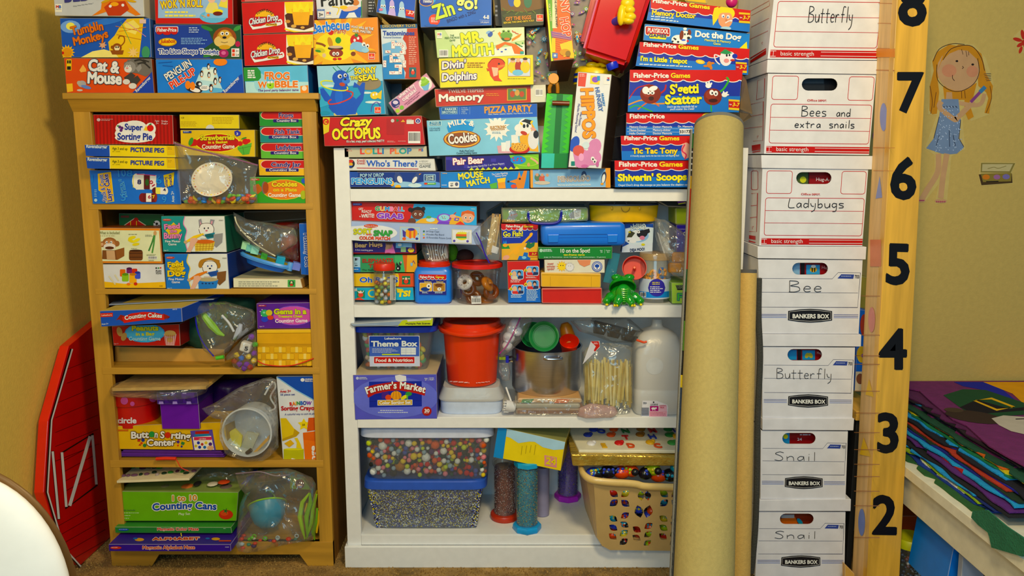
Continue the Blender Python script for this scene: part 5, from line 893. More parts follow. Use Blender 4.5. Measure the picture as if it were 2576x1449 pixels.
fing=lambda x,y,c:[Q([(x-26,y+90),(x-14,y-20),(x,y-50),(x+18,y-20),(x+34,y+88)],c),E(x+2,y+60,28,50,c),E(x+2,y-15,18,36,c),E(x-6,y+5,9,11,'w'),E(x+14,y+5,9,11,'w'),E(x-5,y+8,4,5,'k'),E(x+13,y+8,4,5,'k')]
box('blue tilted game box with three finger faces above the domino box',(512,-80,792,-60,776,148,490,92),2.43,.24,'2c58ac',fing(540,40,'8ab8d0')+fing(607,50,'c0a8d0')+fing(680,62,'a8c4dc')+[E(528,72,16,10,'d87a8a'),R(712,70,775,118,'c8301c',dy=12),T('3-7',728,104,768,112,26,'w',b=.04,sh=.2),NT(716,78,770,84,1,'e8d030',dy=10)],side='8a7a5a',ext=(.012,.24,-.004))
box('black and grey box edge above the seal box',(425,-40,475,-40,500,120,430,110),2.56,.1,'1a1a1a',[NT(435,-30,480,100,6,'a8a8a0',fill=.8)])
box('blue game box with big green lettering at the top centre',(800,-150,1350,-150,1352,190,822,205),2.44,.26,'1b64ae',[E(865,0,70,34,'4aa0c8',n=24),E(865,12,54,36,'e0a030'),E(865,12,49,31,'1c3a8a'),E(930,85,34,10,'1558a0'),E(925,148,42,42,'d8482c'),NT(900,130,955,170,5,'f0d8c8'),E(1230,175,60,12,'155aa0'),E(900,190,50,10,'155aa0'),T('Thinkfun',838,20,908,20,24,'w',b=.03),T('Zin',935,150,1085,100,110,'c8d848',ol='14304a',b=.05,ow=.03,jig=.3),T('go!',1090,62,1250,66,96,'d8dc78',ol='14304a',b=.05,ow=.03,jig=.3),T('BINGO with a ZING',1022,172,1235,98,28,'14285a',b=.0),T('4-8',1288,142,1332,142,30,'w',b=.03),T('2-8 players',1268,172,1332,172,14,'d8d8d8'),L([(1260,150),(1335,155)],1.5,'w')],side='123c70',top='1b64ae')
def domino(x,y,w,h,n=3):
 o=[R(x-1.5,y-1.5,x+w+1.5,y+h+1.5,'8a5a40'),R(x,y,x+w,y+h,'w')]
 rnd=random.Random(int(x+y))
 for k in range(n+2):o.append(E(x+w*rnd.uniform(.15,.85),y+h*rnd.uniform(.12,.88),3.2,3.2,'c8301c',n=6))
 return o
tact=box('white and rust domino game box standing upright behind the pink box',(522,186,796,178,822,590,542,592),2.46,.17,'cfd8dc',[Q([(542,400),(620,380),(700,500),(705,586),(544,590)],'3a84b4'),Q([(536,330),(640,300),(700,400),(620,400),(545,420)],'7ab0cc'),Q([(722,212),(800,210),(822,590),(705,585),(712,540),(690,500),(705,440),(695,400),(720,360),(712,320),(690,290),(700,260),(720,240)],'b8401c'),Q([(522,186),(796,178),(798,208),(524,216)],'2a5a84')]+sum([domino(*a)for a in((605,305,26,56),(632,318,56,24),(682,330,24,50),(668,380,44,24),(610,395,58,24),(592,410,24,56),(620,440,56,24),(630,480,56,24),(660,500,24,52),(590,530,70,24),(545,450,22,50),(690,450,24,52),(560,375,40,20))],[])+[NT(735,275,795,488,15,'e8b898',fill=.8,th=.35),R(738,502,790,575,'1f6a6a'),E(765,535,22,22,'14404a'),E(765,540,14,16,'d84a30'),E(765,522,8,8,'d8a88a'),T('DISCOVERY TOYS',538,206,785,200,20,'d8b84a',b=.02),T('Tactominoes',542,262,778,262,34,'2a4a9a',b=.03),T('Textured Dominoes',544,284,680,284,13,'4a6aa0')],side='8a6a34')
box('dark green game box with yellow lettering beside the tall orange box',(1400,-150,1745,-150,1737,185,1430,206),2.46,.22,'2c3414',[Q([(1410,-150),(1745,-150),(1740,60),(1600,90),(1420,80)],'6a4a1c'),E(1500,-10,30,60,'3a5a9a'),E(1540,20,26,34,'e0c030'),E(1620,10,30,50,'2a6a4a'),E(1570,120,140,30,'3a441c')]+[L([(1430+k*32,60+(k*37)%60),(1455+k*32,80+(k*53)%50)],8,'5a6a24')for k in range(9)]+[T('GET THE EGGS',1455,156,1645,142,28,'d8841c',ol='3a1c08',b=.05,ow=.04),T('BEFORE THE DINO GETS YOU!',1440,178,1665,160,14,'d8b82c',b=.03)]+gol(1683,108,52),side='14140c')
box('black box end between the blue and dark green top boxes',(1365,-40,1412,-40,1430,195,1380,190),2.5,.15,'121212',[NT(1378,40,1400,140,3,'8a8a8a')])
fro=lambda:[E(1460,285,38,24,'2a5a2a'),E(1460,262,46,26,'6a9a3a'),E(1440,235,13,13,'8ab04a'),E(1476,235,13,13,'8ab04a'),E(1440,235,6,6,'k'),E(1476,235,6,6,'k'),E(1465,290,22,10,'c8702a')]
box('pale green game box with yellow block title and a frog mouth',(925,222,1595,200,1598,412,945,432),YB,.26,'bcd088',[Q([(1000,222),(1590,202),(1596,300),(1100,380)],'d4dca8'),Q([(1380,360),(1596,330),(1598,412),(1200,425)],'e4e2c4'),Q([(1380,340),(1450,310),(1530,330),(1590,380),(1580,405),(1520,400),(1500,345),(1450,330),(1390,375)],'d8702a'),Q([(1395,250),(1410,235),(1425,250),(1450,280),(1420,290)],'e08a2a'),Q([(1575,250),(1555,255),(1500,290),(1500,310),(1560,275)],'e08a2a')]+fro()+[E(1340,255,18,22,'3a5aa0',a=30),E(1325,240,18,9,'8ab0d0',a=-30),L([(1350,240),(1372,228)],4,'2a3a6a')]+[E(1400+(k*29)%60,368+(k*17)%34,6,5,'3a5ab0',n=7)for k in range(9)]+[E(1530+(k*23)%55,320+(k*13)%30,6,5,'2f7a3a',n=7)for k in range(8)]+[E(1505+(k*21)%50,230+(k*11)%24,5,4,'c8502a',n=7)for k in range(7)]+MB(944,240,38)+BAR(960,370,1028,425)+[T('THE',1042,272,1072,270,14,'3a6a2a'),T('FEED-THE-FROG',1002,290,1112,286,14,'3a6a2a'),T('GAME!',1038,308,1082,306,14,'3a6a2a'),T('MR.',1125,330,1290,300,78,'e8dc28',ol='5a7a14',b=.1,ow=.035,jig=.5),T('MOUTH',1055,425,1372,400,86,'e8dc28',ol='5a7a14',b=.1,ow=.035,jig=.5),R(1563,382,1590,402,'3a9a8a')],side='8a9a54')
box('yellow game box with an orange leaping fish and two children',(955,435,1660,406,1664,630,966,655),2.435,.26,'dcd01e',[R(1470,432,1640,570,'b8842a'),R(1474,436,1636,566,'c8d0d0'),E(1508,500,36,46,'d8c034'),E(1550,495,26,46,'a8341c'),E(1600,498,36,46,'d8c034'),E(1508,450,17,18,'d8a880'),E(1548,448,15,16,'d8a880'),E(1600,448,16,18,'d8a880'),E(1508,440,18,10,'6a4a1c'),E(1600,438,18,10,'3a240c'),E(1545,540,40,22,'7ab8d0'),NT(1470,582,1640,594,1,'a89a14'),E(1385,480,66,46,'d0481c',a=-10),Q([(1325,500),(1340,460),(1400,520),(1405,580),(1430,605),(1370,600),(1340,560)],'d0481c'),Q([(1440,480),(1452,490),(1400,510),(1390,490)],'e07a3a'),Q([(1320,530),(1312,505),(1345,520)],'d0481c'),E(1405,475,7,7,'k'),Q([(1350,500),(1400,505),(1395,560),(1365,570)],'e8b890'),L([(1330,470),(1360,436),(1420,440),(1450,470)],4,'6a1c0c',sm=True),NT(1170,465,1308,510,3,'a8681c',fill=.85),T("Divin'",978,515,1160,500,58,'ece4d8',ol='3a1a6a',b=.04,ow=.06,sh=.1),T('Dolphins',978,604,1240,588,60,'ece4d8',ol='3a1a6a',b=.04,ow=.06,sh=.1)],side='a8a014')
box('red memory game box with a cream end and small picture',(925,662,1752,630,1756,758,936,796),2.455,.26,'bc3a26',[Q([(1640,634),(1754,630),(1758,758),(1642,764)],'d4cfb0'),R(1465,658,1612,750,'c8a028',dy=-5),R(1472,664,1605,744,'5a7a3a',dy=-5),E(1505,700,18,24,'b84a2a'),E(1540,690,18,24,'c89a4a'),E(1575,700,18,22,'b84a2a'),E(1520,670,14,8,'8ab0c0'),NT(1310,695,1415,720,2,'d8882a')]+BAR(1676,662,1730,716)+[T('TWELVE TEEPEES',1028,692,1292,684,26,'d0b8a8',b=.02),T('Memory',955,755,1290,742,54,'ece8dc',ol='5a1a10',b=.06,ow=.02)],side='c8c098',top='c8b890')
box('blue flat game box with orange party title under the memory box',(955,790,1690,768,1691,886,966,890),2.46,.26,'2a60b0',[R(978,800,1098,850,'9ac8dc',dy=-2),R(980,802,1096,848,'1f5a8a',dy=-2),L([(1112,800),(1112,850)],2,'8ab0dc'),L([(1188,795),(1188,850)],2,'8ab0dc'),T('PARKER',1002,822,1090,820,18,'c8e0ec',b=.02),T('BROTHERS',984,844,1092,842,18,'c8e0ec',b=.02),T('2 TO 4',1126,808,1168,807,11,'a8c4e8'),T('PLAYERS',1126,822,1178,821,11,'a8c4e8'),T('AGES',1126,836,1156,835,11,'a8c4e8'),T('4 TO 8',1126,850,1166,849,11,'a8c4e8'),T('PIZZA PARTY',1295,842,1648,828,50,'e0982a',b=.05),T("Mixin', Matchin', Switchin', Snatchin', Your Piece of the Pie Game",1325,856,1655,845,12,'d0dcf0')],side='1c4480')
rays=[star(1390,955,100,62,13,'ece8dc',a=10)]
box('pale blue cookie game box with a cow, glass of milk and cookies',(865,896,1690,868,1712,1136,886,1162),2.44,.26,'86bfcc',[R(885,902,976,938,'d8e8ec',dy=-2),R(888,905,973,935,'2a7a9a',dy=-2),E(1120,950,102,54,'2c90c4',a0=180,a1=360),Q([(1018,950),(1222,940),(1210,975),(1030,985)],'2c90c4'),E(1130,1035,140,66,'8a4a1c'),E(1130,1035,132,60,'e0a83a'),E(1130,1035,120,50,'8a4a1c')]+rays+[E(1390,965,78,50,'ece8dc'),Q([(1390,1085),(1480,1075),(1500,1140),(1400,1140)],'d0a0a0'),Q([(1420,1060),(1460,1058),(1455,1125),(1425,1125)],'e4e4dc'),Q([(1455,1050),(1490,1045),(1485,1125),(1458,1125)],'dcdcd4'),Q([(1495,1005),(1545,1000),(1555,1080),(1500,1085)],'e4e4dc'),Q([(1560,930),(1640,900),(1690,980),(1700,1130),(1600,1120),(1560,1050)],'e0a82a'),E(1660,1040,40,70,'dcd8cc'),E(1680,1000,20,30,'1a1a1c'),E(1600,940,48,60,'e8e4d8',a=-20),E(1560,985,34,26,'e8e4d8',a=-30),E(1555,950,36,28,'e8e4d8',a=-20),Q([(1570,905),(1600,885),(1650,895),(1640,930),(1600,910)],'1a1a1c'),E(1572,920,14,8,'e8c838',a=50),E(1648,908,14,8,'e8c838',a=-50),E(1660,960,22,12,'d8a088',a=20),E(1592,938,10,15,'1a1a1c'),E(1618,935,9,14,'1a1a1c'),E(1590,990,26,14,'b8402a',a=20),E(1558,1110,76,36,'b8281c'),E(1558,1095,64,34,'d8982a')]+[E(1510+(k*37)%95,1072+(k*19)%42,15,10,'e0b04a')for k in range(12)]+[E(1510+(k*37)%95,1072+(k*19)%42,5,4,'9a5a1c',n=7)for k in range(12)]+[T('PARKER',900,918,962,917,12,'c8e0ec'),T('BROTHERS',894,932,968,930,12,'c8e0ec'),T('2 TO 4 PLAYERS',888,960,968,958,10,'3a5a6a'),T('AGES 4 AND UP',888,974,968,972,10,'3a5a6a'),T('MILK &',1035,952,1215,942,40,'ece8dc',b=.05,arc=22),T('Cookies',1030,1072,1245,1050,76,'ece4d0',ol='3a1c0c',b=.05,ow=.05,jig=.2),T('ELECTRONIC',1340,958,1460,950,20,'b8822a',b=.04),T('M-M-MOOODS',1348,972,1448,965,13,'b8822a',b=.03),NT(1355,980,1430,998,2,'8aa8b0'),T("Molly MooCow's",1112,1130,1220,1126,15,'2a3a40'),T('Cookie Dunking Game',1090,1146,1242,1142,15,'2a3a40')],side='5a94a0')
box('dark violet flat game box with white title and green burst end',(1005,1162,1700,1144,1702,1258,1008,1272),2.45,.26,'2c2478',[Q([(1480,1152),(1700,1144),(1702,1258),(1530,1256)],'7ab828')]+[R(1010+(k*67)%430,1164+(k*31)%70,1048+(k*67)%430,1190+(k*31)%70,'443a9a')for k in range(9)]+[Q([(1180+k*42,1268-k),(1201+k*42,1246-k),(1222+k*42,1266-k)],'c8d020')for k in range(9)]+[E(1610,1200,100,40,'9acc38',n=24),E(1615,1200,80,32,'7ab828'),E(1548,1190,58,32,'3a8ac8')]+[E(1510+(k*29)%80,1175+(k*17)%32,7,6,'c8281a',n=7)for k in range(6)]+[L([(1640,1175),(1680,1200),(1695,1220)],14,'d8a880',sm=True),E(1625,1225,11,15,'d0a060'),T('Pair Bear',1062,1226,1292,1212,50,'ece4d4',ol='b02a2a',b=.07,ow=.04),T('An Exciting Game For 2 or More Players',1172,1250,1445,1222,14,'c8c8e0')],side='1c1450')
box('sky blue flat game box with an orange fox-like animal and cheese',(968,1278,1633,1268,1632,1405,970,1398),2.456,.26,'2680c0',[Q([(1480,1350),(1540,1330),(1555,1275),(1570,1320),(1590,1270),(1615,1268),(1605,1330),(1590,1400),(1540,1402),(1530,1365)],'d88424'),E(1475,1350,9,8,'k'),E(1560,1330,8,8,'k'),Q([(1390,1330),(1455,1320),(1450,1365),(1400,1370)],'e8c030'),Q([(1335,1370),(1390,1355),(1392,1400),(1345,1403)],'5aa83a'),Q([(1395,1360),(1450,1352),(1455,1400),(1400,1402)],'e0962a'),E(1515,1385,22,14,'d8502a'),R(1030,1350,1110,1396,'w',10),E(1090,1370,12,14,'5a5a6a'),T('AGE',1044,1370,1064,1370,10,'k'),T('4+',1044,1388,1066,1388,16,'k',b=.04),NT(980,1374,1030,1384,1,'w'),NT(985,1288,1030,1298,1,'e8a83a'),T('MOUSE',1102,1335,1288,1315,48,'e8dc28',ol='1c4a6a',b=.07,ow=.03,jig=.5),T('MATCH',1165,1388,1340,1355,44,'e8dc28',ol='1c4a6a',b=.07,ow=.03,jig=.4),T('The Color-Matching',1352,1305,1470,1292,15,'w'),T('Memory Game!',1375,1318,1462,1310,15,'w')],side='1c5a8a')
cq=(580,765,865,540,935,645,650,858)
box('pink tilted small game box with a green cupcake, wedged diagonally',cq,2.47,.10,'d494a4',[E(858,622,48,52,'f0e4d8',a=-40),Q([(825,640),(890,615),(880,670),(850,675)],'7ab0d0'),E(855,620,36,16,'8ab83a',a=-30),E(850,604,28,14,'9ac848',a=-30),E(843,588,20,12,'8ab83a',a=-30),E(838,578,9,8,'c8d860'),E(636,768,32,34,'2a2a6a'),E(636,762,20,14,'d8c8d8'),T('ORCHARD',612,752,652,722,10,'e8d8e0',b=.02),T('TOYS',640,800,665,785,10,'e8d8e0',b=.02),E(683,800,16,16,'7ab03a'),E(652,824,16,16,'a8c83a'),T("where's my",668,735,782,640,30,'f0dcd8',ol='c87a94',b=.04,ow=.03),T('cupcake?',695,755,800,672,30,'f0dcd8',ol='c87a94',b=.04,ow=.03),T('Collect and match your cupcakes',705,782,820,685,10,'7a2a50'),T('in this fun, sharing game',725,782,815,708,10,'7a2a50')],side='4a3430',ext=(.012,.10,-.006))
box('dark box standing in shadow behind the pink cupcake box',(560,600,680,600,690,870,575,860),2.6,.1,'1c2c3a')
# floral gift bag cloth hung at the back
crop(*C_)
def floral(name,lab,q,Y,seed):
 bm=bmesh.new();qq=quad(q);c4=[P(*p,Y)for p in qq];g=[];nx,nz_=14,12
 for j in range(nz_+1):
  for i in range(nx+1):
   p=c4[0].lerp(c4[1],i/nx).lerp(c4[3].lerp(c4[2],i/nx),j/nz_);p.y+=.012*noise.noise(Vector((p.x*9+seed,p.z*5,0)));g.append(bm.verts.new(p))
 W_=nx+1
 for j in range(nz_):
  for i in range(nx):bm.faces.new((g[j*W_+i],g[j*W_+i+1],g[(j+1)*W_+i+1],g[(j+1)*W_+i]))
 r=bmesh.ops.solidify(bm,geom=bm.faces[:],thickness=.002)
 o=tag(fin(name,bm,mat('c8bca8',.8,nz=.1),smooth=True),lab,'fabric')
 rnd=random.Random(seed);it=[]
 x0,y0=min(q[0],q[6]),q[1];x1,y1=q[2],q[5]
 for k in range(26):
  x,y,s=rnd.uniform(x0+20,x1-20),rnd.uniform(y0+15,y1-15),rnd.uniform(14,34);c=rnd.choice(['b03a78','d8c02a','3a90b0','c8702a','6aa03a','8a5a9a'])
  if k%2:it+=[E(x,y,s,s*.32,c,a=rnd.uniform(0,180)),E(x,y,s*.2,s*.2,'e8d040',n=8)]
  else:it+=[star(x,y,s,s*.35,9,c),E(x,y,s*.36,s*.36,'e0d8b0',n=10),E(x,y,s*.2,s*.2,'2a7ab0',n=8)]
 draw(it,plane(Y-.014),o,pname='printed_flowers');return o
floral('floral_fabric','cream floral print fabric hanging behind the red toy tub',(330,-60,520,-60,520,500,350,500),2.5,3)
floral('floral_fabric','shadowed floral print fabric behind the domino box',(-480,120,30,120,30,620,-450,620),2.68,5)
floral('floral_fabric','pale floral print fabric between the yellow box and tall box',(10,200,240,200,240,630,20,630),2.5,8)
box('light blue wooden strip standing behind the tall orange box',(455,-60,500,-60,492,130,450,130),2.56,.02,'a8c4d4',name='wooden_strip',cat='strip',m=MATTE)
# ================= right half =================
box('orange tall game box leaning forward beside the red tub',(145,-150,318,-150,370,438,195,455),2.41,.2,'d8661c',[Q([(145,-150),(200,-150),(215,455),(195,455)],'5a9a28'),Q([(150,-60),(165,-60),(210,455),(198,455)],'d8d83a'),R(205,-60,240,210,'e0d4a0'),Q([(195,230),(345,255),(350,300),(200,275)],'8a5a8a')]+[L([(205,235+k*16),(350,262+k*16)],2.4,'e8a050')for k in range(9)]+[Q([(260,330),(350,300),(362,400),(290,425)],'e8c040'),E(300,390,40,26,'c8902a'),R(200,285,228,390,'d8c020'),R(204,395,245,432,'5a7aa8',4),star(225,413,14,5,6,'w'),R(335,395,366,432,'d8b82a'),E(322,400,20,22,'8a6a2a'),T('BUNNY',230,-190,285,105,62,'d8502a',ol='f0dcc0',b=.05,ow=.05),T('HOP',262,135,288,275,62,'d8502a',ol='f0dcc0',b=.05,ow=.05),T('FOR THE HOPPING BUNNIES',218,-50,232,200,17,'5a4a3a',b=.01),T('FOR 2-4 PLAYERS',176,30,190,160,13,'f0d8a0')],side='6a3412',ext=(-.004,.2,-.045))
# red toy tub with glove
rt=empty('toy_tub',P(*cp(650,480),2.42),'big red plastic toy tub tilted, with yellow glove hand and blue cap','toy')
bm=bmesh.new();fc=plane(2.40);pts=[fc.pt(*cp(*p))for p in((575,-160),(985,-160),(772,488),(428,378))]
prism(bm,pts,(.0,.17,-.02));bmesh.ops.bevel(bm,geom=bm.edges[:],offset=.012,segments=3,affect='EDGES');fin('tub_body',bm,mat('be2412',.16,nz=.02,coat=.4),rt,smooth=True,auto=50)
bm=bmesh.new();fc2=plane(2.45);prism(bm,[fc2.pt(*cp(*p))for p in((530,-160),(600,-160),(450,330),(412,318))],(0,.09,0));bmesh.ops.bevel(bm,geom=bm.edges[:],offset=.005,segments=2,affect='EDGES');fin('tub_lid',bm,mat('a82010',.2),rt,smooth=True)
bm=bmesh.new();q=P(*cp(685,155),2.385);tube(bm,[q+Vector((-.004,.02,0)),q+Vector((.008,-.012,.004))],.011,20);fin('wrist',bm,mat('2a4ab0',.3),rt,smooth=True)
bm=bmesh.new()
for x,y,rx,rz,dy in((745,90,.017,.034,0),(765,25,.020,.016,-.004),(780,75,.016,.012,-.010),(785,125,.017,.012,-.010),(770,155,.017,.010,-.008),(720,110,.012,.030,-.004)):ell(bm,P(*cp(x,y),2.362+dy),(rx,.014,rz),M=RY(4),u=18,v=12)
fin('glove_hand',bm,mat('e4c218',.3,nz=.02),rt,smooth=True)
bm=bmesh.new();q=P(*cp(648,482),2.42);lathe(bm,[(.016,-.014),(.019,-.004),(.017,.006),(0,.008)],q,24,RY(-20));fin('blue_cap',bm,mat('1c3ab0',.3),rt,smooth=True)
# yellow hat shaped lid under the tub
hd=empty('toy_hat',P(*cp(540,620),2.5),'yellow domed toy lid with blue band behind the white tilted box','toy')
q=P(*cp(525,560),2.52);bm=bmesh.new()
lathe(bm,[(.062,-.038),(.064,-.012),(.064,.004),(.058,.016),(.04,.024),(.0,.026)],q,40,RY(9));fin('dome',bm,mat('e8c61a',.3,nz=.02),hd,smooth=True)
bm=bmesh.new();lathe(bm,[(.0655,-.012),(.0658,-.006),(.0645,-.005),(.0645,-.013)],q,40,RY(9));lathe(bm,[(.064,-.032),(.0655,-.024),(.064,-.02)],q,40,RY(9));fin('blue_band',bm,mat('1c3a9a',.3),hd,smooth=True)
bm=bmesh.new()
for x,y,r in((500,482,.018),(540,484,.012),(565,480,.012),(585,490,.010)):ell(bm,P(*cp(x,y),2.47),(r,.012,r*.5))
fin('moulded_bumps',bm,mat('e8c61a',.3,nz=.02),hd,smooth=True)
# fisher price style boxes on the right
NAVY,BLU='2a3a94','2272b8'
def fp(lab,q,Y,n,hb,extra,games=True,side='1a1a3a',ty=None,tx=None,th=28,ph=.2,**kw):
 d=q[3]-q[1];slope=(q[3]-q[1])/(q[2]-q[0])
 x0,y0,x1,y1=q[0],q[1],q[2],q[3]
 hgt=((q[7]-q[1])+(q[5]-q[3]))/2
 low=[Q([(q[6],q[7]),(q[4],q[5]),(q[4]+(q[2]-q[4])*.45,q[5]-hgt*.38),(q[6]+(q[0]-q[6])*.45,q[7]-hgt*.38)],BLU)]
 tx0,tx1,tx2=tx;yb0=ty+slope*0;f=lambda x:ty+slope*(x-tx0)
 txt=[T('Fisher-Price',tx0,f(tx0),tx1,f(tx1),th,'ece4d0',b=.045)]
 if games:txt.append(T('Games',tx1+14,f(tx1+14),tx2,f(tx2),th,'e8cc28',b=.045))
 return box(lab,q,Y,.26,NAVY,low+AWN(x0,y0,x1,y1,hb,n,ph)+extra+txt,side=side,**kw)
ages=lambda x,y,s=1:[R(x,y,x+82*s,y+78*s,'b8261a',dy=6),R(x,y,x+82*s,y+14*s,'d8b81c',dy=6),R(x,y+62*s,x+82*s,y+78*s,'d8b81c',dy=6),T('Ages',x+4,y+42*s,x+24,y+43*s,10*s,'w'),T('3-7',x+26*s,y+52*s,x+76*s,y+55*s,28*s,'e8cc28',b=.04,sh=.2)]
fp('blue and red awning game box topmost right, with a blonde girl face',(938,-14,1680,78,1671,238,906,150),2.43,8,80,[Q([(1400,190),(1395,120),(1410,60),(1440,50),(1450,120)],'e8cc2c'),E(1490,100,72,54,'e8cc2c'),E(1492,145,54,64,'dc9868'),Q([(1430,110),(1450,60),(1500,50),(1545,80),(1555,120),(1520,95),(1470,95)],'e8cc2c'),E(1475,120,12,14,'w'),E(1512,126,12,14,'w'),E(1477,124,5,6,'2a4a8a'),E(1510,129,5,6,'2a4a8a'),E(1498,150,8,7,'c87a50'),L([(1490,172),(1515,158),(1535,152)],7,'e8e0e8'),E(1535,155,9,6,'w'),E(1494,212,40,14,'a8c8dc')]+ages(1592,92)+[T('Memory Doctor',942,110,1268,138,38,'e8cc28',ol='1c2450',b=.07,ow=.03),NT(938,118,1170,158,2,'c8d8ec',dy=22)],ty=18,tx=(948,1205,1375),th=32)
box('bright blue game box with a spotted puppy, second from top right',(892,176,1678,246,1668,374,880,302),2.44,.26,'2080c0',[R(895,192,1082,262,'ece4dc',14,dy=14),R(900,197,1077,257,'b8241a',12,dy=14),Q([(918,250),(1060,262),(1048,295),(930,285)],'e8dc28'),E(1150,300,60,40,'ece8e0',a=10),E(1190,262,38,34,'ece8e0'),E(1222,275,20,14,'ece8e0'),E(1166,262,15,36,'7a3014',a=8),E(1225,240,13,22,'7a3014',a=-10),E(1192,215,14,10,'ece8e0'),E(1190,255,6,8,'k'),E(1212,253,6,8,'k'),E(1218,282,12,9,'k'),E(1212,305,8,9,'c8303a'),E(1120,292,8,7,'k'),E(1140,312,9,7,'k'),E(1100,308,7,6,'k'),E(1180,298,16,6,'4a6ad0'),E(1110,285,6,5,'k'),Q([(1590,365),(1650,310),(1655,372)],'e8dc28'),NT(1650,248,1672,254,1,'w'),NT(1065,180,1130,190,1,'144a7a'),T('PLAYSKOOL',912,240,1068,252,34,'ece4dc',b=.05),T('GAMES',922,272,1052,280,22,'1c3a7a',b=.04),T('Dot the Dog',1262,272,1605,300,46,'ece8e0',b=.08),T('Matching & Memory',1335,305,1530,322,18,'e8dc28',b=.02),T('Game',1400,332,1455,337,18,'e8dc28',b=.02)],side='0e1c30')
fp('blue and red awning game box with a white teapot face',(855,312,1672,364,1660,558,825,490),2.425,8,84,[E(1495,435,46,56,'e4dcd0'),E(1530,420,34,36,'e4dcd0',a=-20),E(1562,418,20,18,'2a3a9a'),E(1500,452,20,16,'d88a80'),Q([(1450,395),(1490,365),(1545,395),(1500,405)],'2f8a4a'),L([(1455,420),(1412,408),(1420,450),(1450,480)],9,'e4dcd0',sm=True),E(1502,412,7,10,'k'),E(1522,410,6,9,'k'),E(1545,448,18,8,'b83a2a'),E(1305,460,34,16,'e8b83a',a=10),E(1305,460,22,8,'e8d060',a=10),E(1372,480,18,24,'c8781c'),E(1395,470,16,8,'c8781c'),E(1345,492,18,8,'c8781c'),E(1385,505,10,14,'c8781c')]+ages(1568,460)+[T("I'm a Little Teapot",858,452,1205,474,38,'e8dc28',ol='1c2450',b=.07,ow=.03),NT(852,474,1278,492,1,'d0dcec',dy=22)],ty=345,tx=(880,1125,1292),th=32)
ball=lambda x,y,r:[E(x,y,r,r*.92,'7a2814'),E(x-r*.2,y-r*.2,r*.6,r*.5,'8e3620')]
fp('large blue and red game box with two meatball faces and noodles',(782,519,1621,521,1592,835,766,832),2.42,8,90,[L([(1500,575),(1515,600),(1480,660),(1440,690)],14,'3aa02c',sm=True),L([(775,735),(830,660),(880,640),(930,628)],8,'b02a28',sm=True),L([(1000,700),(1040,670),(1050,630)],12,'b02a28',sm=True),L([(770,780),(870,745),(950,770),(1045,770)],10,'d8901c',sm=True),L([(840,815),(930,755),(1000,790)],9,'d8641c',sm=True),L([(780,805),(830,785),(900,810),(950,832)],9,'3aa02c',sm=True),L([(1385,780),(1388,830)],10,'3aa02c')]+ball(935,700,78)+[E(900,672,26,28,'e8e4dc'),E(955,658,34,18,'e8e4dc',a=-15),E(920,690,16,14,'w'),E(950,690,16,14,'w'),E(920,692,6,6,'k'),E(948,692,6,6,'k'),E(940,732,20,16,'3a100a')]+ball(1398,720,68)+[E(1390,688,17,20,'w'),E(1420,695,17,20,'w'),E(1394,692,6,8,'k'),E(1420,698,6,8,'k'),E(1400,748,34,14,'3a100a'),E(1365,638,22,18,'e8e4dc'),E(1352,622,8,12,'e8e4dc',a=-30),E(1370,618,7,12,'e8e4dc'),E(1385,625,7,12,'e8e4dc',a=30),E(1485,705,22,18,'e8e4dc'),E(1500,690,12,7,'e8e4dc',a=-40),E(1507,705,12,6,'e8e4dc'),E(1478,688,6,11,'e8e4dc')]+ages(1515,738)+[T("S'getti",1080,700,1295,690,72,'e8dc28',ol='1c2450',b=.07,ow=.03,jig=.1),T('Scatter',1042,775,1315,768,70,'e8dc28',ol='1c2450',b=.07,ow=.03,jig=.1),T("Don't let the meatballs fall or",1058,802,1282,799,16,'d8dcec',b=.02),T("you'll scatter the s'getti!",1080,820,1260,817,16,'d8dcec',b=.02)],ty=578,tx=(806,1070,1230),th=36)
crop(*C_)
bm=bmesh.new();fl_=[P(*cp(1622,560),2.40),P(*cp(1650,600),2.36),P(*cp(1695,850),2.34),P(*cp(1600,812),2.42)];prism(bm,fl_,(0,.003,0));prism(bm,[P(*cp(1600,835),2.42),P(*cp(1672,845),2.36),P(*cp(1690,870),2.36),P(*cp(1602,925),2.43)],(0,.003,0));
tag(fin('open_flap',bm,mat('8a7a58',.7)),'open cardboard flap sticking out beside the meatball box','box flap',kind=None)
fp('blue and red game box with memory titles in six languages',(756,840,1532,840,1530,1010,752,1006),2.43,8,78,[L([(760,955),(1530,960)],2,'c8d8ec'),L([(760,980),(1530,985)],2,'c8d8ec'),E(1395,880,84,50,'e8cc2c'),E(1395,850,26,16,'7a5ab0'),E(1410,935,50,50,'dc9868')]+[T(s,x,y,x+len(s)*10.2,y,15,'ece4d8',b=.02)for s,x,y in(('Memory Doctor',778,950),('Dottor Memoria',952,950),('Dr. Memoria',1138,948),('Memo-Docteur',778,975),('Memory-dokter',952,974),('Hallo Doktor',776,1000),('Doctor Memoria',952,999))]+[R(1150,958,1245,1000,'e4e0d0',4,dy=0),T('33173',1150,990,1232,988,22,'k',b=.03)],games=False,ty=880,tx=(778,1040,1040),th=34)
fp('blue and red game box with yellow title and a pink ear picture',(714,1010,1500,1012,1500,1190,722,1192),2.42,8,70,[E(1200,1120,36,60,'dca088'),L([(1190,1075),(1170,1120),(1200,1150),(1190,1185)],10,'c8405a',sm=True),T('Tic Tac Tony',800,1142,1135,1140,42,'e8cc28',ol='1c2450',b=.07,ow=.03,jig=.15),T('A friendly puppy turns tic-tac-toe into tail-flipping fun!',785,1166,1148,1163,14,'d0dcec')],ty=1042,tx=(738,985,1150),th=32)
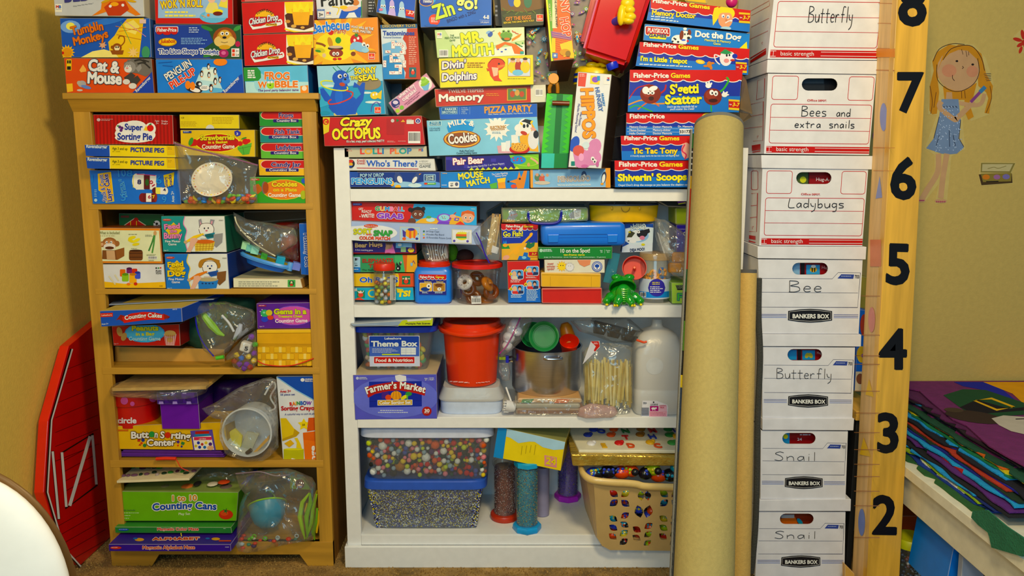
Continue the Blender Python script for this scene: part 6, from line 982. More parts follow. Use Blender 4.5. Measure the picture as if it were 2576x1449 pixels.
fp('blue and red scoops game box lowest of the right-hand pile',(668,1194,1560,1194,1560,1394,672,1392),2.425,8,76,[T("Shiverin' Scoops",692,1345,1205,1338,52,'e8dc28',ol='1c2450',b=.09,ow=.03,jig=.1),T("Oops! Don't drop the scoops as you balance the shaking cone!",695,1384,1235,1380,16,'d8e0ec',b=.02)],ty=1238,tx=(698,985,1175),th=36)
box('light blue flat game box with faint raised title and orange end',(40,1260,636,1250,638,1395,42,1398),2.456,.24,'8ab4d0',[Q([(600,1251),(636,1250),(638,1395),(602,1396)],'e0962a'),Q([(42,1258),(60,1258),(62,1396),(44,1397)],'e09a3a'),E(95,1318,22,28,'5a7a58'),E(132,1330,26,26,'c8604a'),E(170,1328,24,26,'8ab8cc'),E(92,1300,12,12,'c89a78'),E(130,1302,11,12,'c89a78'),E(168,1303,11,12,'c89a78'),E(130,1360,60,14,'c8bca0'),E(440,1308,20,36,'3a4a6a'),E(442,1318,12,24,'e4e4e0'),E(588,1320,18,44,'2a3048',a=10),E(586,1328,12,34,'e4e4e0',a=10),E(575,1368,12,8,'e8a02a'),T('PENGOLOO',245,1352,488,1345,42,'a8a090',ol='e8dcc8',b=.06,ow=.05),T('THE FUN SOUTH POLE EGGSPEDITION!',242,1384,492,1380,14,'e4e8ec',b=.02)],side='b8742a')
hp='d088a8'
box('white tilted game box with vertical orange title and pink hippo shape',(395,532,648,552,571,1255,322,1245),2.40,.13,'dcdacc',[Q([(400,540),(462,545),(450,645),(396,640)],'d0503c'),NT(408,550,455,575,2,'e8b8a8'),Q([(490,560),(562,566),(556,630),(485,622)],'e8c82c'),E(525,592,26,22,'8a5ab0'),Q([(590,560),(640,564),(632,630),(585,626)],'e0dcc8'),R(538,565,560,600,'3a90c0'),E(520,1090,48,60,hp,a=20),E(500,1170,70,60,hp),E(430,1210,60,44,hp),Q([(360,1140),(420,1100),(480,1130),(470,1230),(380,1240)],hp),E(370,1070,34,60,'3a5ab0',a=20),E(400,1120,42,40,'c85a4a'),E(455,1080,26,26,'ccd8e0'),E(505,1180,14,16,'w'),E(522,1200,14,16,'w'),E(507,1184,6,7,'k'),E(520,1203,6,7,'k'),E(540,1220,12,22,'c06a94'),E(445,1235,26,12,'c06a94'),E(420,1170,20,30,'e0a0b8'),R(345,1200,372,1232,'1f7a6a'),T('HIPPOS',418,655,440,1030,92,'e0962c',ol='b0541c',b=.1,ow=.02,jig=.25),T('HUNGRY',522,650,552,830,32,'3a5a9a',ol='d8e0ec',b=.05,ow=.03),T('HUNGRY',568,695,582,790,18,'3a7ab0',b=.04),T('The Frantic',414,830,398,935,18,'3a3a78'),T('Marble Munching Game!',396,770,372,985,16,'3a3a78'),T('MB',612,575,610,600,20,['r','b'],b=.04)],side='3a2c20',ext=(.045,.13,.0))
# green crocodile ramp toy
gt=empty('crocodile_toy',P(*cp(230,1250),2.44),'green zigzag-edged toy with orange round eye standing on end','toy')
fc=plane(2.435);bm=bmesh.new()
prism(bm,[fc.pt(*cp(*p))for p in((165,692),(358,702),(318,1250),(122,1250))],(0,.05,0));bo_=fin('toy_body',bm,mat('2a9a2a',.35),gt,bev=.003)
L1=[(172-(k*2.0)+(44 if k%2 else 12),708+k*20)for k in range(22)];R1_=[(350-(k*1.6)-(44 if k%2 else 12),712+k*20)for k in range(22)]
draw([Q([(165,695),(200,700)]+L1+[(124,1140)],'4cc02c'),Q([(357,705),(330,706)]+R1_+[(326,1140)],'44b82c'),L([(262,700),(228,1250)],46,'1a6a2a'),Q([(126,1140),(222,1142),(216,1250),(122,1250)],'4ab8a0'),Q([(222,1142),(325,1142),(318,1250),(216,1250)],'1f7a34')],fc,bo_,pname='zigzag_edges',off0=.0007)
bm=bmesh.new();tube(bm,[P(*cp(205,766),2.425),P(*cp(332,770),2.425)],.0072,14);fin('brown_bar',bm,mat('6a2c14',.3),gt,smooth=True)
bm=bmesh.new();q=P(*cp(215,584),2.42);tube(bm,[q,q+Vector((0,.016,0))],.0155,24);fin('round_eye',bm,mat('d8921c',.35),gt,bev=.001)
for xa,xb in((205,185),(238,245)):
 bm=bmesh.new();tube(bm,smooth([P(*cp(xa,615),2.43)[:],P(*cp(xb,650),2.432)[:],P(*cp(xb,690),2.436)[:]]),.0055,10);fin('eye_stalk',bm,mat('b0741c',.35),gt,smooth=True)
bm=bmesh.new();ell(bm,P(*cp(1540,12),2.5),(.018,.015,.018));tag(fin('pink_ball',bm,mat('c8386a',.3),smooth=True),'small pink ball at the top beside the white boxes','ball')
box('yellow toy part on top of the topmost right game box',(1180,-60,1350,-60,1365,40,1200,20),2.5,.1,'e0b81c',name='toy_cover',cat='toy',bev=.006)
# ================= white bookcase, upper inside shelf =================
crop(*G_)
kid=lambda x,y,sk,hr:[E(x,y,74,66,sk),Q([(x-80,y-5),(x-70,y-60),(x,y-80),(x+70,y-60),(x+82,y),(x+40,y-38),(x-30,y-42)],hr),E(x-26,y+5,13,15,'w'),E(x+28,y+8,13,15,'w'),E(x-24,y+7,7,9,'k'),E(x+29,y+10,7,9,'k'),L([(x-14,y+38),(x+5,y+44),(x+20,y+38)],4,'7a2a1c',sm=True)]
box('long red and blue gumball writing game box with two children, top left inside',(95,118,1535,178,1535,392,102,338),2.475,.26,'c4301a',[Q([(822,148),(1535,178),(1535,392),(770,362)],'48a4d0'),Q([(820,370),(900,320),(1000,300),(1100,320),(1250,270),(1360,300),(1400,392)],'e0aa3a'),E(780,215,26,26,'2a1a14'),E(930,205,22,24,'2a1a14')]+kid(865,260,'6a3c24','1e1412')+kid(1435,300,'e0a880','d0641c')+[E(1010,330,50,24,'b8d8d8'),E(990,300,30,16,'5aa04a'),E(1165,310,84,52,'8a5ac0'),E(1165,305,62,36,'9ad0dc'),Q([(1100,350),(1230,352),(1220,382),(1080,378)],'7a4ab0'),L([(1225,318),(1300,245)],12,'b0401c'),E(1265,290,36,22,'e0a880'),Q([(1290,305),(1340,310),(1325,345),(1275,335)],'7a5ab0'),E(1310,325,12,8,'e8d04a'),Q([(1300,375),(1350,345),(1400,380),(1395,392),(1290,388)],'d8401c'),E(800,345,44,36,'6a3c24')]+[E(1140+(k*19)%52,290+(k*13)%28,5,4,['c83a28','e8c838','2f8a3a','2a6ab8'][k%4],n=7)for k in range(8)]+[R(126,142,228,166,'2a3c90',4),NT(134,150,220,158,1,'w'),T('GET',190,215,245,218,24,'w',b=.02,jig=.4),T('READY',225,250,340,252,34,'w',b=.02,jig=.4),T('to',200,298,218,298,18,'w',b=.02),T('WRITE!',222,305,372,302,44,'w',b=.03,jig=.5),T('GUMBALL',380,222,710,232,48,['2f9a4a','e8b020','3a8ac8','e878a0','c83a28','8a5ab8','3ab0c8'],ol='e8dce8',b=.08,ow=.04,jig=.3),T('GRAB',398,310,700,318,60,'8a4ab0',ol='e8dce8',b=.1,ow=.04,jig=.2),T('TT810',1470,212,1516,214,12,'d8e8f0')],side='a86a3a')
fishp=lambda x,y:[R(x,y,x+228,y+160,'c8c4a0',dy=8),R(x+8,y+8,x+220,y+150,'a8c4d8',dy=8)]
box('long pale blue snap puzzle box with fish picture, jutting over the shelf',(105,345,1582,400,1576,620,110,565),2.452,.26,'a4b4cc',[E(340,480,292,90,'dcdcd4',n=28),Q([(108,405),(300,392),(300,575),(110,562)],'dcdcd4'),E(332,400,82,22,'c8502c')]+fishp(662,408)+[E(790,480,72,56,'e0a82a'),R(765,432,790,540,'d8642a',dy=4),R(815,436,838,538,'d8642a',dy=4),Q([(690,440),(730,470),(725,530),(695,520)],'4a3a8a'),E(790,440,40,16,'4a3a8a'),E(710,545,22,18,'d8642a'),E(855,545,16,14,'3a3a7a'),E(870,490,5,5,'k')]+fishp(1252,436)[:2]+[R(1262,446,1476,586,'dcdcd0',dy=6),E(1370,510,74,52,'d8d040'),R(1300,492,1444,518,'d8642a',dy=2),R(1300,518,1440,538,'4a8a3a',dy=2),Q([(1420,480),(1455,460),(1450,560),(1420,540)],'c8c8b8'),E(1280,570,15,14,'5a4a9a'),E(1432,574,15,14,'5a4a9a')]+[E(1325+k*20,465,7,7,'e8e4d0',n=8)for k in range(5)]+[E(935,460,10,10,'2a6a4a'),E(935,496,10,10,'d8c82a'),E(935,532,10,10,'d8642a')]+[T('Melissa & Doug',268,408,402,412,20,'e8d8c8',b=.0),T('SORT',135,495,345,485,62,'c8c82c',ol='6a6a1c',b=.08,ow=.025,jig=.3),T('AND',275,505,345,506,20,'d8502c',b=.05),T('SNAP',362,508,575,512,62,'3a9a3a',ol='1c4a1c',b=.08,ow=.025,jig=.3),T('COLOR MATCH',200,552,552,560,36,'d8502c',ol='6a1c0c',b=.07,ow=.02),NT(1005,424,1116,442,1,'d4dce4',th=.8),T('64 Snap Caps',960,468,1110,472,20,'4a5464',b=0),T('Wooden Play Board',960,503,1166,508,20,'4a5464',b=0),T('10 Reversible Picture Cards',960,538,1246,548,20,'4a5464',b=0),NT(1502,428,1560,436,1,'d8e0e8')],side='8a98b0')
Y2=2.50
box('purple and maroon bear matching game box with a girl photograph',(112,570,845,598,850,714,118,716),2.49,.24,'2c2068',[Q([(118,702),(850,702),(850,716),(118,718)],'8a1c1c'),Q([(830,598),(845,598),(850,714),(836,714)],'8a1c1c'),Q([(490,700),(500,640),(520,585),(570,585),(590,640),(610,712),(495,712)],'c0689a'),E(538,615,40,46,'a87a5a'),E(540,592,44,20,'5a4024'),E(520,640,20,34,'b08a6a',a=30),R(615,590,700,650,'6aa8c8',dy=4),R(700,590,798,640,'8ab8cc',dy=4),E(660,615,24,16,'e0e4e4'),R(672,638,730,695,'8ab07a',dy=2),E(788,675,36,26,'e0c838'),E(528,722,40,18,'8a1c1c'),T('Bear Hugs',148,645,465,632,52,'d8b878',ol='8a3a14',b=.05,ow=.03,jig=.2),T('A first matching game',152,680,355,684,18,'c8c4e0',b=.01),T('I play',762,668,815,664,20,'8a2a6a',b=.03)],side='3a1010')
box('green matching game box with red letters and a black cat',(118,728,855,728,860,926,122,930),Y2,.24,'3c9058',[Q([(600,728),(720,728),(735,926),(610,926)],'4aa860'),Q([(690,728),(760,728),(740,926),(720,926)],'c8641c'),Q([(745,728),(855,728),(860,926),(735,926)],'e0a41c'),R(124,752,210,926,'a8c8d8',12),R(126,870,212,926,'2a78b8',12),NT(136,890,205,905,1,'w'),E(160,780,10,16,'k'),E(178,778,9,14,'8a8a9a'),T('4+',152,856,182,856,18,'k',b=.03),NT(145,822,180,832,1,'k'),E(645,880,26,34,'1c1c1c'),Q([(618,850),(625,810),(650,850)],'1c1c1c'),E(665,830,14,20,'2a2a2a'),E(675,815,9,12,'d88a9a'),E(640,882,9,9,'w'),Q([(780,820),(810,820),(805,855),(785,855)],'8ab8d8'),L([(800,820),(815,795),(835,830)],6,'6a3a6a'),T('ELEPHANTS',232,815,590,808,42,'b03a24',b=.05,jig=.2),T('TREE',305,872,480,870,42,'b03a24',b=.05),T('The Game That Grows',232,908,560,906,18,'1c3a24')],side='2a6a3a')
box('yellow and orange game box with blue Oh lettering',(118,940,820,940,824,1092,122,1092),Y2,.24,'e4b820',[Q([(640,940),(820,940),(824,1092),(645,1092)],'d8561c'),E(640,1015,12,70,'e8c83a'),R(685,970,780,1066,'1f7a4a'),E(732,1025,38,38,'14503a'),E(732,1030,26,28,'d84a30'),E(732,1000,15,15,'e8c8a0'),E(700,1000,10,8,'e8c8a0'),E(764,1000,10,8,'e8c8a0'),T('Oh RATS',202,1040,640,1040,58,'2a5ab8',ol='e8e0c0',b=.04,ow=.03)],side='9a7a14')
box('turquoise game box with yellow letters and green child logo, lowest left',(128,1100,815,1100,826,1248,132,1245),Y2,.24,'28a4b8',[Q([(135,1240),(200,1210),(260,1245)],'d84a30'),R(170,1130,262,1215,'1f7a4a',dy=6),E(215,1185,30,26,'d84a30'),E(212,1152,16,15,'e8c8a0'),L([(182,1140),(195,1160),(235,1160),(250,1138)],8,'e8e0d0'),E(350,1168,54,48,'e0c020',n=20),E(350,1168,36,32,'28a4b8'),Q([(130,1120),(170,1108),(175,1140),(135,1145)],'c8c8b8'),Q([(620,1110),(700,1120),(690,1150),(630,1150)],'e8c830'),T('CARRO',400,1200,620,1200,60,'e8d83a',b=.05),T('TS!',630,1205,780,1195,62,'e8d83a',ol='e0a020',b=.06,ow=.02,sh=.2)],side='1a7080')
# marble jar
def solid(name,prof,q,m,par,seg=32,M=None,**k):
 bm=bmesh.new();lathe(bm,prof,q,seg,M,**k);return fin(name,bm,m,par,smooth=True)
c=P(*cp(493,1290),2.475);c.z=SB[2][0]+.001;r=(P(*cp(620,1100),2.475).x-P(*cp(370,1100),2.475).x)/2;Zc=lambda y,Y=2.455:P(*cp(0,y),Y).z
jr=empty('marble_jar',c,'clear glass jar of marbles with a red lid and paper label','jar')
zt=Zc(830);zl=Zc(908)
solid('jar_body',[(r*.9,c.z),(r,c.z+.006),(r,zl-.014),(r*.9,zl-.004),(r*.88,zl)],(c.x,c.y,0),JARM,jr)
solid('lid',[(r*.96,zl),(r*.98,zl+.002),(r*.98,zt-.003),(r*.93,zt),(0,zt)],(c.x,c.y,0),mat('cc3a22',.35),jr)
draw([R(548,962,612,1245,'d8d2b8'),NT(588,990,612,1235,14,'6a6458',th=.3),T('Pee',586,1008,612,1008,14,'k')],Cyl(c.x,c.y,r),jr.children[0],off0=.0012)
rnd=random.Random(6);mk=[('c8c8b8','milky white'),('9ab82c','yellow-green'),('d8701c','orange'),('b8c0c4','clear'),('6a8a5a','mossy'),('8a4a2a','amber'),('e0d040','yellow')];mm={}
for n,(cc,nn)in enumerate(mk):
 bm=bmesh.new();bmesh.ops.create_uvsphere(bm,u_segments=14,v_segments=10,radius=.0066)
 for f in bm.faces:f.smooth=True
 me=bpy.data.meshes.new('marble');bm.to_mesh(me);bm.free();me.materials.append(mat(cc,.1,nz=.3,ns=120));mm[n]=me
for lay in range(7):
 for k in range(7):
  if lay==6 and k%2:continue
  n=rnd.randrange(7);a=k*.9+lay*.45;rr=(r-.0085)if k else.0
  o=link('marble',mm[n]);o.location=(c.x+rr*math.cos(a),c.y+rr*math.sin(a),c.z+.009+lay*.0118);tag(o,'%s glass marble in the red-lidded jar'%mk[n][1],'marble','marbles in the jar')
  # blue square jar with red lid
c=P(*cp(1045,1278),2.50);w=(P(*cp(1258,1100),2.47).x-P(*cp(832,1100),2.47).x)/2;z0=SB[2][0]+.001
fj=empty('blue_tub',c,'square blue plastic tub with round red screw lid','tub')
solid('tub_body',[(w*.9,z0),(w,z0+.006),(w,Zc(930)-.002),(w*.92,Zc(902)),(w*.86,Zc(884))],(c.x,2.47+w,0),mat('2478c8',.3),fj,seg=48,power=7)
solid('lid',[(w*.86,Zc(886)),(w*.90,Zc(884)),(w*.90,Zc(862)),(w*.84,Zc(852)),(w*.83,Zc(826)),(0,Zc(826))],(c.x,2.47+w,0),mat('c83a20',.3),fj)
q=(875,950,1190,955,1190,1180,880,1180);fc=plane(2.4695)
draw([Q([(875,950),(1190,956),(1190,1185),(880,1182)],'2c2c78')]+AWN(875,950,1190,956,60,7)+[R(885,1046,1030,1145,'e8e0c8',10),R(889,1050,1026,1141,'d8a83a',8),E(950,1120,50,24,'1c3a7a'),E(990,1085,26,28,'e8e4d8'),E(990,1085,10,10,'k'),R(1038,1048,1178,1146,'e8e0c8',10),R(1042,1052,1174,1142,'a8782a',8),E(1105,1075,44,20,'6a3a14'),E(1110,1118,24,18,'e8e4d8'),Q([(1104,1110),(1110,1125),(1118,1110)],'k'),R(880,1186,1190,1190,'2a6ab8'),NT(915,1150,990,1172,2,'c8dcec'),NT(1060,1150,1165,1172,2,'c8dcec'),T('Fisher-Price',888,992,1052,992,26,'ece4d0',b=.045),T('Games',1066,992,1164,994,26,'e8cc28',b=.045),T('Beginners',940,1042,1020,1042,16,'e8cc28',b=.02),T('Advanced',1075,1042,1155,1042,16,'e8cc28',b=.02)],fc,fj.children[0],off0=.0006)
# donut bucket
yb_=2.455;c=P(*cp(1535,1310),yb_);r1=(P(*cp(1815,1100),2.50).x-P(*cp(1262,1100),2.50).x)/2;cy=2.45+r1*.9;z0=SB[2][0]+.001
db=empty('clear_bucket',(c.x,cy,z0),'clear round bucket of toy doughnuts with a red lid','bucket')
zl,zt=Zc(890),Zc(800)
solid('bucket_body',[(r1*.84,z0),(r1*.87,z0+.004),(r1*.94,zl-.02),(r1*.98,zl-.018),(r1*.98,zl-.014),(r1*.95,zl-.012),(r1*.96,zl)],(c.x,cy,0),clear('brown_clear_plastic',.10,'8a5a34',.08,.05,10,.05),db,seg=40)
solid('lid',[(r1*1.03,zl-.001),(r1*1.05,zl),(r1*1.05,zl+.010),(r1*1.02,zl+.013),(r1*.82,zl+.013),(r1*.8,zl+.010),(0,zl+.010)],(c.x,cy,0),mat('c8321c',.35),db,seg=40)
fcb=plane(2.452);bm=bmesh.new();prism(bm,[fcb.pt(*cp(*p))for p in((1470,1198),(1582,1195),(1588,1285),(1478,1290))],(0,.0008,0));lb=fin('barcode_label',bm,mat('e0dcd0',.6),db);draw(BAR(1476,1215,1582,1285)+[NT(1495,1203,1560,1212,1,'k')],fcb,lb)
def torus(bm,o,R_,r_,M,c=None,seg=24,fl=1.0):
 rg=[]
 for i in range(seg):
  a=2*math.pi*i/seg;rg.append([bm.verts.new(Vector(o)+M@Vector(((R_+r_*math.cos(b))*math.cos(a),(R_+r_*math.cos(b))*math.sin(a),r_*math.sin(b)*fl)))for b in[2*math.pi*k/12 for k in range(12)]])
 fs=[]
 for i in range(seg):
  for k in range(12):
   f=bm.faces.new((rg[i][k],rg[(i+1)%seg][k],rg[(i+1)%seg][(k+1)%12],rg[i][(k+1)%12]));fs.append((f,k))
 if c:
  setcol(bm,[f for f,k in fs],c[0]);setcol(bm,[f for f,k in fs if k<6],c[1])
 return fs
dn=[(1400,1040,-62,-35,('c87a28','e4e0d8'),'white-iced toy doughnut with sprinkles at the left'),(1440,1120,-80,20,('c07426','5a2a14'),'chocolate-iced toy doughnut under the white one'),(1540,1000,-50,40,('c07426','5a2a14'),'chocolate-iced toy doughnut near the bucket top'),(1660,1060,-20,55,('b86c22','c47a2c'),'plain toy doughnut standing at right in the bucket'),(1500,1215,-75,-20,('c07426','6a3418'),'toy doughnut low in the bucket behind the barcode'),(1640,1230,-10,10,('b86c22','8a4a1c'),'toy doughnut lying flat low right in the bucket'),(1700,1150,-70,60,('b06620','7a3c18'),'dark toy doughnut at the far right of the bucket')]
for i,(x,y,a,b,cc,lab)in enumerate(dn):
 bm=bmesh.new();q=P(*cp(x,y),cy-.03+.012*(i%3));torus(bm,q,.0165,.0098,RY(b)@RX(-a),cc);o=tag(fin('toy_doughnut',bm,GLOSS,smooth=True),lab,'toy doughnut','toy doughnuts in the clear bucket')
 if i==0:
  bm=bmesh.new();rnd=random.Random(1)
  for k in range(22):
   t=rnd.uniform(0,6.28);ell(bm,q+RY(b)@RX(-a)@Vector((.0165*math.cos(t)+rnd.uniform(-.004,.004),.0165*math.sin(t)+rnd.uniform(-.004,.004),.0094)),.0011,'k',u=6,v=4)
  fin('sprinkles',bm,GLOSS,o)
def bx(name,lab,q,Y,dep,c,cat,bev=.004,m=None,**k):return box(lab,q,Y,dep,c,name=name,cat=cat,bev=bev,m=m,**k)
bm=bmesh.new();v=plane(2.52);zb=tag(fin('zebra_cloth',(prism(bm,[v.pt(*cp(*p))for p in((955,605),(1190,612),(1215,770),(1060,822),(1000,790))],(0,.03,0)),bm)[1],mat('d0ccb8',.5),bev=.004),'brown and cream striped plush piece in a clear bag','toy')
draw([L([(975+k*34,608),(1000+k*26,690),(1010+k*30,780)],11,'5a3418',sm=True)for k in range(7)],v,zb,pname='stripes')
bag('clear bag with striped plush on the blue tub lid',[(905,605),(1220,605),(1225,700),(1215,800),(1080,830),(960,810),(910,700)],2.51,.03,seed=31)
for x,y,r,cc,lab in((1250,700,(.022,.02,.03),'5a9a1c','green plush lump behind the striped plush'),(1400,740,(.03,.02,.022),'3a1c14','dark brown lump behind the clear bucket lid')):
 bm=bmesh.new();ell(bm,P(*cp(x,y),2.6),r,u=16,v=10);tag(fin('plush_toy',bm,mat(cc,.8,bump=.4),smooth=True),lab,'toy')
rnd=random.Random(12);bm=bmesh.new()
for k in range(16):
 x=1690+k*6;a=P(*cp(x+rnd.uniform(0,40),290+rnd.uniform(-30,50)),2.47+k*.001);b=P(*cp(x-60+rnd.uniform(0,20),700+rnd.uniform(-20,30)),2.47+k*.001);prism(bm,[a,a+Vector((.006,0,0)),b+Vector((.006,0,0)),b],(0,.0015,0),rnd.choice(['c8a868','b89050','d8bc80']))
tag(fin('craft_stick_bundle',bm,MATTE),'bundle of wooden craft sticks leaning in the blue-sealed bag','craft sticks',kind='stuff')
bx('paper_tag','white paper tag among the craft sticks',(1715,620,1790,650,1770,720,1700,700),2.455,.002,'d8d4c8','tag',bev=0)
bag('clear zip bag with purple seal leaning above the doughnut bucket',[(1480,480),(1560,400),(1700,270),(1790,255),(1810,600),(1800,780),(1700,820),(1600,700),(1520,600)],2.45,.04,seed=33,zpts=[(1530,475),(1580,580),(1630,720),(1680,822)],zipc='3a2a9a')
bx('dark_case','black folded case standing behind the craft sticks',(1640,240,1840,125,1870,300,1680,560),2.60,.03,'14161a','case')
crop(*H_)
bx('black_bag','black bag lying high behind the green case',(150,120,1060,118,1085,200,140,195),2.56,.1,'121414','bag',bev=.008)
bx('black_box','black box end with purple sign under the top shelf at right',(1840,105,2215,105,2215,190,1990,185),2.5,.1,'14140f','box',art=[Q([(2100,120),(2190,112),(2200,150),(2110,150)],'6a3a8a'),Q([(2110,145),(2195,130),(2195,142),(2112,156)],'c8d02a')],m=None)
bx('lime_box','plain lime box above a purple box at right end of shelf',(2078,190,2300,190,2300,386,2080,384),2.56,.12,'b4c428','box')
box('purple box with a white letter below the lime box',(2090,388,2300,388,2300,700,2090,700),2.565,.12,'3a2a9a',[T('Q',2160,512,2240,512,50,'w'),NT(2120,430,2200,450,2,'b8a8e0')])
gc=box('lime green wrapped carry case with a grey cat picture',(98,198,1085,190,1083,345,104,362),2.50,.2,'7aa01c',[Q([(180,215),(260,230),(285,280),(240,330),(150,340),(190,270)],'8a8a8a'),L([(200,280),(280,262)],8,'b8502a'),Q([(860,270),(960,200),(1000,210),(960,310),(880,320)],'8a8a84'),Q([(920,220),(1005,215),(1000,300),(930,330)],'d8d4c0'),Q([(105,325),(250,330),(250,358),(105,360)],'c89a2c'),T('((',470,290,500,290,26,'k'),T('))',805,285,830,285,26,'k'),T('S',940,290,985,286,44,'b8b4a4',b=.05)],name='carry_case',cat='case',side='5a7a14',bev=.004,m=GLOSS)
bm=bmesh.new();tube(bm,smooth([P(*cp(x,y),Y)[:]for x,y,Y in((405,240,2.49),(405,300,2.468),(430,350,2.462),(500,372,2.46),(680,374,2.46),(755,345,2.462),(775,290,2.468),(780,230,2.49))]),.0042,10);fin('handle',bm,mat('22288a',.35),gc,smooth=True)
bag('shiny clear wrap around the lime green carry case',[(95,190),(590,180),(1080,185),(1090,340),(700,362),(330,365),(100,362)],2.488,.02,seed=35,amp=.004)
# yellow oval tin
yc=2.56;c=P(*cp(1488,250),yc);r=(P(*cp(1880,250),yc).x-P(*cp(1092,250),yc).x)/2;zb,zt=P(*cp(0,358),yc-r*.5).z,P(*cp(0,165),yc-r*.5).z
tn=empty('oval_tin',(c.x,yc,zb),'yellow oval lunch tin with a dark lid on the blue case','tin')
solid('tin_body',[(r*.93,zb),(r*.96,zb+.003),(r,zt)],(c.x,yc,0),mat('e4b41c',.35),tn,seg=48,sy=.5)
solid('lid',[(r*1.005,zt-.002),(r*1.01,zt),(r*.98,zt+.004),(r*.6,zt+.006),(0,zt+.006)],(c.x,yc,0),mat('3a4450',.3),tn,seg=48,sy=.5)
bm=bmesh.new();yy=yc-r*.5;tube(bm,smooth([P(*cp(x,y),yy-.003)[:]for x,y in((1462,190),(1475,225),(1510,240),(1545,225),(1560,190))]),.0009,6);fin('clasp',bm,mat('8a6a10',.4),tn)
bm=bmesh.new();tube(bm,smooth([P(*cp(x,y),yy-.002)[:]for x,y in((1380,158),(1400,125),(1500,122),(1525,155))]),.002,8);fin('handle',bm,mat('2a3038',.4),tn)
for x in(1355,1670):bm=bmesh.new();ell(bm,P(*cp(x,200),yy+.0005),(.004,.002,.006));fin('hinge',bm,mat('d8a81c',.35),tn,smooth=True)
box('red, blue and yellow fishing game box standing upright',(94,376,512,380,514,788,100,788),2.49,.14,'2a3a9a',AWN(94,376,512,380,72,7)+[Q([(98,610),(200,600),(512,590),(514,788),(100,788)],'dca83a'),Q([(98,600),(180,625),(195,660),(100,662)],'2f8a2c'),L([(150,760),(250,670),(330,610),(440,500)],26,'e8a82a'),E(270,690,30,42,'e8a82a',a=30),E(435,495,22,16,'e8a82a',a=-40),E(150,760,40,26,'dca080',a=-20),E(140,620,28,20,'e8a02a'),Q([(115,600),(125,560),(135,595),(150,560),(160,600)],'3a8ac8'),E(395,640,38,28,'e08a2a'),Q([(370,640),(400,570),(430,600),(480,580),(470,630),(420,660)],'2a6a3a'),E(365,655,14,14,'w'),Q([(280,785),(300,740),(340,745),(355,700),(400,705),(395,745),(430,770),(420,788)],'2a6ab0'),E(355,760,26,16,'8ac0dc'),T('Fisher-Price',146,415,310,418,30,'ece4d0',b=.045),T('Games',350,416,458,416,28,'e8cc28',b=.045),T('Go Fish!',115,520,345,515,58,'e8dc28',ol='1c2450',b=.05,ow=.03),NT(118,528,345,540,1,'d8dce8'),R(410,688,508,756,'b8261a'),R(410,682,508,694,'d8b81c'),R(410,740,508,752,'d8b81c'),T('3-7',440,728,490,730,24,'e8cc28',b=.04,sh=.2),Q([(290,440),(345,390),(335,455),(310,465)],'d0c8b0')],side='7a1c14')
ph=lambda x,y,n,c_:[R(x,y,x+145,y+112,'e4e0d8',22),R(x+5,y+5,x+140,y+107,'5a9ad0',20),E(x+38,y+50,26,34,'d8b088'),E(x+95,y+40,22,28,'2a2024'),E(x+95,y+52,16,20,'d0a080'),Q([(x+70,y+107),(x+90,y+66),(x+138,y+72),(x+138,y+100)],'2a3050'),Q([(x+10,y+75),(x+70,y+72),(x+80,y+107),(x+14,y+104)],c_),E(x-5,y+50,18,19,'e8cc28'),T(str(n),x-12,y+62,x+3,y+62,22,'k',b=.03)]
box('red and blue instruction box with four numbered pictures',(160,802,530,796,546,1270,176,1272),2.475,.15,'c4301a',[Q([(165,1130),(240,1120),(340,1085),(546,1110),(546,1270),(176,1272)],'2266b0'),L([(165,1128),(240,1120),(340,1085),(546,1110)],4,'e0dcd0')]+ph(205,898,1,'d8c8a0')+ph(378,856,2,'c83a30')+ph(210,1068,3,'c83a30')+ph(380,1014,4,'c83a30')+[NT(200,1016,320,1050,2,'f0d8c8'),NT(375,978,510,1000,2,'f0d8c8'),NT(205,1186,340,1222,3,'c8dcec'),NT(382,1132,520,1255,8,'c8dcec')],side='7a1c14')
bm=bmesh.new();cr=[]
fb_=plane(2.462)
q4=[fb_.pt(*cp(*p))for p in((540,372),(1515,362),(1520,632),(552,632))]
prism(bm,q4,(0,.14,0));bmesh.ops.bevel(bm,geom=bm.edges[:],offset=.019,segments=5,affect='EDGES',profile=.6)
bcase=tag(fin('blue_case',bm,mat('2272c8',.3,nz=.02,coat=.2),smooth=True,auto=60),'bright blue plastic toy case with two front latches','case')
for x0,x1 in((625,752),(1305,1425)):
 bm=bmesh.new();prism(bm,[plane(2.458).pt(*cp(*p))for p in((x0,500),(x1,498),(x1-8,588),(x0+6,590))],(0,.006,0));fin('latch',bm,mat('2678cc',.3),bcase,bev=.0015)
draw([L([(752,500),(1302,496)],6,'123c78'),L([(752,508),(1302,540)],0.1,'123c78'),L([(752,534),(1302,530)],3,'1a509a')],plane(2.462),bcase,pname='seam_line')
box('green number game box with white title on the spider box',(514,642,1362,636,1357,776,520,776),2.47,.2,'1f7a2c',[E(548,680,18,20,'a8d0a8'),T('LEARNING',568,680,665,678,18,'c8e0c8',b=.02),T('RESOURCES',568,696,675,694,16,'c8e0c8',b=.02),T('10 on the Spot!',760,704,1108,702,46,'ece8d8',b=.02,jig=.3),T('ten-frame game',805,738,1045,738,22,'d8d02c',b=.03),T('Juego de Matematicas - Jouez 10 y gagne - Jeu mathematique - 10 gewinnt',582,760,1285,760,12,'c8dcc8'),T('Ages',1218,684,1250,684,12,'c8e0c8'),T('5+',1226,706,1252,706,18,'c8e0c8'),L([(1272,668),(1272,712)],2,'c8e0c8'),T('Grades',1286,684,1336,684,12,'c8e0c8'),T('K+',1300,706,1330,706,18,'c8e0c8')],side='14501c')
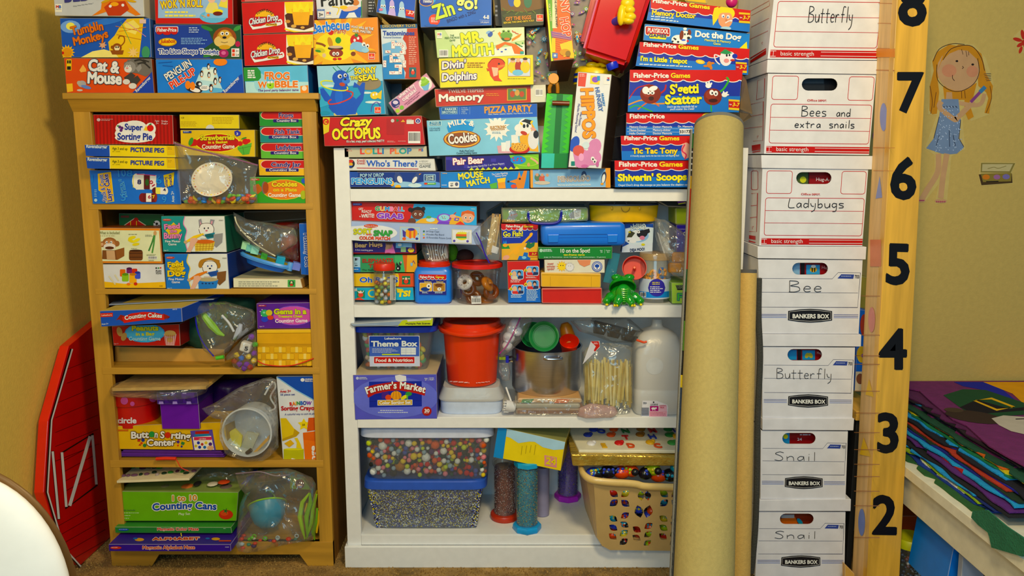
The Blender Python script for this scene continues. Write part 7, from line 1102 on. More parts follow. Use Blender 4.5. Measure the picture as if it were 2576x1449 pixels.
box('cream spider game box with a sun and blue round logo',(586,787,1274,784,1274,936,590,938),2.47,.18,'d8d2b4',[star(785,860,66,40,12,'e0a81c'),E(785,860,44,44,'e8c828'),E(772,850,5,7,'k'),E(798,850,5,7,'k'),star(875,868,54,46,10,'b8b4a8'),E(875,868,44,42,'dcd8cc'),E(862,856,4,5,'e'),E(884,856,4,5,'e'),Q([(960,788),(1115,787),(1105,840),(1040,865),(990,840)],'d88a5c'),E(1186,862,60,60,'2a4a9a'),E(1186,862,52,52,'dcd8c8'),E(1186,862,46,46,'2a4a9a'),E(1186,862,38,38,'dcd8c8'),E(1186,855,26,20,'2a4a9a'),R(1181,860,1191,892,'2a4a9a'),T('insey',622,842,692,838,28,'b8442c',b=.01,jig=.3),T('winsey',612,872,710,870,28,'b8442c',b=.01,jig=.3),T('spider',618,900,702,900,28,'b8442c',b=.01,jig=.3)])
for lab,q,c_ in(('yellow lidless-looking plastic game case between spider box and red case',(546,930,1232,942,1230,1106,548,1098),'e0ac10'),('red plastic game case at the bottom of the middle stack',(553,1112,1244,1106,1244,1290,556,1282),'c43418')):
 o=box(lab,q,2.465,.2,c_,[L([(q[0]+15,q[1]+26),(q[2]-15,q[3]+26)],3,'8a6a08' if 'yellow' in lab else '7a1c0c'),L([(655,q[1]+45),(655,q[7]-8)],2,'8a6a08' if 'yellow' in lab else 'c43418'),L([(1120,q[1]+45),(1120,q[5]-8)],2,'8a6a08' if 'yellow' in lab else 'c43418')],name='plastic_case',cat='case',bev=.003,m=GLOSS)
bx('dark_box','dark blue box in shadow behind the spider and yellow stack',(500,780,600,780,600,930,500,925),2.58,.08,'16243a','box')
box('blue and white cow bag card standing behind the red dish',(1500,372,1832,372,1816,690,1466,702),2.54,.03,'2a4a94',[Q([(1475,640),(1560,600),(1700,620),(1820,590),(1816,690),(1466,702)],'c8d0d8'),Q([(1510,430),(1640,400),(1830,420),(1822,590),(1690,625),(1560,608),(1490,560)],'c8d4e0'),E(1655,510,120,76,'8ab0d4',n=24),E(1640,510,90,66,'d8dce0'),E(1700,490,62,44,'1a1a20',a=-10),E(1580,560,56,34,'dcdcd8',a=15),Q([(1525,530),(1560,450),(1620,480),(1580,530)],'3a3a20'),Q([(1700,450),(1780,430),(1790,470),(1740,500)],'1a1a20'),E(1555,470,16,10,'b8b03a'),E(1658,470,18,14,'w'),E(1655,466,6,6,'k'),E(1700,535,30,24,'c8788a'),E(1545,570,10,6,'k'),E(1710,612,22,14,'c8c02a'),T('DEJA',1590,400,1740,400,40,'dce4ec',ol='14284a',b=.05,ow=.03),T('MOO!',1565,440,1745,436,44,'dce4ec',ol='14284a',b=.05,ow=.03,jig=.3),T('DEJA MOO!',1560,690,1730,676,32,'14284a',b=.05)],name='game_card',cat='card')
box('teal see-through card case leaning beside the red dish',(1340,698,1452,720,1382,1064,1254,1040),2.50,.02,'3f8f96',m=TEALC,name='card_case',cat='case',bev=.001)
# red dish with peg
q=P(*cp(1612,880),2.50);Md=RY(-28)@RX(72)
ds_=empty('red_dish',q,'round red plastic dish with a centre peg, tipped on its side','dish')
solid('dish_bowl',[(0,-.026),(.030,-.026),(.036,-.024),(.0385,.008),(.0365,.008),(.034,-.021),(0,-.022)],q,mat('c8381a',.5),ds_,seg=36,M=Md)
solid('centre_peg',[(.0055,-.022),(.005,.012),(.0035,.014),(0,.014)],q,mat('e0542c',.3),ds_,seg=16,M=Md)
# frog toy
yf=2.46;fz=SB[2][0];fx=P(*cp(1480,1250),yf).x;g1,g2='mat',mat('1c8a22',.18,nz=.02,coat=.5)
fg=empty('frog_toy',(fx,yf,fz),'glossy green plastic frog with wide open mouth and yellow toes','toy frog')
bm=bmesh.new();ell(bm,(fx,yf+.012,fz+.030),(.040,.036,.031),u=24,v=16);ell(bm,(fx,yf-.010,fz+.034),(.027,.022,.034),u=20,v=14)
for sx in(-1,1):
 tube(bm,smooth([(fx+sx*.026,yf+.008,fz+.026),(fx+sx*.046,yf-.004,fz+.020),(fx+sx*.056,yf-.020,fz+.008)]),[.017]*4+[.013]*4+[.008],14)
 tube(bm,smooth([(fx+sx*.013,yf-.018,fz+.026),(fx+sx*.020,yf-.030,fz+.014),(fx+sx*.027,yf-.038,fz+.007)]),[.015]*4+[.012]*4+[.008],14)
fin('frog_body',bm,g2,fg,smooth=True,auto=80)
bm=bmesh.new()
prof=[(.043*math.sin(a),.040*math.cos(a))for a in[math.pi/2-k*math.pi/16 for k in range(9)]];pin=[(r_*.91,z_*.9)for r_,z_ in prof]
lathe(bm,prof[:-1]+[(0,.040)],(fx,yf+.010,fz+.052),32,RX(-48),cap=False,sy=.9);lathe(bm,[prof[0]]+pin[:-1]+[(0,.036)],(fx,yf+.010,fz+.052),32,RX(-48),cap=False,sy=.9)
for sx in(-1,1):ell(bm,(fx+sx*.020,yf+.010,fz+.086),(.017,.016,.011),u=16,v=10)
fin('upper_jaw',bm,g2,fg,smooth=True,auto=80)
bm=bmesh.new()
for k in range(7):tube(bm,[(fx-.011+k*.0006,yf-.036+.0015*k,fz+.056-k*.0065),(fx,yf-.0385+.0012*k,fz+.054-k*.0065),(fx+.011-k*.0006,yf-.036+.0015*k,fz+.056-k*.0065)],.0017,6)
fin('belly_ridges',bm,mat('5ab83a',.2),fg,smooth=True)
bm=bmesh.new()
for sx in(-1,1):
 for dx in(-.004,.004):ell(bm,(fx+sx*.027+dx,yf-.041,fz+.005),(.004,.006,.0045));
 ell(bm,(fx+sx*.053,yf-.026,fz+.005),(.005,.005,.004))
fin('toes',bm,mat('e0cc28',.25),fg,smooth=True)
# cookie jar
yj=2.53;c=P(*cp(1838,1250),yj);c.z=SB[2][0]+.001;r=(P(*cp(2015,1100),yj).x-P(*cp(1660,1100),yj).x)/2
cj=empty('cookie_jar',(c.x,yj,c.z),'clear round jar of tan letter biscuits with a blue and white label','jar')
zz_=lambda y:P(*cp(0,y),yj-r).z
solid('jar_body',[(r*.95,c.z),(r,c.z+.003),(r,zz_(830)),(r*.93,zz_(800)),(r*.93,zz_(790)),(0,zz_(788))],(c.x,yj,0),JARM,cj)
solid('label',[(r*1.01,zz_(1235)),(r*1.01,zz_(1010))],(c.x,yj,0),mat('c4ccd4',.4),cj,seg=40,cap=False)
solid('lid',[(r*.99,zz_(800)),(r*1.02,zz_(796)),(r*1.02,zz_(735)),(r*.98,zz_(720)),(0,zz_(718))],(c.x,yj,0),clear('tan_clear_plastic',.45,'c8a468',.15,.1,10),cj)
lbl=[o for o in cj.children if o.name.startswith('label')][0]
draw([SLC(1668,2008,lambda x:1142+12*(1-((x-1838)/170)**2),lambda x:1208+12*(1-((x-1838)/170)**2),'3a84c0'),ES(1866,1104,98,100,'3a3490'),NT(1815,1040,1915,1078,2,'d8c83a'),NT(1790,1090,1940,1170,4,'d8d8ec'),]+BAR(1678,1155,1745,1210),Cyl(c.x,yj,r*1.01),lbl)
rnd=random.Random(7)
for k in range(26):
 a=rnd.uniform(3.3,6.1);rr=r*.7;bm=bmesh.new();q=Vector((c.x+rr*math.cos(a),yj+rr*math.sin(a),zz_(1000)+rnd.uniform(-.03,.022)));M=RZ(rnd.uniform(0,180))@RY(rnd.uniform(0,180))
 tube(bm,smooth([(q+M@Vector(v))[:]for v in((-.010,0,0),(-.004,0,.006),(.004,0,.004),(.010,0,-.003))]),.0042,8);tag(fin('letter_biscuit',bm,mat('d8922c' if k%9 else '3a6ab0',.4),smooth=True),'%s letter biscuit piece in the labelled clear jar'%('tan' if k%9 else 'blue'),'toy biscuit','letter biscuits in the jar')
box('light green fraction game box with big blue-outlined letters, by the jar',(2034,1046,2330,1048,2330,1284,2040,1286),2.465,.14,'a4c84a',[Q([(2080,1075),(2200,1070),(2190,1130),(2100,1130)],'1a1a1a'),T('BIG',2090,1110,2190,1106,34,'1a1a1a',ol='c8d89a',b=.06,ow=.03),T('FIFTY',2095,1245,2420,1245,78,'4ab03a',ol='1c3a8a',b=.05,ow=.04)],side='7aa034')
for i,(x,y)in enumerate(((2080,880),(2120,760),(2160,850))):
 bm=bmesh.new();q=P(*cp(x,y),2.50+.01*i);boxb(bm,q.x-.022,q.x+.022,q.y,q.y+.02,q.z-.016,q.z+.016);tag(fin('orange_packet',bm,mat('d08a1c',.6,bump=.4),bev=.006),'amber foam packet %s in the clear bag at the shelf end'%('lowest','topmost','rightmost')[i],'packet')
bag('clear bag of amber foam pieces leaning at right shelf end',[(1860,320),(1960,330),(2100,420),(2210,500),(2215,980),(2180,1030),(2030,960),(2000,800),(1930,620),(1880,460)],2.48,.05,seed=41,amp=.009)
bag('clear bag with white printing between cow card and amber bag',[(1840,300),(1900,320),(1990,480),(2040,740),(1980,790),(1900,700),(1850,520)],2.5,.03,seed=42)
draw_t=box('white printed card corner inside the clear bag at right',(1870,470,1990,560,2040,740,1970,790),2.505,.001,'c8c4b8',[T('NOC',1925,590,2010,660,50,'w',ol='8a8a80',b=.04,ow=.02)],name='paper_card',cat='card',bev=0)
# ================= white bookcase, third opening =================
crop(*I_)
z3=SB[3][0]
fm=box('purple-blue market game box with red arched title and pumpkin',(134,788,1152,778,1159,1322,160,1334),2.447,.26,'5a5ab0',[E(650,1060,520,250,'6a70c0',n=28),Q([(330,870),(970,862),(972,1170),(335,1182)],'24308e'),L([(330,950),(970,945)],4,'18206a'),L([(332,1030),(970,1025)],4,'18206a'),L([(334,1108),(972,1100)],4,'18206a'),Q([(645,795),(700,785),(780,800),(785,860),(700,875),(655,850)],'e0dcd4'),Q([(280,940),(400,905),(560,880),(700,868),(840,890),(960,930),(1020,960),(1008,1040),(900,1010),(700,975),(560,985),(400,1020),(320,1065)],'b02a1c')]+[E(500+k%3*26,1010+k//3*24,18,18,'4a2a7a')for k in range(9)]+[E(566,1060,38,34,'d8501c'),E(660,1036,66,54,'e0982a'),L([(660,985),(660,1088)],5,'a8641c'),L([(632,990),(618,1080)],5,'a8641c'),L([(690,990),(702,1080)],5,'a8641c'),L([(658,988),(655,972)],12,'3a6a2a'),E(762,1056,52,22,'d8cc2a',a=-28),E(812,1016,40,26,'2f8a3a'),R(786,1030,804,1085,'5aa83a'),R(434,1092,858,1158,'e0dcc0',dy=-6),R(440,1098,852,1152,'c89a2a',dy=-6),E(1033,1226,58,56,'a82a20'),E(190,826,18,18,'c0c4e4'),NT(466,1212,845,1228,1,'c8ccec',th=.7),NT(440,1236,865,1250,1,'c8ccec',th=.8),T("Farmer's Market",300,1020,1005,1005,86,'ece8dc',ol='5a1410',b=.05,ow=.02,arc=62),T('Color Sorting Set',456,1142,838,1134,38,'e4e0cc',b=.06),T('30',1002,1238,1066,1238,40,'ece8dc',b=.05),NT(1000,1246,1068,1256,1,'w'),T('LEARNING',212,824,300,824,15,'d0d4ec',b=.02),T('RESOURCES',212,840,312,840,14,'d0d4ec',b=.02),T('Ages',1004,834,1042,832,15,'e0e0ec',b=.02),T('3+',1010,854,1040,852,16,'e0e0ec',b=.02),L([(1053,818),(1053,858)],2,'w'),T('Grades',1064,830,1120,828,15,'e0e0ec',b=.02),T('PreK+',1066,852,1124,850,17,'e0e0ec',b=.02)],side='34347a',top='c8b488')
# theme tub
zb=fm.location.z;ztop=P(*cp(640,783),2.447).z+.001
tt=empty('theme_tub',P(*cp(650,760),2.5),'clear tub of play food with blue lid and white-framed label','tub')
c0=P(*cp(645,500),2.50);wt=(P(*cp(1120,270),2.48).x-P(*cp(175,270),2.48).x)/2;wb=(P(*cp(1040,760),2.48).x-P(*cp(275,760),2.48).x)/2
zt=P(*cp(0,262),2.478).z;zl=P(*cp(0,205),2.47).z;ycn=2.485+wt*.62
solid('tub_body',[(wb,ztop),(wt,zt)],(c0.x,ycn,0),TUB,tt,seg=48,sy=.62,power=6)
solid('lid',[(wt*1.10,zt-.003),(wt*1.12,zt),(wt*1.12,zl-.002),(wt*1.08,zl),(0,zl)],(c0.x,ycn,0),mat('2242a0',.35),tt,seg=48,sy=.66,power=6)
n=Vector((0,-1,-.12));lf=Face((0,2.481,zt),(0,-1,-.06));bm=bmesh.new();prism(bm,[lf.pt(*cp(*p))for p in((325,312),(944,312),(948,684),(340,686))],(0,.001,0));lbl=fin('label',bm,mat('d8d8e0',.5),tt)
draw([R(334,318,938,560,'2a4498',12),R(340,520,942,680,'c4c8dc',12),R(338,440,940,560,'4a64ac'),R(386,564,888,650,'e0dce0',6),R(392,569,882,645,'b82a24',4),R(718,455,900,542,'d8dce4'),L([(722,484),(896,484)],2,'8a90a8'),L([(722,512),(896,512)],2,'8a90a8'),L([(780,458),(780,540)],2,'8a90a8'),L([(840,458),(840,540)],2,'8a90a8'),NT(370,464,704,524,4,'c0c8e4',th=.4),R(488,530,706,546,'b8c828'),T('Lakeshore',518,354,722,354,26,'d8dcec',b=.03),T('Theme Box',358,438,912,436,66,'dce0ec',b=.06,jig=.08),T('Food & Nutrition',410,626,866,624,40,'ece4dc',b=.03)],lf,lbl)
rnd=random.Random(15);fc_=[('c8b83a','yellow'),('d8702a','orange'),('3a9a5a','green'),('c84a4a','red'),('8ab04a','light green'),('d8b890','tan'),('e0e0d8','white')];fmesh=[]
for cc,nn in fc_:
 bm=bmesh.new();ell(bm,(0,0,0),(.013,.010,.008),u=12,v=8)
 for f in bm.faces:f.smooth=True
 me=bpy.data.meshes.new('play_food');bm.to_mesh(me);bm.free();me.materials.append(mat(cc,.45));fmesh.append(me)
for k in range(95):
 t=k/95;zq=ztop+.012+(zt-ztop-.018)*((k%9)/8.6);ww=wb+(wt-wb)*((zq-ztop)/(zt-ztop));i=rnd.randrange(7);xx=c0.x+(ww-.02)*(2*((k//9)/10.3)-1)+rnd.uniform(-.006,.006)
 o=link('play_food',fmesh[i]);o.location=(xx,ycn-ww*.62+.022+rnd.uniform(0,.008),zq);o.rotation_euler=(rnd.uniform(0,3),rnd.uniform(0,3),rnd.uniform(0,3));tag(o,'%s play food piece inside the blue-lidded labelled tub'%fc_[i][1],'play food','play food in the labelled tub')
box('flat bagged felt packet with lime card on the theme tub',(92,165,1108,100,1100,190,130,205),2.44,.2,'8a9aa4',[Q([(680,190),(730,130),(800,105),(1106,102),(1098,188)],'b4c02c'),Q([(780,85),(1090,90),(1085,120),(800,140)],'d8d4c0'),L([(110,170),(690,195)],3,'c8d0d0'),T('Multiple Felt Scenes',776,174,1075,170,20,'3a3a1c',b=.03)],name='felt_packet',cat='packet',side='7a8a90',top='a8b0b0',bev=.003)
# red bucket
yb_=2.56;c=P(*cp(1580,600),yb_);xw=lambda a,b,y:(P(*cp(b,y),yb_).x-P(*cp(a,y),yb_).x)/2
zf=lambda y,r:P(*cp(0,y),yb_-r).z
rt_,rb_=xw(1235,1920,380),xw(1290,1885,880);zb,zr=zf(945,rb_),zf(330,rt_*1.1)
rbk=empty('red_bucket',(c.x,yb_,zb),'orange-red plastic bucket with lid and swing handle on the white tub','bucket')
redm=mat('d4441a',.28,nz=.02,coat=.15)
solid('bucket_body',[(rb_*.95,zb),(rb_,zb+.004),(rt_,zr)],(c.x,yb_,0),redm,rbk,seg=44)
solid('lid',[(rt_*1.12,zr+.001),(rt_*1.15,zr+.003),(rt_*1.15,zr+.016),(rt_*1.06,zr+.018),(rt_*1.06,zr+.022),(rt_*1.02,zr+.024),(rt_*1.02,zr+.036),(rt_*.97,zr+.037),(rt_*.92,zr+.024),(0,zr+.024)],(c.x,yb_,0),redm,rbk,seg=44)
bm=bmesh.new();hp_=[(c.x+rt_*1.18*math.cos(a),yb_+rt_*1.18*math.sin(a),zr+.012+.022*max(0,-math.sin(a))*0+.006*math.cos(a*2))for a in[math.pi+k*math.pi/20 for k in range(21)]];tube(bm,hp_,.0035,8,flat=1.6);fin('handle',bm,redm,rbk,smooth=True)
draw([NT(1310,860,1580,890,1,'e8b0a0',dy=20),NT(1630,880,1850,900,1,'e8b0a0',dy=-24)],Cyl(c.x,yb_,rb_+.004),rbk.children[0],off0=.001)
# white tub with translucent lid
wtb=empty('white_tub',(c.x,yb_,z3),'low white rectangular food tub with translucent lid under the red bucket','tub')
w1=xw(1215,1960,1150);zl1=P(*cp(0,1100),2.475).z;zl2=zb-.002
solid('tub_body',[(w1*.95,z3+.001),(w1,z3+.01),(w1,zl1-.004)],(c.x,2.475+w1*.7,0),mat('c4ccd2',.35),wtb,seg=48,sy=.7,power=5)
solid('lid',[(w1*1.03,zl1-.004),(w1*1.05,zl1),(w1*1.04,zl1+.006),(w1*.95,(zl1+zl2)/2+.004),(w1*.90,zl2),(0,zl2)],(c.x,2.475+w1*.7,0),MILK,wtb,seg=48,sy=.7,power=5)
bm=bmesh.new();bag('clear zip bag of cotton balls with magenta seal beside the bucket',[(1920,240),(1985,100),(2125,80),(2330,90),(2290,200),(2180,380),(2050,500),(1915,590)],2.52,.06,seed=51,zpts=[(2170,90),(2120,200),(2060,330),(1990,450),(1915,530)],zipc='a82a80')
for i,(x,y,r)in enumerate(((2030,330,.02),(2080,240,.02),(2010,430,.016),(2100,170,.018),(2140,260,.015))):
 bm=bmesh.new();bmesh.ops.create_icosphere(bm,subdivisions=3,radius=r,matrix=Matrix.Translation(P(*cp(x,y),2.535)))
 for v in bm.verts:v.co+=Vector((1,1,1))*.002*noise.noise(v.co*90)
 tag(fin('cotton_ball',bm,mat('dcd8e0',.9),smooth=True),'fluffy white cotton ball in the magenta-sealed bag','cotton ball','cotton balls in the magenta-sealed bag')
crop(*J_)
# steel pot
yp=2.60;c=P(*cp(650,800),yp);xw=lambda a,b,y:(P(*cp(b,y),yp).x-P(*cp(a,y),yp).x)/2
r=xw(232,1072,800);zf=lambda y:P(*cp(0,y),yp-r).z
zb,zr=zf(1075),zf(535)
pt=empty('steel_pot',(c.x,yp,zb),'large brushed stainless steel pot holding plastic bowls','pot')
ST_=mat('cfccc2',.24,1.0,nz=.05,ns=50,stretch=(.3,.3,6))
solid('pot_body',[(r*.88,zb),(r*.97,zb+.005),(r,zb+.014),(r,zr),(r*1.03,zr+.002),(r*1.03,zr+.004),(r*.98,zr+.004),(r*.97,zb+.02),(0,zb+.018)],(c.x,yp,0),ST_,pt,seg=56)
bm=bmesh.new();q=P(*cp(735,598),yp-r-.012);tube(bm,smooth([(q.x-.026,yp-r+.002,q.z),(q.x-.026,yp-r-.010,q.z),(q.x,yp-r-.013,q.z),(q.x+.026,yp-r-.010,q.z),(q.x+.026,yp-r+.002,q.z)]),.0042,10);fin('handle',bm,mat('b8b4a8',.2,1.0),pt,smooth=True)
bm=bmesh.new();tube(bm,smooth([(c.x-r+.002,yp+.02,q.z-.03),(c.x-r-.014,yp+.01,q.z-.03),(c.x-r-.014,yp-.03,q.z-.03),(c.x-r+.004,yp-.04,q.z-.03)]),.0042,10);fin('handle',bm,mat('b8b4a8',.2,1.0),pt,smooth=True)
q=P(*cp(620,320),2.50);M=RY(-24)@RX(74)
solid('bowl',[(0,-.012),(.030,-.012),(.036,-.008),(.046,-.002),(.049,.0),(.049,.002),(.045,.003),(.037,-.004),(.035,-.004),(.034,-.007),(0,-.008)],q,mat('0f7234',.45),None,seg=36,M=M)
bw=bpy.data.objects['bowl'];bw.name='round_cover';tag(bw,'dark green round plastic lid tipped on the pot rim','lid')
solid('plastic_bowl',[(0,-.03),(.024,-.03),(.042,.01),(.0405,.01),(.024,-.027),(0,-.028)],P(*cp(480,300),2.55),mat('187a38',.3),None,seg=32,M=RX(75)@RY(10));tag([o for o in COL.objects if o.name.startswith('plastic_bowl')][-1],'green plastic bowl behind the tipped green bowl','bowl')
solid('plastic_cup',[(0,-.035),(.022,-.034),(.032,.022),(.031,.022),(.021,-.031),(0,-.032)],P(*cp(925,430),2.55),mat('e0401a',.25),None,seg=30,M=RX(35));tag([o for o in COL.objects if o.name.startswith('plastic_cup')][-1],'bright orange-red plastic cup inside the steel pot','cup')
solid('plastic_cup',[(.026,-.03),(.02,.02),(.012,.032),(0,.034)],P(*cp(900,270),2.60),mat('d8801c',.35),None,seg=30,M=RY(-15));tag([o for o in COL.objects if o.name.startswith('plastic_cup.')][-1],'amber upturned plastic cup behind the green bowl','cup')
# bagged sticks
rnd=random.Random(20);stm=[bpy.data.meshes.new('craft_stick')for _ in range(3)]
for k,me in enumerate(stm):
 bm=bmesh.new();boxb(bm,-.0032,.0032,-.0008,.0008,-.068,.068);bm.to_mesh(me);bm.free();me.materials.append(mat(['c8b468','b89c50','d8c888'][k],.6))
for k in range(64):
 x=1125+(k%32)*17.5+rnd.uniform(-5,5);o=link('craft_stick',stm[k%3]);o.location=P(*cp(x,850+rnd.uniform(-50,70)+(x-1100)*.08),2.485+.014*(k//32)+rnd.uniform(0,.008));o.rotation_euler=(rnd.uniform(-.04,.04),rnd.uniform(-.07,.07),rnd.uniform(-.6,.6));tag(o,'thin pale wooden stick in the clear bag by the milk jug','craft stick','craft sticks in the bag by the milk jug')
bag('crinkled clear bag of wooden sticks between pot and jug',[(1085,520),(1190,400),(1450,400),(1700,440),(1695,1180),(1640,1250),(1500,1290),(1250,1280),(1130,1150),(1100,800)],2.475,.06,seed=52,amp=.008)
box('white and red torn card at the neck of the stick bag',(1190,380,1295,375,1300,450,1090,660),2.452,.0012,'d0ccc4',[Q([(1190,380),(1285,378),(1298,440),(1240,505),(1225,490),(1250,440)],'b8301c'),NT(1225,395,1275,420,2,'e8c8c0')],name='paper_card',cat='card',bev=0)
# dark muffin pans
for j,(x,y,lab)in enumerate(((1480,200,'upper dark non-stick muffin pan in the bag above the sticks'),(1470,270,'lower dark non-stick muffin pan in the bag above the sticks'))):
 q=P(*cp(x,y),2.56);M=RY(14)@RX(-12);pan=empty('muffin_pan',q,lab,'baking pan')
 bm=bmesh.new();v=[q+M@Vector(w)for w in((-.075,-.05,0),(.075,-.05,0),(.075,.05,0),(-.075,.05,0))];prism(bm,v,M@Vector((0,0,.003)));fin('pan_top',bm,mat('3c3a38',.25,.8),pan,bev=.001)
 for dx in(-.048,0,.048):
  for dy in(-.024,.024):solid('muffin_cup',[(.014,-.018),(.02,-.0005)],q+M@Vector((dx,dy,0)),mat('34302e',.3,.7),pan,seg=20,M=M)
bag('smoky clear bag around the two muffin pans',[(940,130),(1130,95),(1650,95),(1830,250),(1820,330),(1700,395),(1450,400),(1250,320),(1050,260)],2.52,.06,seed=53)
# milk jug
xj=P(*cp(1975,900),2.53).x;yj=2.535;w=(P(*cp(2258,800),2.50).x-P(*cp(1690,800),2.50).x)/2;zf=lambda y:P(*cp(0,y),2.46).z
jug=empty('milk_jug',(xj,yj,z3),'empty translucent plastic milk jug with small dairy label','jug')
bm=bmesh.new();rings=[];pr=[(.93,z3+.001),(1.0,z3+.008),(1.0,zf(990)),(.985,zf(980)),(1.0,zf(965)),(1.0,zf(560)),(.96,zf(450)),(.8,zf(340)),(.5,zf(285)),(.28,zf(262)),(.23,zf(240)),(.21,zf(170)),(.19,zf(165))]
for i,(s,z)in enumerate(pr):
 pw_=6 if i<6 else(4 if i<8 else 2.2);ring=[]
 for k in range(40):
  a=2*math.pi*k/40;ca,sa=math.cos(a),math.sin(a);ca,sa=math.copysign(abs(ca)**(2/pw_),ca),math.copysign(abs(sa)**(2/pw_),sa);ring.append(bm.verts.new((xj+w*s*ca,yj+w*.98*s*sa,z)))
 rings.append(ring)
for i in range(len(rings)-1):
 for k in range(40):bm.faces.new((rings[i][k],rings[i][(k+1)%40],rings[i+1][(k+1)%40],rings[i+1][k]))
bm.faces.new(rings[0][::-1]);fin('jug_body',bm,MILK,jug,smooth=True,auto=70)
q=P(*cp(1965,682),yj-w*.98);solid('round_dimple',[(.0275,.001),(.026,-.0015),(.023,-.001),(0,.0)],q+Vector((0,.0005,0)),mat('c4c4b8',.35),jug,seg=36,M=RX(90))
bm=bmesh.new();tube(bm,smooth([(xj-.03,yj+.01,zf(300)),(xj-.045,yj+.02,zf(420)),(xj-.05,yj+.025,zf(560))]),.009,12);fin('handle',bm,MILK,jug,smooth=True)
fj_=plane(yj-w*.98-.0015);bm=bmesh.new();prism(bm,[fj_.pt(*cp(*p))for p in((1818,1102),(1990,1104),(2118,1150),(2130,1180),(2118,1300),(1900,1306),(1802,1288))],(0,.0008,0));lb=fin('label',bm,mat('d8d4cc',.5),jug)
draw([R(1908,1165,2012,1226,'a82a68'),R(1900,1228,2115,1304,'dca0a4'),R(2018,1160,2112,1230,'dcaab0'),E(1950,1195,26,14,'w'),E(1980,1190,12,10,'w'),R(1938,1200,1945,1220,'w'),R(1965,1200,1972,1220,'w'),NT(1826,1118,1875,1145,3,'k'),NT(1910,1240,2100,1290,3,'c87a84'),E(1952,1118,10,8,'k'),T('LUCERNE',1912,1155,2004,1155,22,'2a2a2a',b=.01),T('LOWFAT',2020,1165,2105,1165,16,'b83a4a',b=.02),T('MILK',2030,1190,2080,1190,18,'b83a4a',b=.02)]+[R(1804,1186+k*14,1895,1193+k*14,'4a4a50')for k in range(7)],fj_,lb)
bm=bmesh.new();tube(bm,smooth([P(*cp(x,y),2.45)[:]for x,y in((1745,362),(1790,378),(1835,392),(1870,382))]),.0035,8);tag(fin('orange_tie',bm,mat('d8501c',.5),smooth=True),'orange twist tie beside the neck of the milk jug','tie')
# under the pot
for k,(x0,y0,x1,y1,c_,lab)in enumerate(((280,1200,1120,1275,'8a5a38','brown flat wrapped packet lowest under the steel pot'),(270,1140,1060,1200,'a8a088','silvery flat wrapped packet under the steel pot'),(300,1075,1080,1138,'c89a60','patterned flat wrapped packet just under the steel pot'))):
 box(lab,(x0,y0,x1,y0,x1,y1,x0,y1),2.47,.22,c_,[Q([(x0+60,y0+8),(x0+200,y0+4),(x0+160,y1-10),(x0+40,y1-12)],'4a8a4a'),Q([(x0+480,y0+6),(x0+640,y0+4),(x0+600,y1-8),(x0+440,y1-8)],'d8702a'),Q([(x0+250,y0+10),(x0+330,y0+6),(x0+310,y1-8)],'d8d0b8')]if k==2 else(),name='flat_packet',cat='packet',bev=.005)
bag('glossy clear wrap around flat packets under the pot',[(245,1100),(600,1060),(1080,1070),(1140,1200),(1110,1275),(700,1285),(262,1270)],2.455,.02,seed=55,amp=.005)
bag('pinkish clear bag lying on the shelf in front of the sticks',[(1050,1190),(1180,1130),(1480,1170),(1530,1250),(1450,1310),(1100,1312),(1020,1285)],2.442,.03,seed=56,m=clear('pinkish_clear_plastic',.4,'d0a898',.15,.5,14))
q=P(*cp(205,1170),2.465);sc=empty('white_scoop',q,'white slotted plastic pasta scoop beside the white tub','scoop');wm=mat('d8d4c4',.4)
solid('scoop_head',[(0,-.02),(.014,-.017),(.019,0),(.018,.016),(.0165,.016),(.0175,0),(.012,-.015),(0,-.018)],q,wm,sc,seg=26,M=RY(-75)@RX(10))
for k in range(5):bm=bmesh.new();tube(bm,[q+Vector((-.004,-.012+.002*abs(k-2),.016-.008*k)),q+Vector((-.020,-.013+.002*abs(k-2),.017-.0082*k))],[.0028,.0016],8);fin('tine',bm,wm,sc,smooth=True)
bm=bmesh.new();tube(bm,[q+Vector((.004,.004,.016)),P(*cp(160,940),2.50)],.003,8);fin('handle',bm,wm,sc,smooth=True)
bm=bmesh.new();a=P(*cp(75,585),2.56);boxb(bm,a.x,a.x+.030,a.y,a.y+.01,a.z-.006,a.z+.004);tag(fin('lime_clip',bm,mat('a8c01c',.4),bev=.001),'lime plastic clip left of the steel pot','clip')
bm=bmesh.new();a=P(*cp(170,600),2.55);boxb(bm,a.x-.004,a.x+.006,a.y,a.y+.01,a.z-.012,a.z+.012);tag(fin('blue_clip',bm,mat('2a2aa0',.4),bev=.001),'blue plastic clip left of the steel pot','clip')
bag('clear bag bunched between the red bucket and steel pot',[(70,640),(190,640),(215,760),(200,860),(120,860),(60,740)],2.55,.05,seed=58)
# ================= white bookcase, bottom opening =================
crop(*KK_)
z4=SB[4][0]
def tub(lab,lidc,xl,xr,ylid0,ylid1,xbl,xbr,yb,Y,zbase,name):
 t=empty(name,P(*cp((xl+xr)/2,yb),Y),lab,'tub');cx_=P(*cp((xbl+xbr)/2,yb),Y).x
 zl0,zl1=P(*cp(0,ylid0),Y).z,P(*cp(0,ylid1),Y).z;wb=(P(*cp(xbr,yb),Y).x-P(*cp(xbl,yb),Y).x)/2;wt=(P(*cp(xr,ylid1),Y).x-P(*cp(xl,ylid1),Y).x)/2*.955
 sy=.26/(2*wt);yc=Y+wt*sy
 solid('tub_body',[(wb*.97,zbase),(wb,zbase+.008),(wt,zl1)],(cx_,yc,0),TUB,t,seg=56,sy=sy,power=9)
 solid('lid',[(wt*1.04,zl1-.002),(wt*1.05,zl1),(wt*1.04,zl0-.004),(wt*1.01,zl0),(0,zl0)],(cx_,yc,0),lidc,t,seg=56,sy=sy,power=9)
 return cx_,yc,wb,wt,zl1,sy
zlo=z4+.001;bzt=P(*cp(0,437),2.475).z
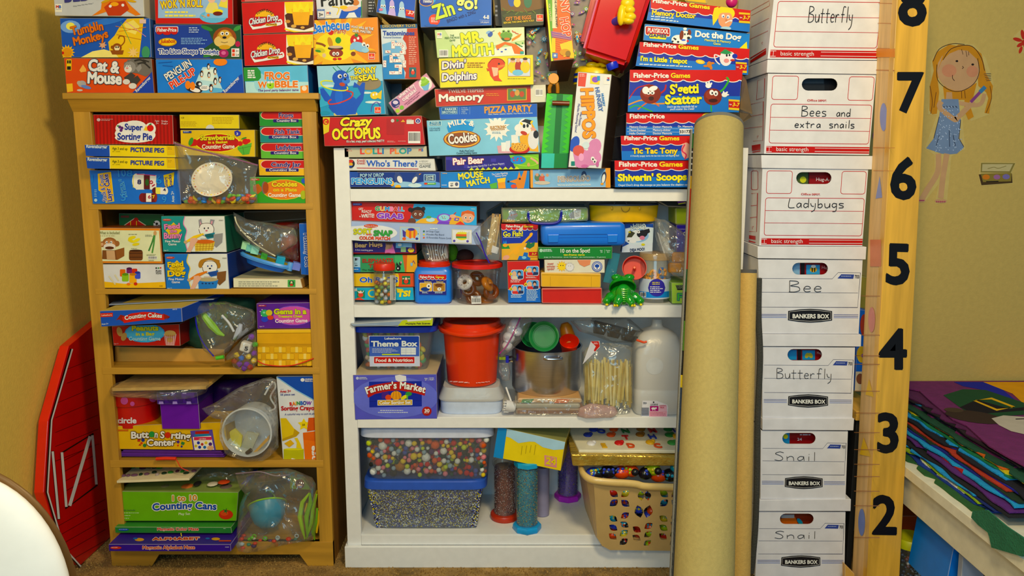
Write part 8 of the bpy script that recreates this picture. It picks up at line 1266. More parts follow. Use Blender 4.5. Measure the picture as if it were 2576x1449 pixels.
bx_=tub('clear tub of tiny fused beads with a blue lid, lowest left',mat('3a5aa8',.4),145,1062,437,497,228,1000,795,2.475,zlo,'bead_tub')
px_=tub('clear tub of pom-poms with a white lid on the bead tub',mat('c8ccd0',.4),122,1125,50,115,185,1075,436,2.475,bzt+.001,'pompom_tub')
cx_,yc,wb,wt,zl1,sy=px_;rnd=random.Random(30)
pc=[('e8e8e4','white',16),('c8281c','red',14),('e8c81c','yellow',10),('1c2018','black',9),('c8d828','lime',9),('1f4a30','dark green',8),('9ab0b0','grey',10),('e88a8a','pink',8),('d8601c','orange',8),('a8701c','brown',4),('4a5a9a','blue',5),('d8387a','magenta',3),('4a2a5a','purple',4)]
pool=[i for i,p in enumerate(pc)for _ in range(p[2])];pm_=[]
for cc,nn,_ in pc:
 bm=bmesh.new();bmesh.ops.create_icosphere(bm,subdivisions=3,radius=1)
 for v in bm.verts:v.co*=1+.10*noise.noise(v.co*6)+.08*noise.noise(v.co*19)
 for f in bm.faces:f.smooth=True
 me=bpy.data.meshes.new('pompom');bm.to_mesh(me);bm.free();me.materials.append(mat(cc,.95,nz=.15,ns=8,bump=.5,bs=9));pm_.append(me)
zb=bzt+.004;H_t=zl1-zb;n=0;placed=[]
for k in range(6000):
 if n>=290:break
 r=rnd.choice([.0062,.0075,.0085,.0095,.012,.015 if rnd.random()<.35 else.008]);i=rnd.choice(pool);
 if pc[i][1]=='brown':r=.018
 z=zb+r+rnd.random()*(H_t-2*r-.004);ww=wb+(wt-wb)*(z-zb)/H_t;x=cx_+(ww-r-.004)*rnd.uniform(-1,1);y=yc-ww*sy+r+.0025+(rnd.uniform(.004,.03)if n>120 else 0)
 if any((x-a)**2+(y-b)**2+(z-c_)**2<(.88*(r+d))**2 for a,b,c_,d in placed):continue
 placed.append((x,y,z,r));o=link('pompom',pm_[i]);o.location=(x,y,z);o.scale=(r,r,r);n+=1
 tag(o,'%s %s pom-pom inside the white-lidded clear tub'%('large' if r>.013 else 'small' if r<.008 else 'medium',pc[i][1]),'pom-pom','pom-poms in the white-lidded tub')
def beads(name,lab,n,fn,r,cols,seed):
 bm=bmesh.new();lay=bm.loops.layers.float_color.new('Col');rnd=random.Random(seed);cl=[(*C(c_),1)for c_ in cols]
 for k in range(n):
  p=Vector(fn(rnd));c_=cl[rnd.randrange(len(cl))];s=r*rnd.uniform(.8,1.2);M=Matrix.Rotation(rnd.uniform(0,6),3,'Y')
  v=[bm.verts.new(p+M@Vector(w)*s)for w in((1,0,0),(-1,0,0),(0,-1,0),(0,.6,0),(0,0,1),(0,0,-1))]
  for a,b,d in((0,4,2),(4,1,2),(1,5,2),(5,0,2),(4,0,3),(1,4,3),(5,1,3),(0,5,3)):
   f=bm.faces.new((v[a],v[b],v[d]));f.smooth=True
   for l in f.loops:l[lay]=c_
 me=bpy.data.meshes.new(name);bm.to_mesh(me);bm.free();me.materials.append(GLOSS);o=link(name,me);return tag(o,lab,'beads',kind='stuff')
cx2,yc2,wb2,wt2,zt2_,sy2=bx_
def fb(rnd):
 z=zlo+.004+rnd.random()*(zt2_-zlo-.006);ww=wb2+(wt2-wb2)*(z-zlo)/(zt2_-zlo)-.004;x=rnd.uniform(-1,1)*.985;return(cx2+ww*x,yc2-ww*sy2+.0025+rnd.uniform(0,.006),z)
bm=bmesh.new();prism(bm,[(cx2-wb2*.95,yc2-wb2*sy2+.012,zlo+.002),(cx2+wb2*.95,yc2-wb2*sy2+.012,zlo+.002),(cx2+wt2*.95,yc2-wt2*sy2+.012,zt2_-.004),(cx2-wt2*.95,yc2-wt2*sy2+.012,zt2_-.004)],(0,.2,0))
core=fin('bead_mass',bm,mat('4a4a58',.9,nz=.3,ns=300));tag(core,'dark packed mass of beads filling the blue-lidded tub','beads',kind='stuff')
beads('fused_beads','tiny blue, yellow, white and grey beads in the blue-lidded tub',9000,fb,.0026,['3a4a9a','3a4a9a','d8c81c','c8b81c','e8e8e4','e4e4e8','2a2a44','6a7a9a','4a1c1c','8a8a90'],3)
def shaker(xc,y0,y1,wpx,Y,capc,basec,cols,lab,base_y,seed,corec,top=None,octn=32):
 a=P(*cp(xc,y1),Y);r=(P(*cp(xc+wpx/2,y1),Y).x-a.x);zb=a.z;zt=P(*cp(xc,y0),Y).z;zc0=P(*cp(xc,base_y),Y).z
 zb=max(zb,z4+.012);t=empty('shaker_tube',(a.x,Y+r,z4),lab,'tube');rb=r*1.33
 solid('tube_body',[(r,zb),(r,zt)],(a.x,Y+r,0),JARM,t,seg=32)
 solid('base_cap',[(rb*.97,z4+.001),(rb,z4+.004),(rb,z4+.016),(rb*.95,z4+.02),(r,z4+.021)],(a.x,Y+r,0),mat(basec,.35),t,seg=octn)
 if capc:solid('top_cap',[(r*1.05,zt-.014),(r*1.22,zt-.012),(r*1.22,zt+.002),(r*1.1,zt+.004),(0,zt+.005)],(a.x,Y+r,0),mat(capc,.35),t,seg=octn)
 solid('filling',[(r*.90,zb+.004),(r*.90,zt-.02 if top is None else zb+(zt-zb)*top),(0,zt-.02 if top is None else zb+(zt-zb)*top)],(a.x,Y+r,0),mat(corec,.8,nz=.25,ns=250),t,seg=24)
 def f(rnd):
  th=rnd.uniform(3.14,6.28);return(a.x+r*.93*math.cos(th),Y+r+r*.93*math.sin(th),zb+.006+rnd.random()*(zt-zb)*(.9 if top is None else top))
 b=beads('glitter_filling',lab.split(' with')[0]+' filling',1100,f,.0016,cols,seed);b['label']='confetti flakes inside the '+lab.split(' shaker')[0]+' shaker tube';b.name='confetti_flakes'
shaker(1198,330,720,160,2.54,None,'b0381c',['8a4a3a','c8b0a0','6a2c20','e0d0c4','7a3a2c','4a4a50'],'brown shaker tube with a red round base cap',770,5,'7a4236',top=.93)
shaker(1365,325,790,160,2.455,'3aa0c0','2a9ac8',['3aa0a8','2a8090','c8b83a','5ab8b8','3a6a8a','d8a040','2a5a70'],'teal shaker tube with blue eight-sided base cap',820,6,'3a8a94',octn=8)
shaker(1668,120,570,150,2.70,None,'a83aa8',['7a4a9a','8a6aa8','5a3a7a','a8904a','6a5a9a'],'purple shaker tube with magenta eight-sided base, at the back',590,7,'6a4a90',octn=8)
c=P(*cp(1180,300),2.57);solid('glass_ornament',[(0,-.03),(.02,-.026),(.034,-.006),(.034,.006),(.02,.02),(0,.024)],c,JARM,None,seg=28);tag([o for o in COL.objects if o.name.startswith('glass_ornament')][-1],'clear domed cap on the brown shaker tube','cap')
sx_=P(*cp(1475,700),2.60);bm=bmesh.new();tube(bm,[(sx_.x,sx_.y,z4+.002),(sx_.x,sx_.y,P(*cp(0,330),2.6).z)],.024,24);tag(fin('grey_tube',bm,mat('8a8494',.6),smooth=True),'plain grey cardboard tube behind the teal shaker','tube')
box('yellow and blue wavy craft box tilted on the shaker tubes',(1150,40,1645,152,1612,366,1116,262),2.46,.13,'e0c61a',[Q([(1218,55),(1645,152),(1635,205),(1560,210),(1480,190),(1420,150),(1380,148),(1300,160),(1240,120),(1210,112)],'aacbd8'),Q([(1150,40),(1216,55),(1186,277),(1116,262)],'1f84b4'),R(1492,248,1582,325,'d88a8a',dy=16),T('pk of',1502,264,1572,276,13,'e0c61a',b=.03),T('24',1500,308,1574,320,44,'e0c61a',b=.05),NT(1502,312,1575,320,1,'e0c61a',dy=14)]+[L([(1320+k*32,245-(k%3)*8),(1328+k*33,180-k*3)],4,'a89414')for k in range(4)],ext=(.03,.14,.012),top='8a8a50',side='b09a20')
# letter puzzle tray
crop(*KK_)
yt_=2.42;a=P(*cp(1745,235),yt_);b=P(*cp(2560,238),yt_);e=Vector((-.02,.20,.004))
bm=bmesh.new();prism(bm,[a,b,b+e,a+e],(0,0,.011));pz=tag(fin('letter_puzzle',bm,mat('dcd4b0',.45),bev=.003),'cream letter puzzle board with coloured pieces above the basket','puzzle')
tp=Face(a+Vector((0,0,.0112)),(Vector((1,0,0)).cross(e)).normalized());tp.n=tp.n if tp.n.z>0 else-tp.n
rnd=random.Random(44);cs_=['b8281c','2a3a8a','1f6a2a','c89a2a','c8501c','d8d4c8','3a8a3a','8a5a1c'];
for k,(x,y,ch)in enumerate(((1940,180,'E'),(2130,180,'D'),(2330,180,'C'),(2100,118,'T'),(2290,112,'H'),(2470,110,'S'),(1910,72,'O'),(2090,70,'N'),(2290,66,'M'),(2470,64,'L'))):
 bm=bmesh.new();v,f=glyph(ch,.02);cc=rnd.choice(cs_[:5]);q=tp.pt(*cp(x-25,y+16));s=.036
 ex,ey=Vector((1,0,0)),e.normalized();vs=[bm.verts.new(q+ex*px__*s+ey*py__*s*1.3+tp.n*.004)for px__,py__ in v]
 for g in f:
  try:bm.faces.new([vs[j]for j in g])
  except ValueError:pass
 r_=bmesh.ops.extrude_face_region(bm,geom=bm.faces[:]);bmesh.ops.translate(bm,verts=[g for g in r_['geom']if isinstance(g,bmesh.types.BMVert)],vec=-tp.n*.004);fin('letter_piece',bm,mat(cc,.4),pz)
for k,(x,y)in enumerate(((1810,100),(1980,100),(2195,98),(2410,100),(1835,162),(2040,160),(2270,155),(2430,158),(1850,62),(2000,60),(2200,58),(2400,58))):
 bm=bmesh.new();q=tp.pt(*cp(x,y));ell(bm,q,(.015,.02,.007),u=12,v=8);ell(bm,q+Vector((.010,.006,.002)),(.008,.010,.006),u=10,v=6);fin('picture_piece',bm,mat(cs_[(k*3+1)%8],.4),pz,smooth=True)
box('gold foil wrapped flat package resting on the laundry basket',(1690,245,2540,262,2540,330,1700,330),2.40,.2,'b89a4a',name='foil_package',cat='package',m=mat('c0a04a',.25,.55,nz=.2,ns=14,bump=.7,bs=40),bev=.003)
# laundry basket
BK=mat('c4a468',.4,nz=.03);bk=empty('laundry_basket',P(*cp(2200,940),2.40),'tan plastic laundry basket with petal-shaped slots full of toy bugs','basket')
yfb,yft=2.40,2.345;zb=P(*cp(0,950),yfb).z+.0;zb=max(zb,.078)
n_=Vector((0,-(P(*cp(0,470),yft).z-zb),(yft-yfb))).normalized();fr=Face(P(*cp(2200,470),yft),n_)
def petal(cx,cy,dx,dy,s=1.0):
 """petal with two sharp opposite corners"""
 a,b=(cx-dx*s,cy-dy*s),(cx+dx*s,cy+dy*s);nx,ny=-dy*s*.75,dx*s*.75;pts=[]
 for k in range(6):t=k/6;w_=math.sin(math.pi*t)*.9;pts.append((a[0]+(b[0]-a[0])*t+nx*w_,a[1]+(b[1]-a[1])*t+ny*w_))
 for k in range(6):t=1-k/6;w_=math.sin(math.pi*t)*.9;pts.append((a[0]+(b[0]-a[0])*t-nx*w_,a[1]+(b[1]-a[1])*t-ny*w_))
 return pts
ps=[]
for x in(1970,2340):
 for(dx,dy,ox,oy)in((30,26,38,535),(-30,26,122,535),(-30,26,38,602),(30,26,122,605),(30,22,34,718),(-30,22,120,695),(30,22,34,785),(30,22,116,762),(28,24,30,850),(-30,24,112,826),(-30,24,110,888)):ps.append((x+ox-5,oy,dx,dy))
for(x,y,dx,dy)in((2204,548,4,38),(2252,548,4,38),(2188,665,12,48),(2256,665,-12,48),(2172,798,30,22),(2258,772,-30,22),(2170,860,30,22),(2254,834,-28,22),(2250,896,-28,20)):ps.append((x,y,dx,dy))
outer=[fr.pt(*cp(*p))for p in((1855,450),(2600,488),(2560,955),(1975,948),(1915,915),(1880,860))]
holes=[[fr.pt(*cp(*q))for q in petal(*p)]for p in ps if p[0]<2560]
bm=bmesh.new();holed(bm,outer,holes,-fr.n*.0025);fin('front_wall',bm,BK,bk)
tl,bl=outer[0],outer[5];bk_t,bk_b=Vector((tl.x-.012,2.66,tl.z)),Vector((bl.x,2.66,bl.z))
tl2=P(*cp(1795,420),2.40)
bm=bmesh.new();prism(bm,[tl,P(*cp(1795,400),2.39),P(*cp(1870,850),2.43),bl,],(0.002,.002,0));prism(bm,[P(*cp(1795,400),2.39),Vector((tl.x-.035,2.66,tl.z)),Vector((bl.x-.01,2.66,zb)),P(*cp(1870,850),2.43)],(.0025,0,0));fin('side_wall',bm,BK,bk,smooth=True,auto=50)
bm=bmesh.new();boxb(bm,outer[3].x,outer[2].x,yfb+.004,2.66,max(zb,z4+.002),max(zb,z4+.002)+.003);fin('basket_floor',bm,BK,bk)
rimp=[(x,y,Y)for x,y,Y in((1762,330,2.52),(1762,350,2.43),(1785,395,2.37),(1840,430,2.345),(1950,447,2.338),(2150,460,2.338),(2230,478,2.338),(2400,484,2.338),(2620,490,2.338))]
bm=bmesh.new();tube(bm,smooth([P(*cp(x,y),Y)[:]for x,y,Y in rimp]),.0095,12,flat=1.25);fin('rim',bm,mat('d8b870',.3,coat=.3),bk,smooth=True)
cols_=[('d8501c','orange'),('15151a','black'),('9ab81c','lime'),('2a9ab0','teal'),('3a4ab0','blue'),('b8301c','red'),('c8b83a','yellow')]
bug0=[(1870,390,1),(1960,370,1),(2060,375,0),(2130,360,0),(2240,380,1),(2330,400,0),(2420,395,1),(2480,340,3),(2290,350,2),(1850,385,4)]
rnd=random.Random(50);allb=bug0+[(1990+(k%6)*95+rnd.uniform(-15,15),520+(k//6)*62+rnd.uniform(-12,12),rnd.randrange(7))for k in range(42)]
for i,(x,y,ci)in enumerate(allb):
 top_=i<len(bug0);q=P(*cp(x,y),2.43 if top_ else 2.415+(.0 if i%2 else.012)-.0*y);r=.028 if top_ else.021
 t=empty('toy_bug',q,None,'toy bug');cc,nn=cols_[ci];c2,n2=cols_[(ci+2+i%3)%7]
 t['label']=('%s toy bug with %s spots on top in the basket' if top_ else '%s toy bug with %s spots seen through the basket slots')%(nn,n2);t['group']='toy bugs in the laundry basket'
 bm=bmesh.new();M=RZ(rnd.uniform(-60,60))@RX(rnd.uniform(-30,30));ell(bm,q,(r,r*.8,r*.75),M=M,u=16,v=10);fin('body',bm,mat(cc,.25,coat=.3),t,smooth=True)
 bm=bmesh.new();ell(bm,q+M@Vector((r*.9,-r*.2,.004)),(r*.45,r*.42,r*.42),u=12,v=8);fin('head',bm,mat('15151a',.25),t,smooth=True)
 bm=bmesh.new()
 for a in(-1,0,1):
  for zz_k in(0,1):ell(bm,q+M@Vector((a*r*.5,-r*.66+abs(a)*r*.10,r*(.05+.38*zz_k))),(r*.2,r*.12,r*.2),u=10,v=6)
 fin('spots',bm,mat(c2,.3),t,smooth=True)
 # ================= stack of white file boxes =================
HWF={'B':[[(0,1),(0,0)],[(0,1),(.42,.95),(.5,.75),(.05,.55),(.5,.45),(.58,.15),(.3,0),(-.05,0)]],'u':[[(0,.5),(.05,.1),(.25,0),(.42,.2),(.45,.5),(.47,0)]],'t':[[(.2,.85),(.2,.05),(.3,0)],[(-.02,.55),(.48,.55)]],'e':[[(.05,.28),(.4,.3),(.35,.48),(.15,.5),(.02,.25),(.15,.02),(.42,.06)]],'r':[[(0,.5),(.02,0)],[(.02,.3),(.2,.5),(.38,.45)]],'f':[[(.5,.95),(.3,1),(.2,.8),(.18,0)],[(0,.5),(.42,.5)]],'l':[[(.15,1),(.15,0)]],'y':[[(0,.5),(.1,.2),(.3,.15)],[(.42,.5),(.38,-.2),(.1,-.45)]],'s':[[(.42,.48),(.1,.5),(.05,.35),(.38,.2),(.36,.03),(.02,0)]],'S':[[(.55,.9),(.3,1),(.05,.8),(.4,.5),(.5,.2),(.3,0),(0,.1)]],'a':[[(.4,.45),(.2,.5),(.03,.25),(.15,.02),(.36,.2),(.4,.48),(.44,0)]],'n':[[(0,.5),(.02,0)],[(.02,.3),(.2,.5),(.38,.4),(.42,0)]],'d':[[(.4,.4),(.15,.48),(.02,.2),(.2,0),(.4,.2)],[(.44,1),(.44,0)]],'x':[[(0,.5),(.42,0)],[(.42,.5),(0,0)]],'i':[[(.1,.5),(.1,0)],[(.1,.72),(.12,.77)]],'L':[[(.1,1),(.02,.05),(.55,.0)]],'b':[[(.03,1),(.05,0)],[(.05,.3),(.3,.45),(.42,.2),(.25,0),(.05,.05)]],'g':[[(.4,.45),(.15,.5),(.03,.25),(.2,.05),(.4,.2)],[(.42,.5),(.4,-.3),(.1,-.4)]]}
def HW(s,x0,yb,x1,h,w):
 wd={'l':.35,'i':.3,'B':.8,'S':.75,'L':.7,' ':.7};tot=sum(wd.get(c,.62)for c in s);k=(x1-x0)/tot;x=x0;out=[]
 for c in s:
  for st in HWF.get(c,[]):out.append(L([(x+px*k,yb-py*h)for px,py in st],w,'1c1c1c',sm=len(st)>2))
  x+=wd.get(c,.62)*k
 return out
YK=2.36;white='dedace'
def RO(x0,y0,x1,y1,r,w,col):
 pts=[]
 for cx,cy,a0 in((x1-r,y0+r,-90),(x1-r,y1-r,0),(x0+r,y1-r,90),(x0+r,y0+r,180)):
  for k in range(4):a=math.radians(a0+30*k);pts.append((cx+r*math.cos(a),cy+r*math.sin(a)))
 return L(pts,w,col,close=True)
def warp(q,items_fn):
 """run drawing code in a 1000 x 700 frame mapped onto the pixel quad q"""
 global cp
 old=cp;(ax,ay),(bx_,by),(cx,cy),(dx,dy)=q
 def f(x,y):
  u,v=x/1000,y/700;return((ax*(1-u)+bx_*u)*(1-v)+(dx*(1-u)+cx*u)*v,(ay*(1-u)+by*u)*(1-v)+(dy*(1-u)+cy*u)*v)
 cp=f;ks=K_[2];K_[2]=((bx_-ax)+(cx-dx))/2000;it=items_fn();cp=old;K_[2]=ks;return it
def filebox(label,lq,bq,hole,art,sideart=None,dep=.38):
 t=empty('file_box',P((bq[0][0]+bq[1][0])/2,bq[2][1],YK),label,'file box','stack of white file boxes')
 f=plane(YK);q=[f.pt(*p)for p in bq];ex=-f.n*.003;bm=bmesh.new();hs=[]
 if hole:
  hx0,hy0,hx1,hy1=hole;r=(hy1-hy0)/2;pts=[(hx1-r+r*math.cos(a),(hy0+hy1)/2+r*math.sin(a))for a in[-math.pi/2+k*math.pi/8 for k in range(9)]]+[(hx0+r-r*math.cos(a),(hy0+hy1)/2-r*math.sin(a))for a in[-math.pi/2+k*math.pi/8 for k in range(9)]];hs=[[f.pt(*p)for p in pts]]
 holed(bm,q,hs,ex,white)
 D_=Vector((0,dep,0))
 prism(bm,[q[0]+ex,q[0]+D_,q[3]+D_,q[3]+ex],(.003,0,0),white);prism(bm,[q[1]+ex,q[1]+D_,q[2]+D_,q[2]+ex],(-.003,0,0),white);prism(bm,[q[3]+ex,q[2]+ex,q[2]+D_,q[3]+D_],(0,0,.003),white)
 prism(bm,[q[0]+D_,q[1]+D_,q[2]+D_,q[3]+D_],(0,-.003,0),white);b=fin('box_body',bm,PRINT,t);draw(warp(bq,art),f,b)
 if sideart:
  sf=Face(q[0]-Vector((.0,0,0)),(q[3]-q[0]).cross(Vector((0,1,0))));sf.n=sf.n if sf.n.x<0 else-sf.n;draw(sideart,sf,b,pname='side_lines',tname='side_lettering')
 if lq:
  f2=plane(YK-.005);lz=[f2.pt(*p)for p in lq];bm=bmesh.new();prism(bm,lz,(0,dep+.012,0),white);fin('lid',bm,PRINT,t,bev=.0012)
 return t
red='b82a1e'
def office(words,brand=True):
 def fn():
  o=[RO(45,20,285,225,22,5,red),RO(755,20,985,225,22,5,red),RO(42,265,985,605 if brand else 610,22,5,red),L([(42,380),(985,382)],4,red),L([(40,492),(985,494)],4,red),R(18,632,998,688,red),L([(18,640),(70,640)],5,white),L([(18,680),(70,680)],5,white),L([(46,640),(46,680)],4,white),L([(480,645),(998,645)],5,white),L([(480,674),(998,674)],5,white),T('basic strength',110,674,420,674,40,'e8e0d4',b=.0)]
  if brand:o.append(T('Office',375,238,470,238,20,red));o.append(T('DEPOT.',478,238,560,238,17,red,b=.03))
  for s,x0,yb,x1,h in words:o+=HW(s,x0,yb,x1,h,7)
  return o
 return fn
def bankers(word,x0,yb,x1,h):
 def fn():
  bl='2c3a7a';o=[L([(20,180),(715,180),(770,120),(985,122),(975,450),(20,450)],3,'3a3a4a'),L([(20,310),(970,312)],3,'3a3a4a'),Q([(765,176),(800,136),(925,138),(918,178)],'3a4a8a'),NT(800,152,912,162,1,'c8d0e4'),T('703',930,172,975,172,34,'k',b=.02)]
  for y in(510,524,538):o+=[L([(15,y+8),(270,y+8)],4,bl if y!=538 else '6a7ab0'),L([(740,y+8),(985,y+8)],4,bl if y!=538 else '6a7ab0')]
  hx=lambda m:[(285+m,485+m*.7),(400,470+m),(505,464+m),(610,470+m),(722-m,485+m*.7),(725-m,572-m*.7),(610,588-m),(505,594-m),(400,588-m),(282+m,572-m*.7)]
  o+=[Q(hx(0),'17171a'),L(hx(12),3,'w',close=True),T('BANKERS BOX',325,552,690,552,42,'ece8dc',b=.05)]+HW(word,x0,yb,x1,h,6);return o
 return fn
crop(*S_)
sl=[L([(160,800),(265,740)],3,red)]
side1=[L([(105,135),(262,50)],3,red),L([(105,235),(258,158)],3,red),L([(95,340),(250,268)],3,red),L([(100,95),(262,5),(265,48)],3,red),Q([(97,525),(235,432),(233,470),(97,548)],red),L([(97,505),(235,422)],8,red),T('1"',200,388,215,380,20,red)]
side2=[L([(150,865),(160,700),(222,680),(215,845),(150,865)],3,red),L([(100,905),(210,880),(205,1220),(120,1225)],3,red),L([(95,1010),(208,990)],3,red),L([(45,1115),(200,1098)],3,red),Q([(110,1262),(185,1250),(185,1300),(112,1310)],red),Q([(115,1318),(185,1306),(185,1316),(117,1326)],red),T('1"',155,1200,172,1198,22,red)]
crop(*L_)
side3=[RO(508,410,548,525,10,3,red),L([(508,548),(546,545),(540,780),(495,778)],3,red),L([(505,622),(545,618)],3,red),L([(500,695),(542,690)],3,red),Q([(495,800),(534,806),(534,830),(495,822)],red),Q([(493,832),(534,842),(534,850),(493,840)],red),T('1"',512,764,524,764,18,red)]
filebox('topmost white file box marked Butterfly in pen, red stripe, cut by frame',None,[(1955,-85),(2232,-82),(2206,151),(1931,148)],None,office([('Butterfly',335,420,745,120)],False),side1)
filebox('white file box marked Bees and extra snails, red stripe',[(1931,150),(2220,153),(2216,187),(1929,183)],[(1932,185),(2204,188),(2186,390),(1922,387)],(2017,197,2107,228),office([('Bees',335,368,580,88),('and',660,368,800,70),('extra',275,468,530,66),('snails',600,468,850,70)]),side2)
filebox('white file box marked Ladybugs, red stripe',[(1915,390),(2196,392.5),(2194,426.5),(1916,423)],[(1918,424),(2184,426),(2169,619.5),(1910,618)],(2003,433,2092,463),office([('Ladybugs',262,352,810,82)]),side3)
filebox('white file box marked Bee, blue lines and black oval logo',[(1906,620),(2180,621),(2178,653),(1906,650)],[(1907,652),(2170,654),(2160,840),(1912,839)],(1993,661,2083,691),bankers('Bee',300,305,640,105))
filebox('white file box marked Butterfly with blue lines, fifth from top',[(1914,841),(2167,842),(2166,872),(1914,871)],[(1917,872),(2151,874),(2144,1053),(1918,1051)],(1981,878,2068,907),bankers('Butterfly',160,310,770,100))
filebox('upper of two white file boxes marked Snail',[(1918,1053),(2149,1053),(2147,1083),(1918,1082)],[(1914,1083),(2133,1085),(2127,1256),(1913,1255)],(1968,1089,2052,1117),bankers('Snail',160,305,660,90))
filebox('lowest white file box marked Snail, standing on the floor',[(1911,1258),(2141,1256),(2140,1286),(1908,1286)],[(1907,1287),(2127,1288),(2124,1452),(1900,1452)],(1962,1292,2047,1319),bankers('Snail',200,285,690,80))
crop()
ins=[('dark block inside the box marked Bees and extra snails',(2010,185,2110,240),'1c2024',[R(2074,195,2110,240,'0c0c10'),R(2015,195,2072,210,'3a4448')]),('red toy package with printed title inside the Ladybugs box',(1995,425,2100,470),'8a1c1c',[R(2000,430,2033,466,'4a5a2a'),E(2020,452,8,8,'c8c83a'),L([(2034,430),(2034,470)],3,'3a1010'),T('Hug-A-B',2052,455,2095,456,9,'d8c8c0')]),('red toy package with a bee picture inside the Bee box',(1985,655,2090,700),'8a1c1c',[R(1992,660,2012,695,'8ab0c0'),R(2014,655,2024,700,'1a1014'),R(2028,666,2062,690,'4a9ac0'),E(2046,678,9,7,'d8a81c'),L([(2043,673),(2043,684)],3,'k'),L([(2049,673),(2049,684)],3,'k'),E(2046,670,6,4,'w'),T('Hug',2066,676,2084,677,8,'c89a90')]),('red toy package with butterfly pictures inside the fifth box',(1975,872,2075,915),'8a1c1c',[R(1982,880,2004,905,'3a8ab0'),R(2006,872,2015,915,'1a1014'),R(2018,881,2050,905,'3a8ab0'),E(2030,894,5,7,'b8a83a',a=30),E(2039,894,5,7,'b8a83a',a=-30),T('Hug',2054,890,2066,890,7,'c89a90')]),('red toy package numbered 24 inside the upper Snail box',(1960,1084,2060,1124),'8a1c1c',[R(1966,1086,1986,1116,'3a8ab0'),E(1976,1098,6,6,'d8c83a'),T('24',2005,1108,2017,1108,7,'d8c8c0'),NT(2012,1092,2045,1098,1,'d8c8c0')]),('red and orange toy package inside the lowest Snail box',(1955,1288,2055,1326),'7a2a14',[Q([(1963,1305),(2000,1300),(2010,1326),(1963,1326)],'c8641c'),R(1965,1294,1998,1303,'a8a49a'),E(2012,1312,5,10,'2a8a9a',a=-40)])]
for lab,q,c_,a_ in ins:box(lab,q,YK+.03,.25,c_,a_,name='toy_package',cat='package')
# ================= rolled rugs =================
def roll(name,lab,top,bot,r,turns,th,m_out,m_trim,cat,inner=.68):
 t=empty(name,bot,lab,cat);ax=(top-bot).normalized();sd=Vector((1,0,0));sd=(sd-ax*sd.dot(ax)).normalized();fw_=ax.cross(sd).normalized();fw_=-fw_ if fw_.y>0 else fw_
 def sheet(a,b,nm_,m):
  bm=bmesh.new();n=110;ro=[]
  for k in range(n+1):
   f=k/n;rr=r*(1-(1-inner)*f);an=math.pi*.98+2*math.pi*turns*f
   for d in(0,th):o=(sd*math.cos(an)-fw_*math.sin(an))*(rr-d);ro.append((bm.verts.new(a+o),bm.verts.new(b+o)))
  for k in range(n):
   p0,p1,q0,q1=ro[2*k],ro[2*k+1],ro[2*k+2],ro[2*k+3]
   for f in((p0[0],q0[0],q0[1],p0[1]),(p1[0],p1[1],q1[1],q1[0]),(p0[0],p1[0],q1[0],q0[0]),(p0[1],q0[1],q1[1],p1[1])):bm.faces.new(f)
  bm.faces.new((ro[0][0],ro[0][1],ro[1][1],ro[1][0]));bm.faces.new((ro[-1][0],ro[-1][1],ro[-2][1],ro[-2][0]));fin(nm_,bm,m,t,smooth=True,auto=60)
 tt_=top-ax*.010;sheet(bot,tt_-ax*.0003,'rug_backing',m_out);sheet(tt_,top,'edge_binding',m_trim);return t,ax,sd,fw_
tan=mat('a69458',.85,nz=.05,ns=120,bump=.15,bs=400)
trim=mat('6a685c',.9,bump=.3,bs=300)
tp=P(1810,316,2.335);b0=P(1773,1449,1.72);dr_=(b0-tp)/(tp.z-b0.z);bt_=tp+dr_*(tp.z-.004)
rg,ax,sd,fw_=roll('rolled_rug','large rolled rug with tan backing and grey bound edge, leaning on the bookcase',tp,bt_,.0715,2.4,.0055,tan,trim,'rug')
f_=plane(2.33);Lr=(tp-bt_).length
def strip(t0,t1,off,wd,c_,nm_,z=.0):
 a,b=tp-ax*Lr*t0-sd*(.0715+off*(1-.8*t0)),tp-ax*Lr*t1-sd*(.0715+off*(1-.8*t1));bm=bmesh.new();prism(bm,[v+Vector((0,.035,0))for v in(a,b,b+sd*wd,a+sd*wd)],(0,.012+z,0));fin(nm_,bm,mat(c_,.9,bump=.3,bs=200),rg)
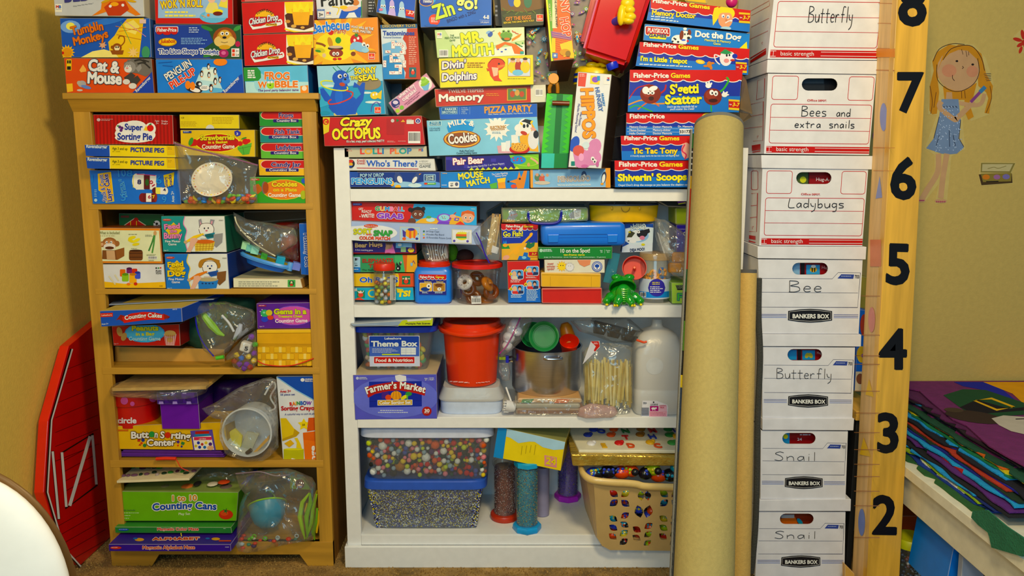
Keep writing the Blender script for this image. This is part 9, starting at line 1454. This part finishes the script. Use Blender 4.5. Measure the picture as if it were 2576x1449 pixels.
strip(.012,.995,.002,.005,'7a786a','edge_binding')
for t0,t1,c_ in((.02,.05,'2a6a2a'),(.105,.13,'c89a2a'),(.13,.28,'b03a1c'),(.28,.32,'2a5a2a'),(.32,.37,'14140f'),(.37,.42,'5a8a2a'),(.42,.46,'14140f'),(.46,.48,'d8b82a'),(.48,.58,'2a3a4a'),(.58,.995,'3a3a34')):strip(t0,t1,-.003,.008,c_,'pile_edge')
for k in range(9):strip(.05+k*.006,.053+k*.006,-.003,.008,'c8c4b8' if k%2 else '1a1a1a','pile_edge');strip(.053+k*.006,.056+k*.006,-.003,.008,'2a2a2a','pile_edge')
tp2=P(1880,678,2.29);b2=P(1864,1449,2.16);d2_=(b2-tp2)/(tp2.z-b2.z);bt2=tp2+d2_*(tp2.z-.004)
roll('rolled_rug','slim rolled rug with golden tan backing beside the large rug',tp2,bt2,.0295,1.6,.004,mat('c8a45a',.85,nz=.06,ns=120,bump=.2,bs=400),mat('55524a',.9),'rug')
bm=bmesh.new();pts=[P(x,y,2.335)[:]for x,y in((1909,700),(1908,800),(1912,900),(1906,1050),(1904,1200),(1900,1330),(1890,1440))];tube(bm,smooth(pts),.0095,10);tag(fin('dark_felt_roll',bm,mat('3c3c34',.95,bump=.4,bs=200),smooth=True),'thin dark grey felt roll between the slim rug and the white boxes','felt roll')
# ================= cream chair back close to the camera =================
ch=empty('padded_chair',P(-70,1500,1.02),'cream padded chair with curved brown frame, close at lower left corner','chair')
q=P(-70,1500,1.0);bm=bmesh.new();ell(bm,q,(.135,.035,.178),u=48,v=32);fin('back_cushion',bm,mat('fff0d0',.5,nz=.02),ch,smooth=True)
q2=P(-72,1500,1.07);bm=bmesh.new();ell(bm,q2,(.158,.022,.204),u=48,v=32);fin('back_frame',bm,mat('6a4a1c',.45),ch,smooth=True)
for dx in(-.10,.06):bm=bmesh.new();tube(bm,[q2+Vector((dx,0,-.12)),Vector((q2.x+dx,q2.y+.03,0))],.012,10);fin('leg',bm,mat('6a4a1c',.45),ch,smooth=True)
seal()
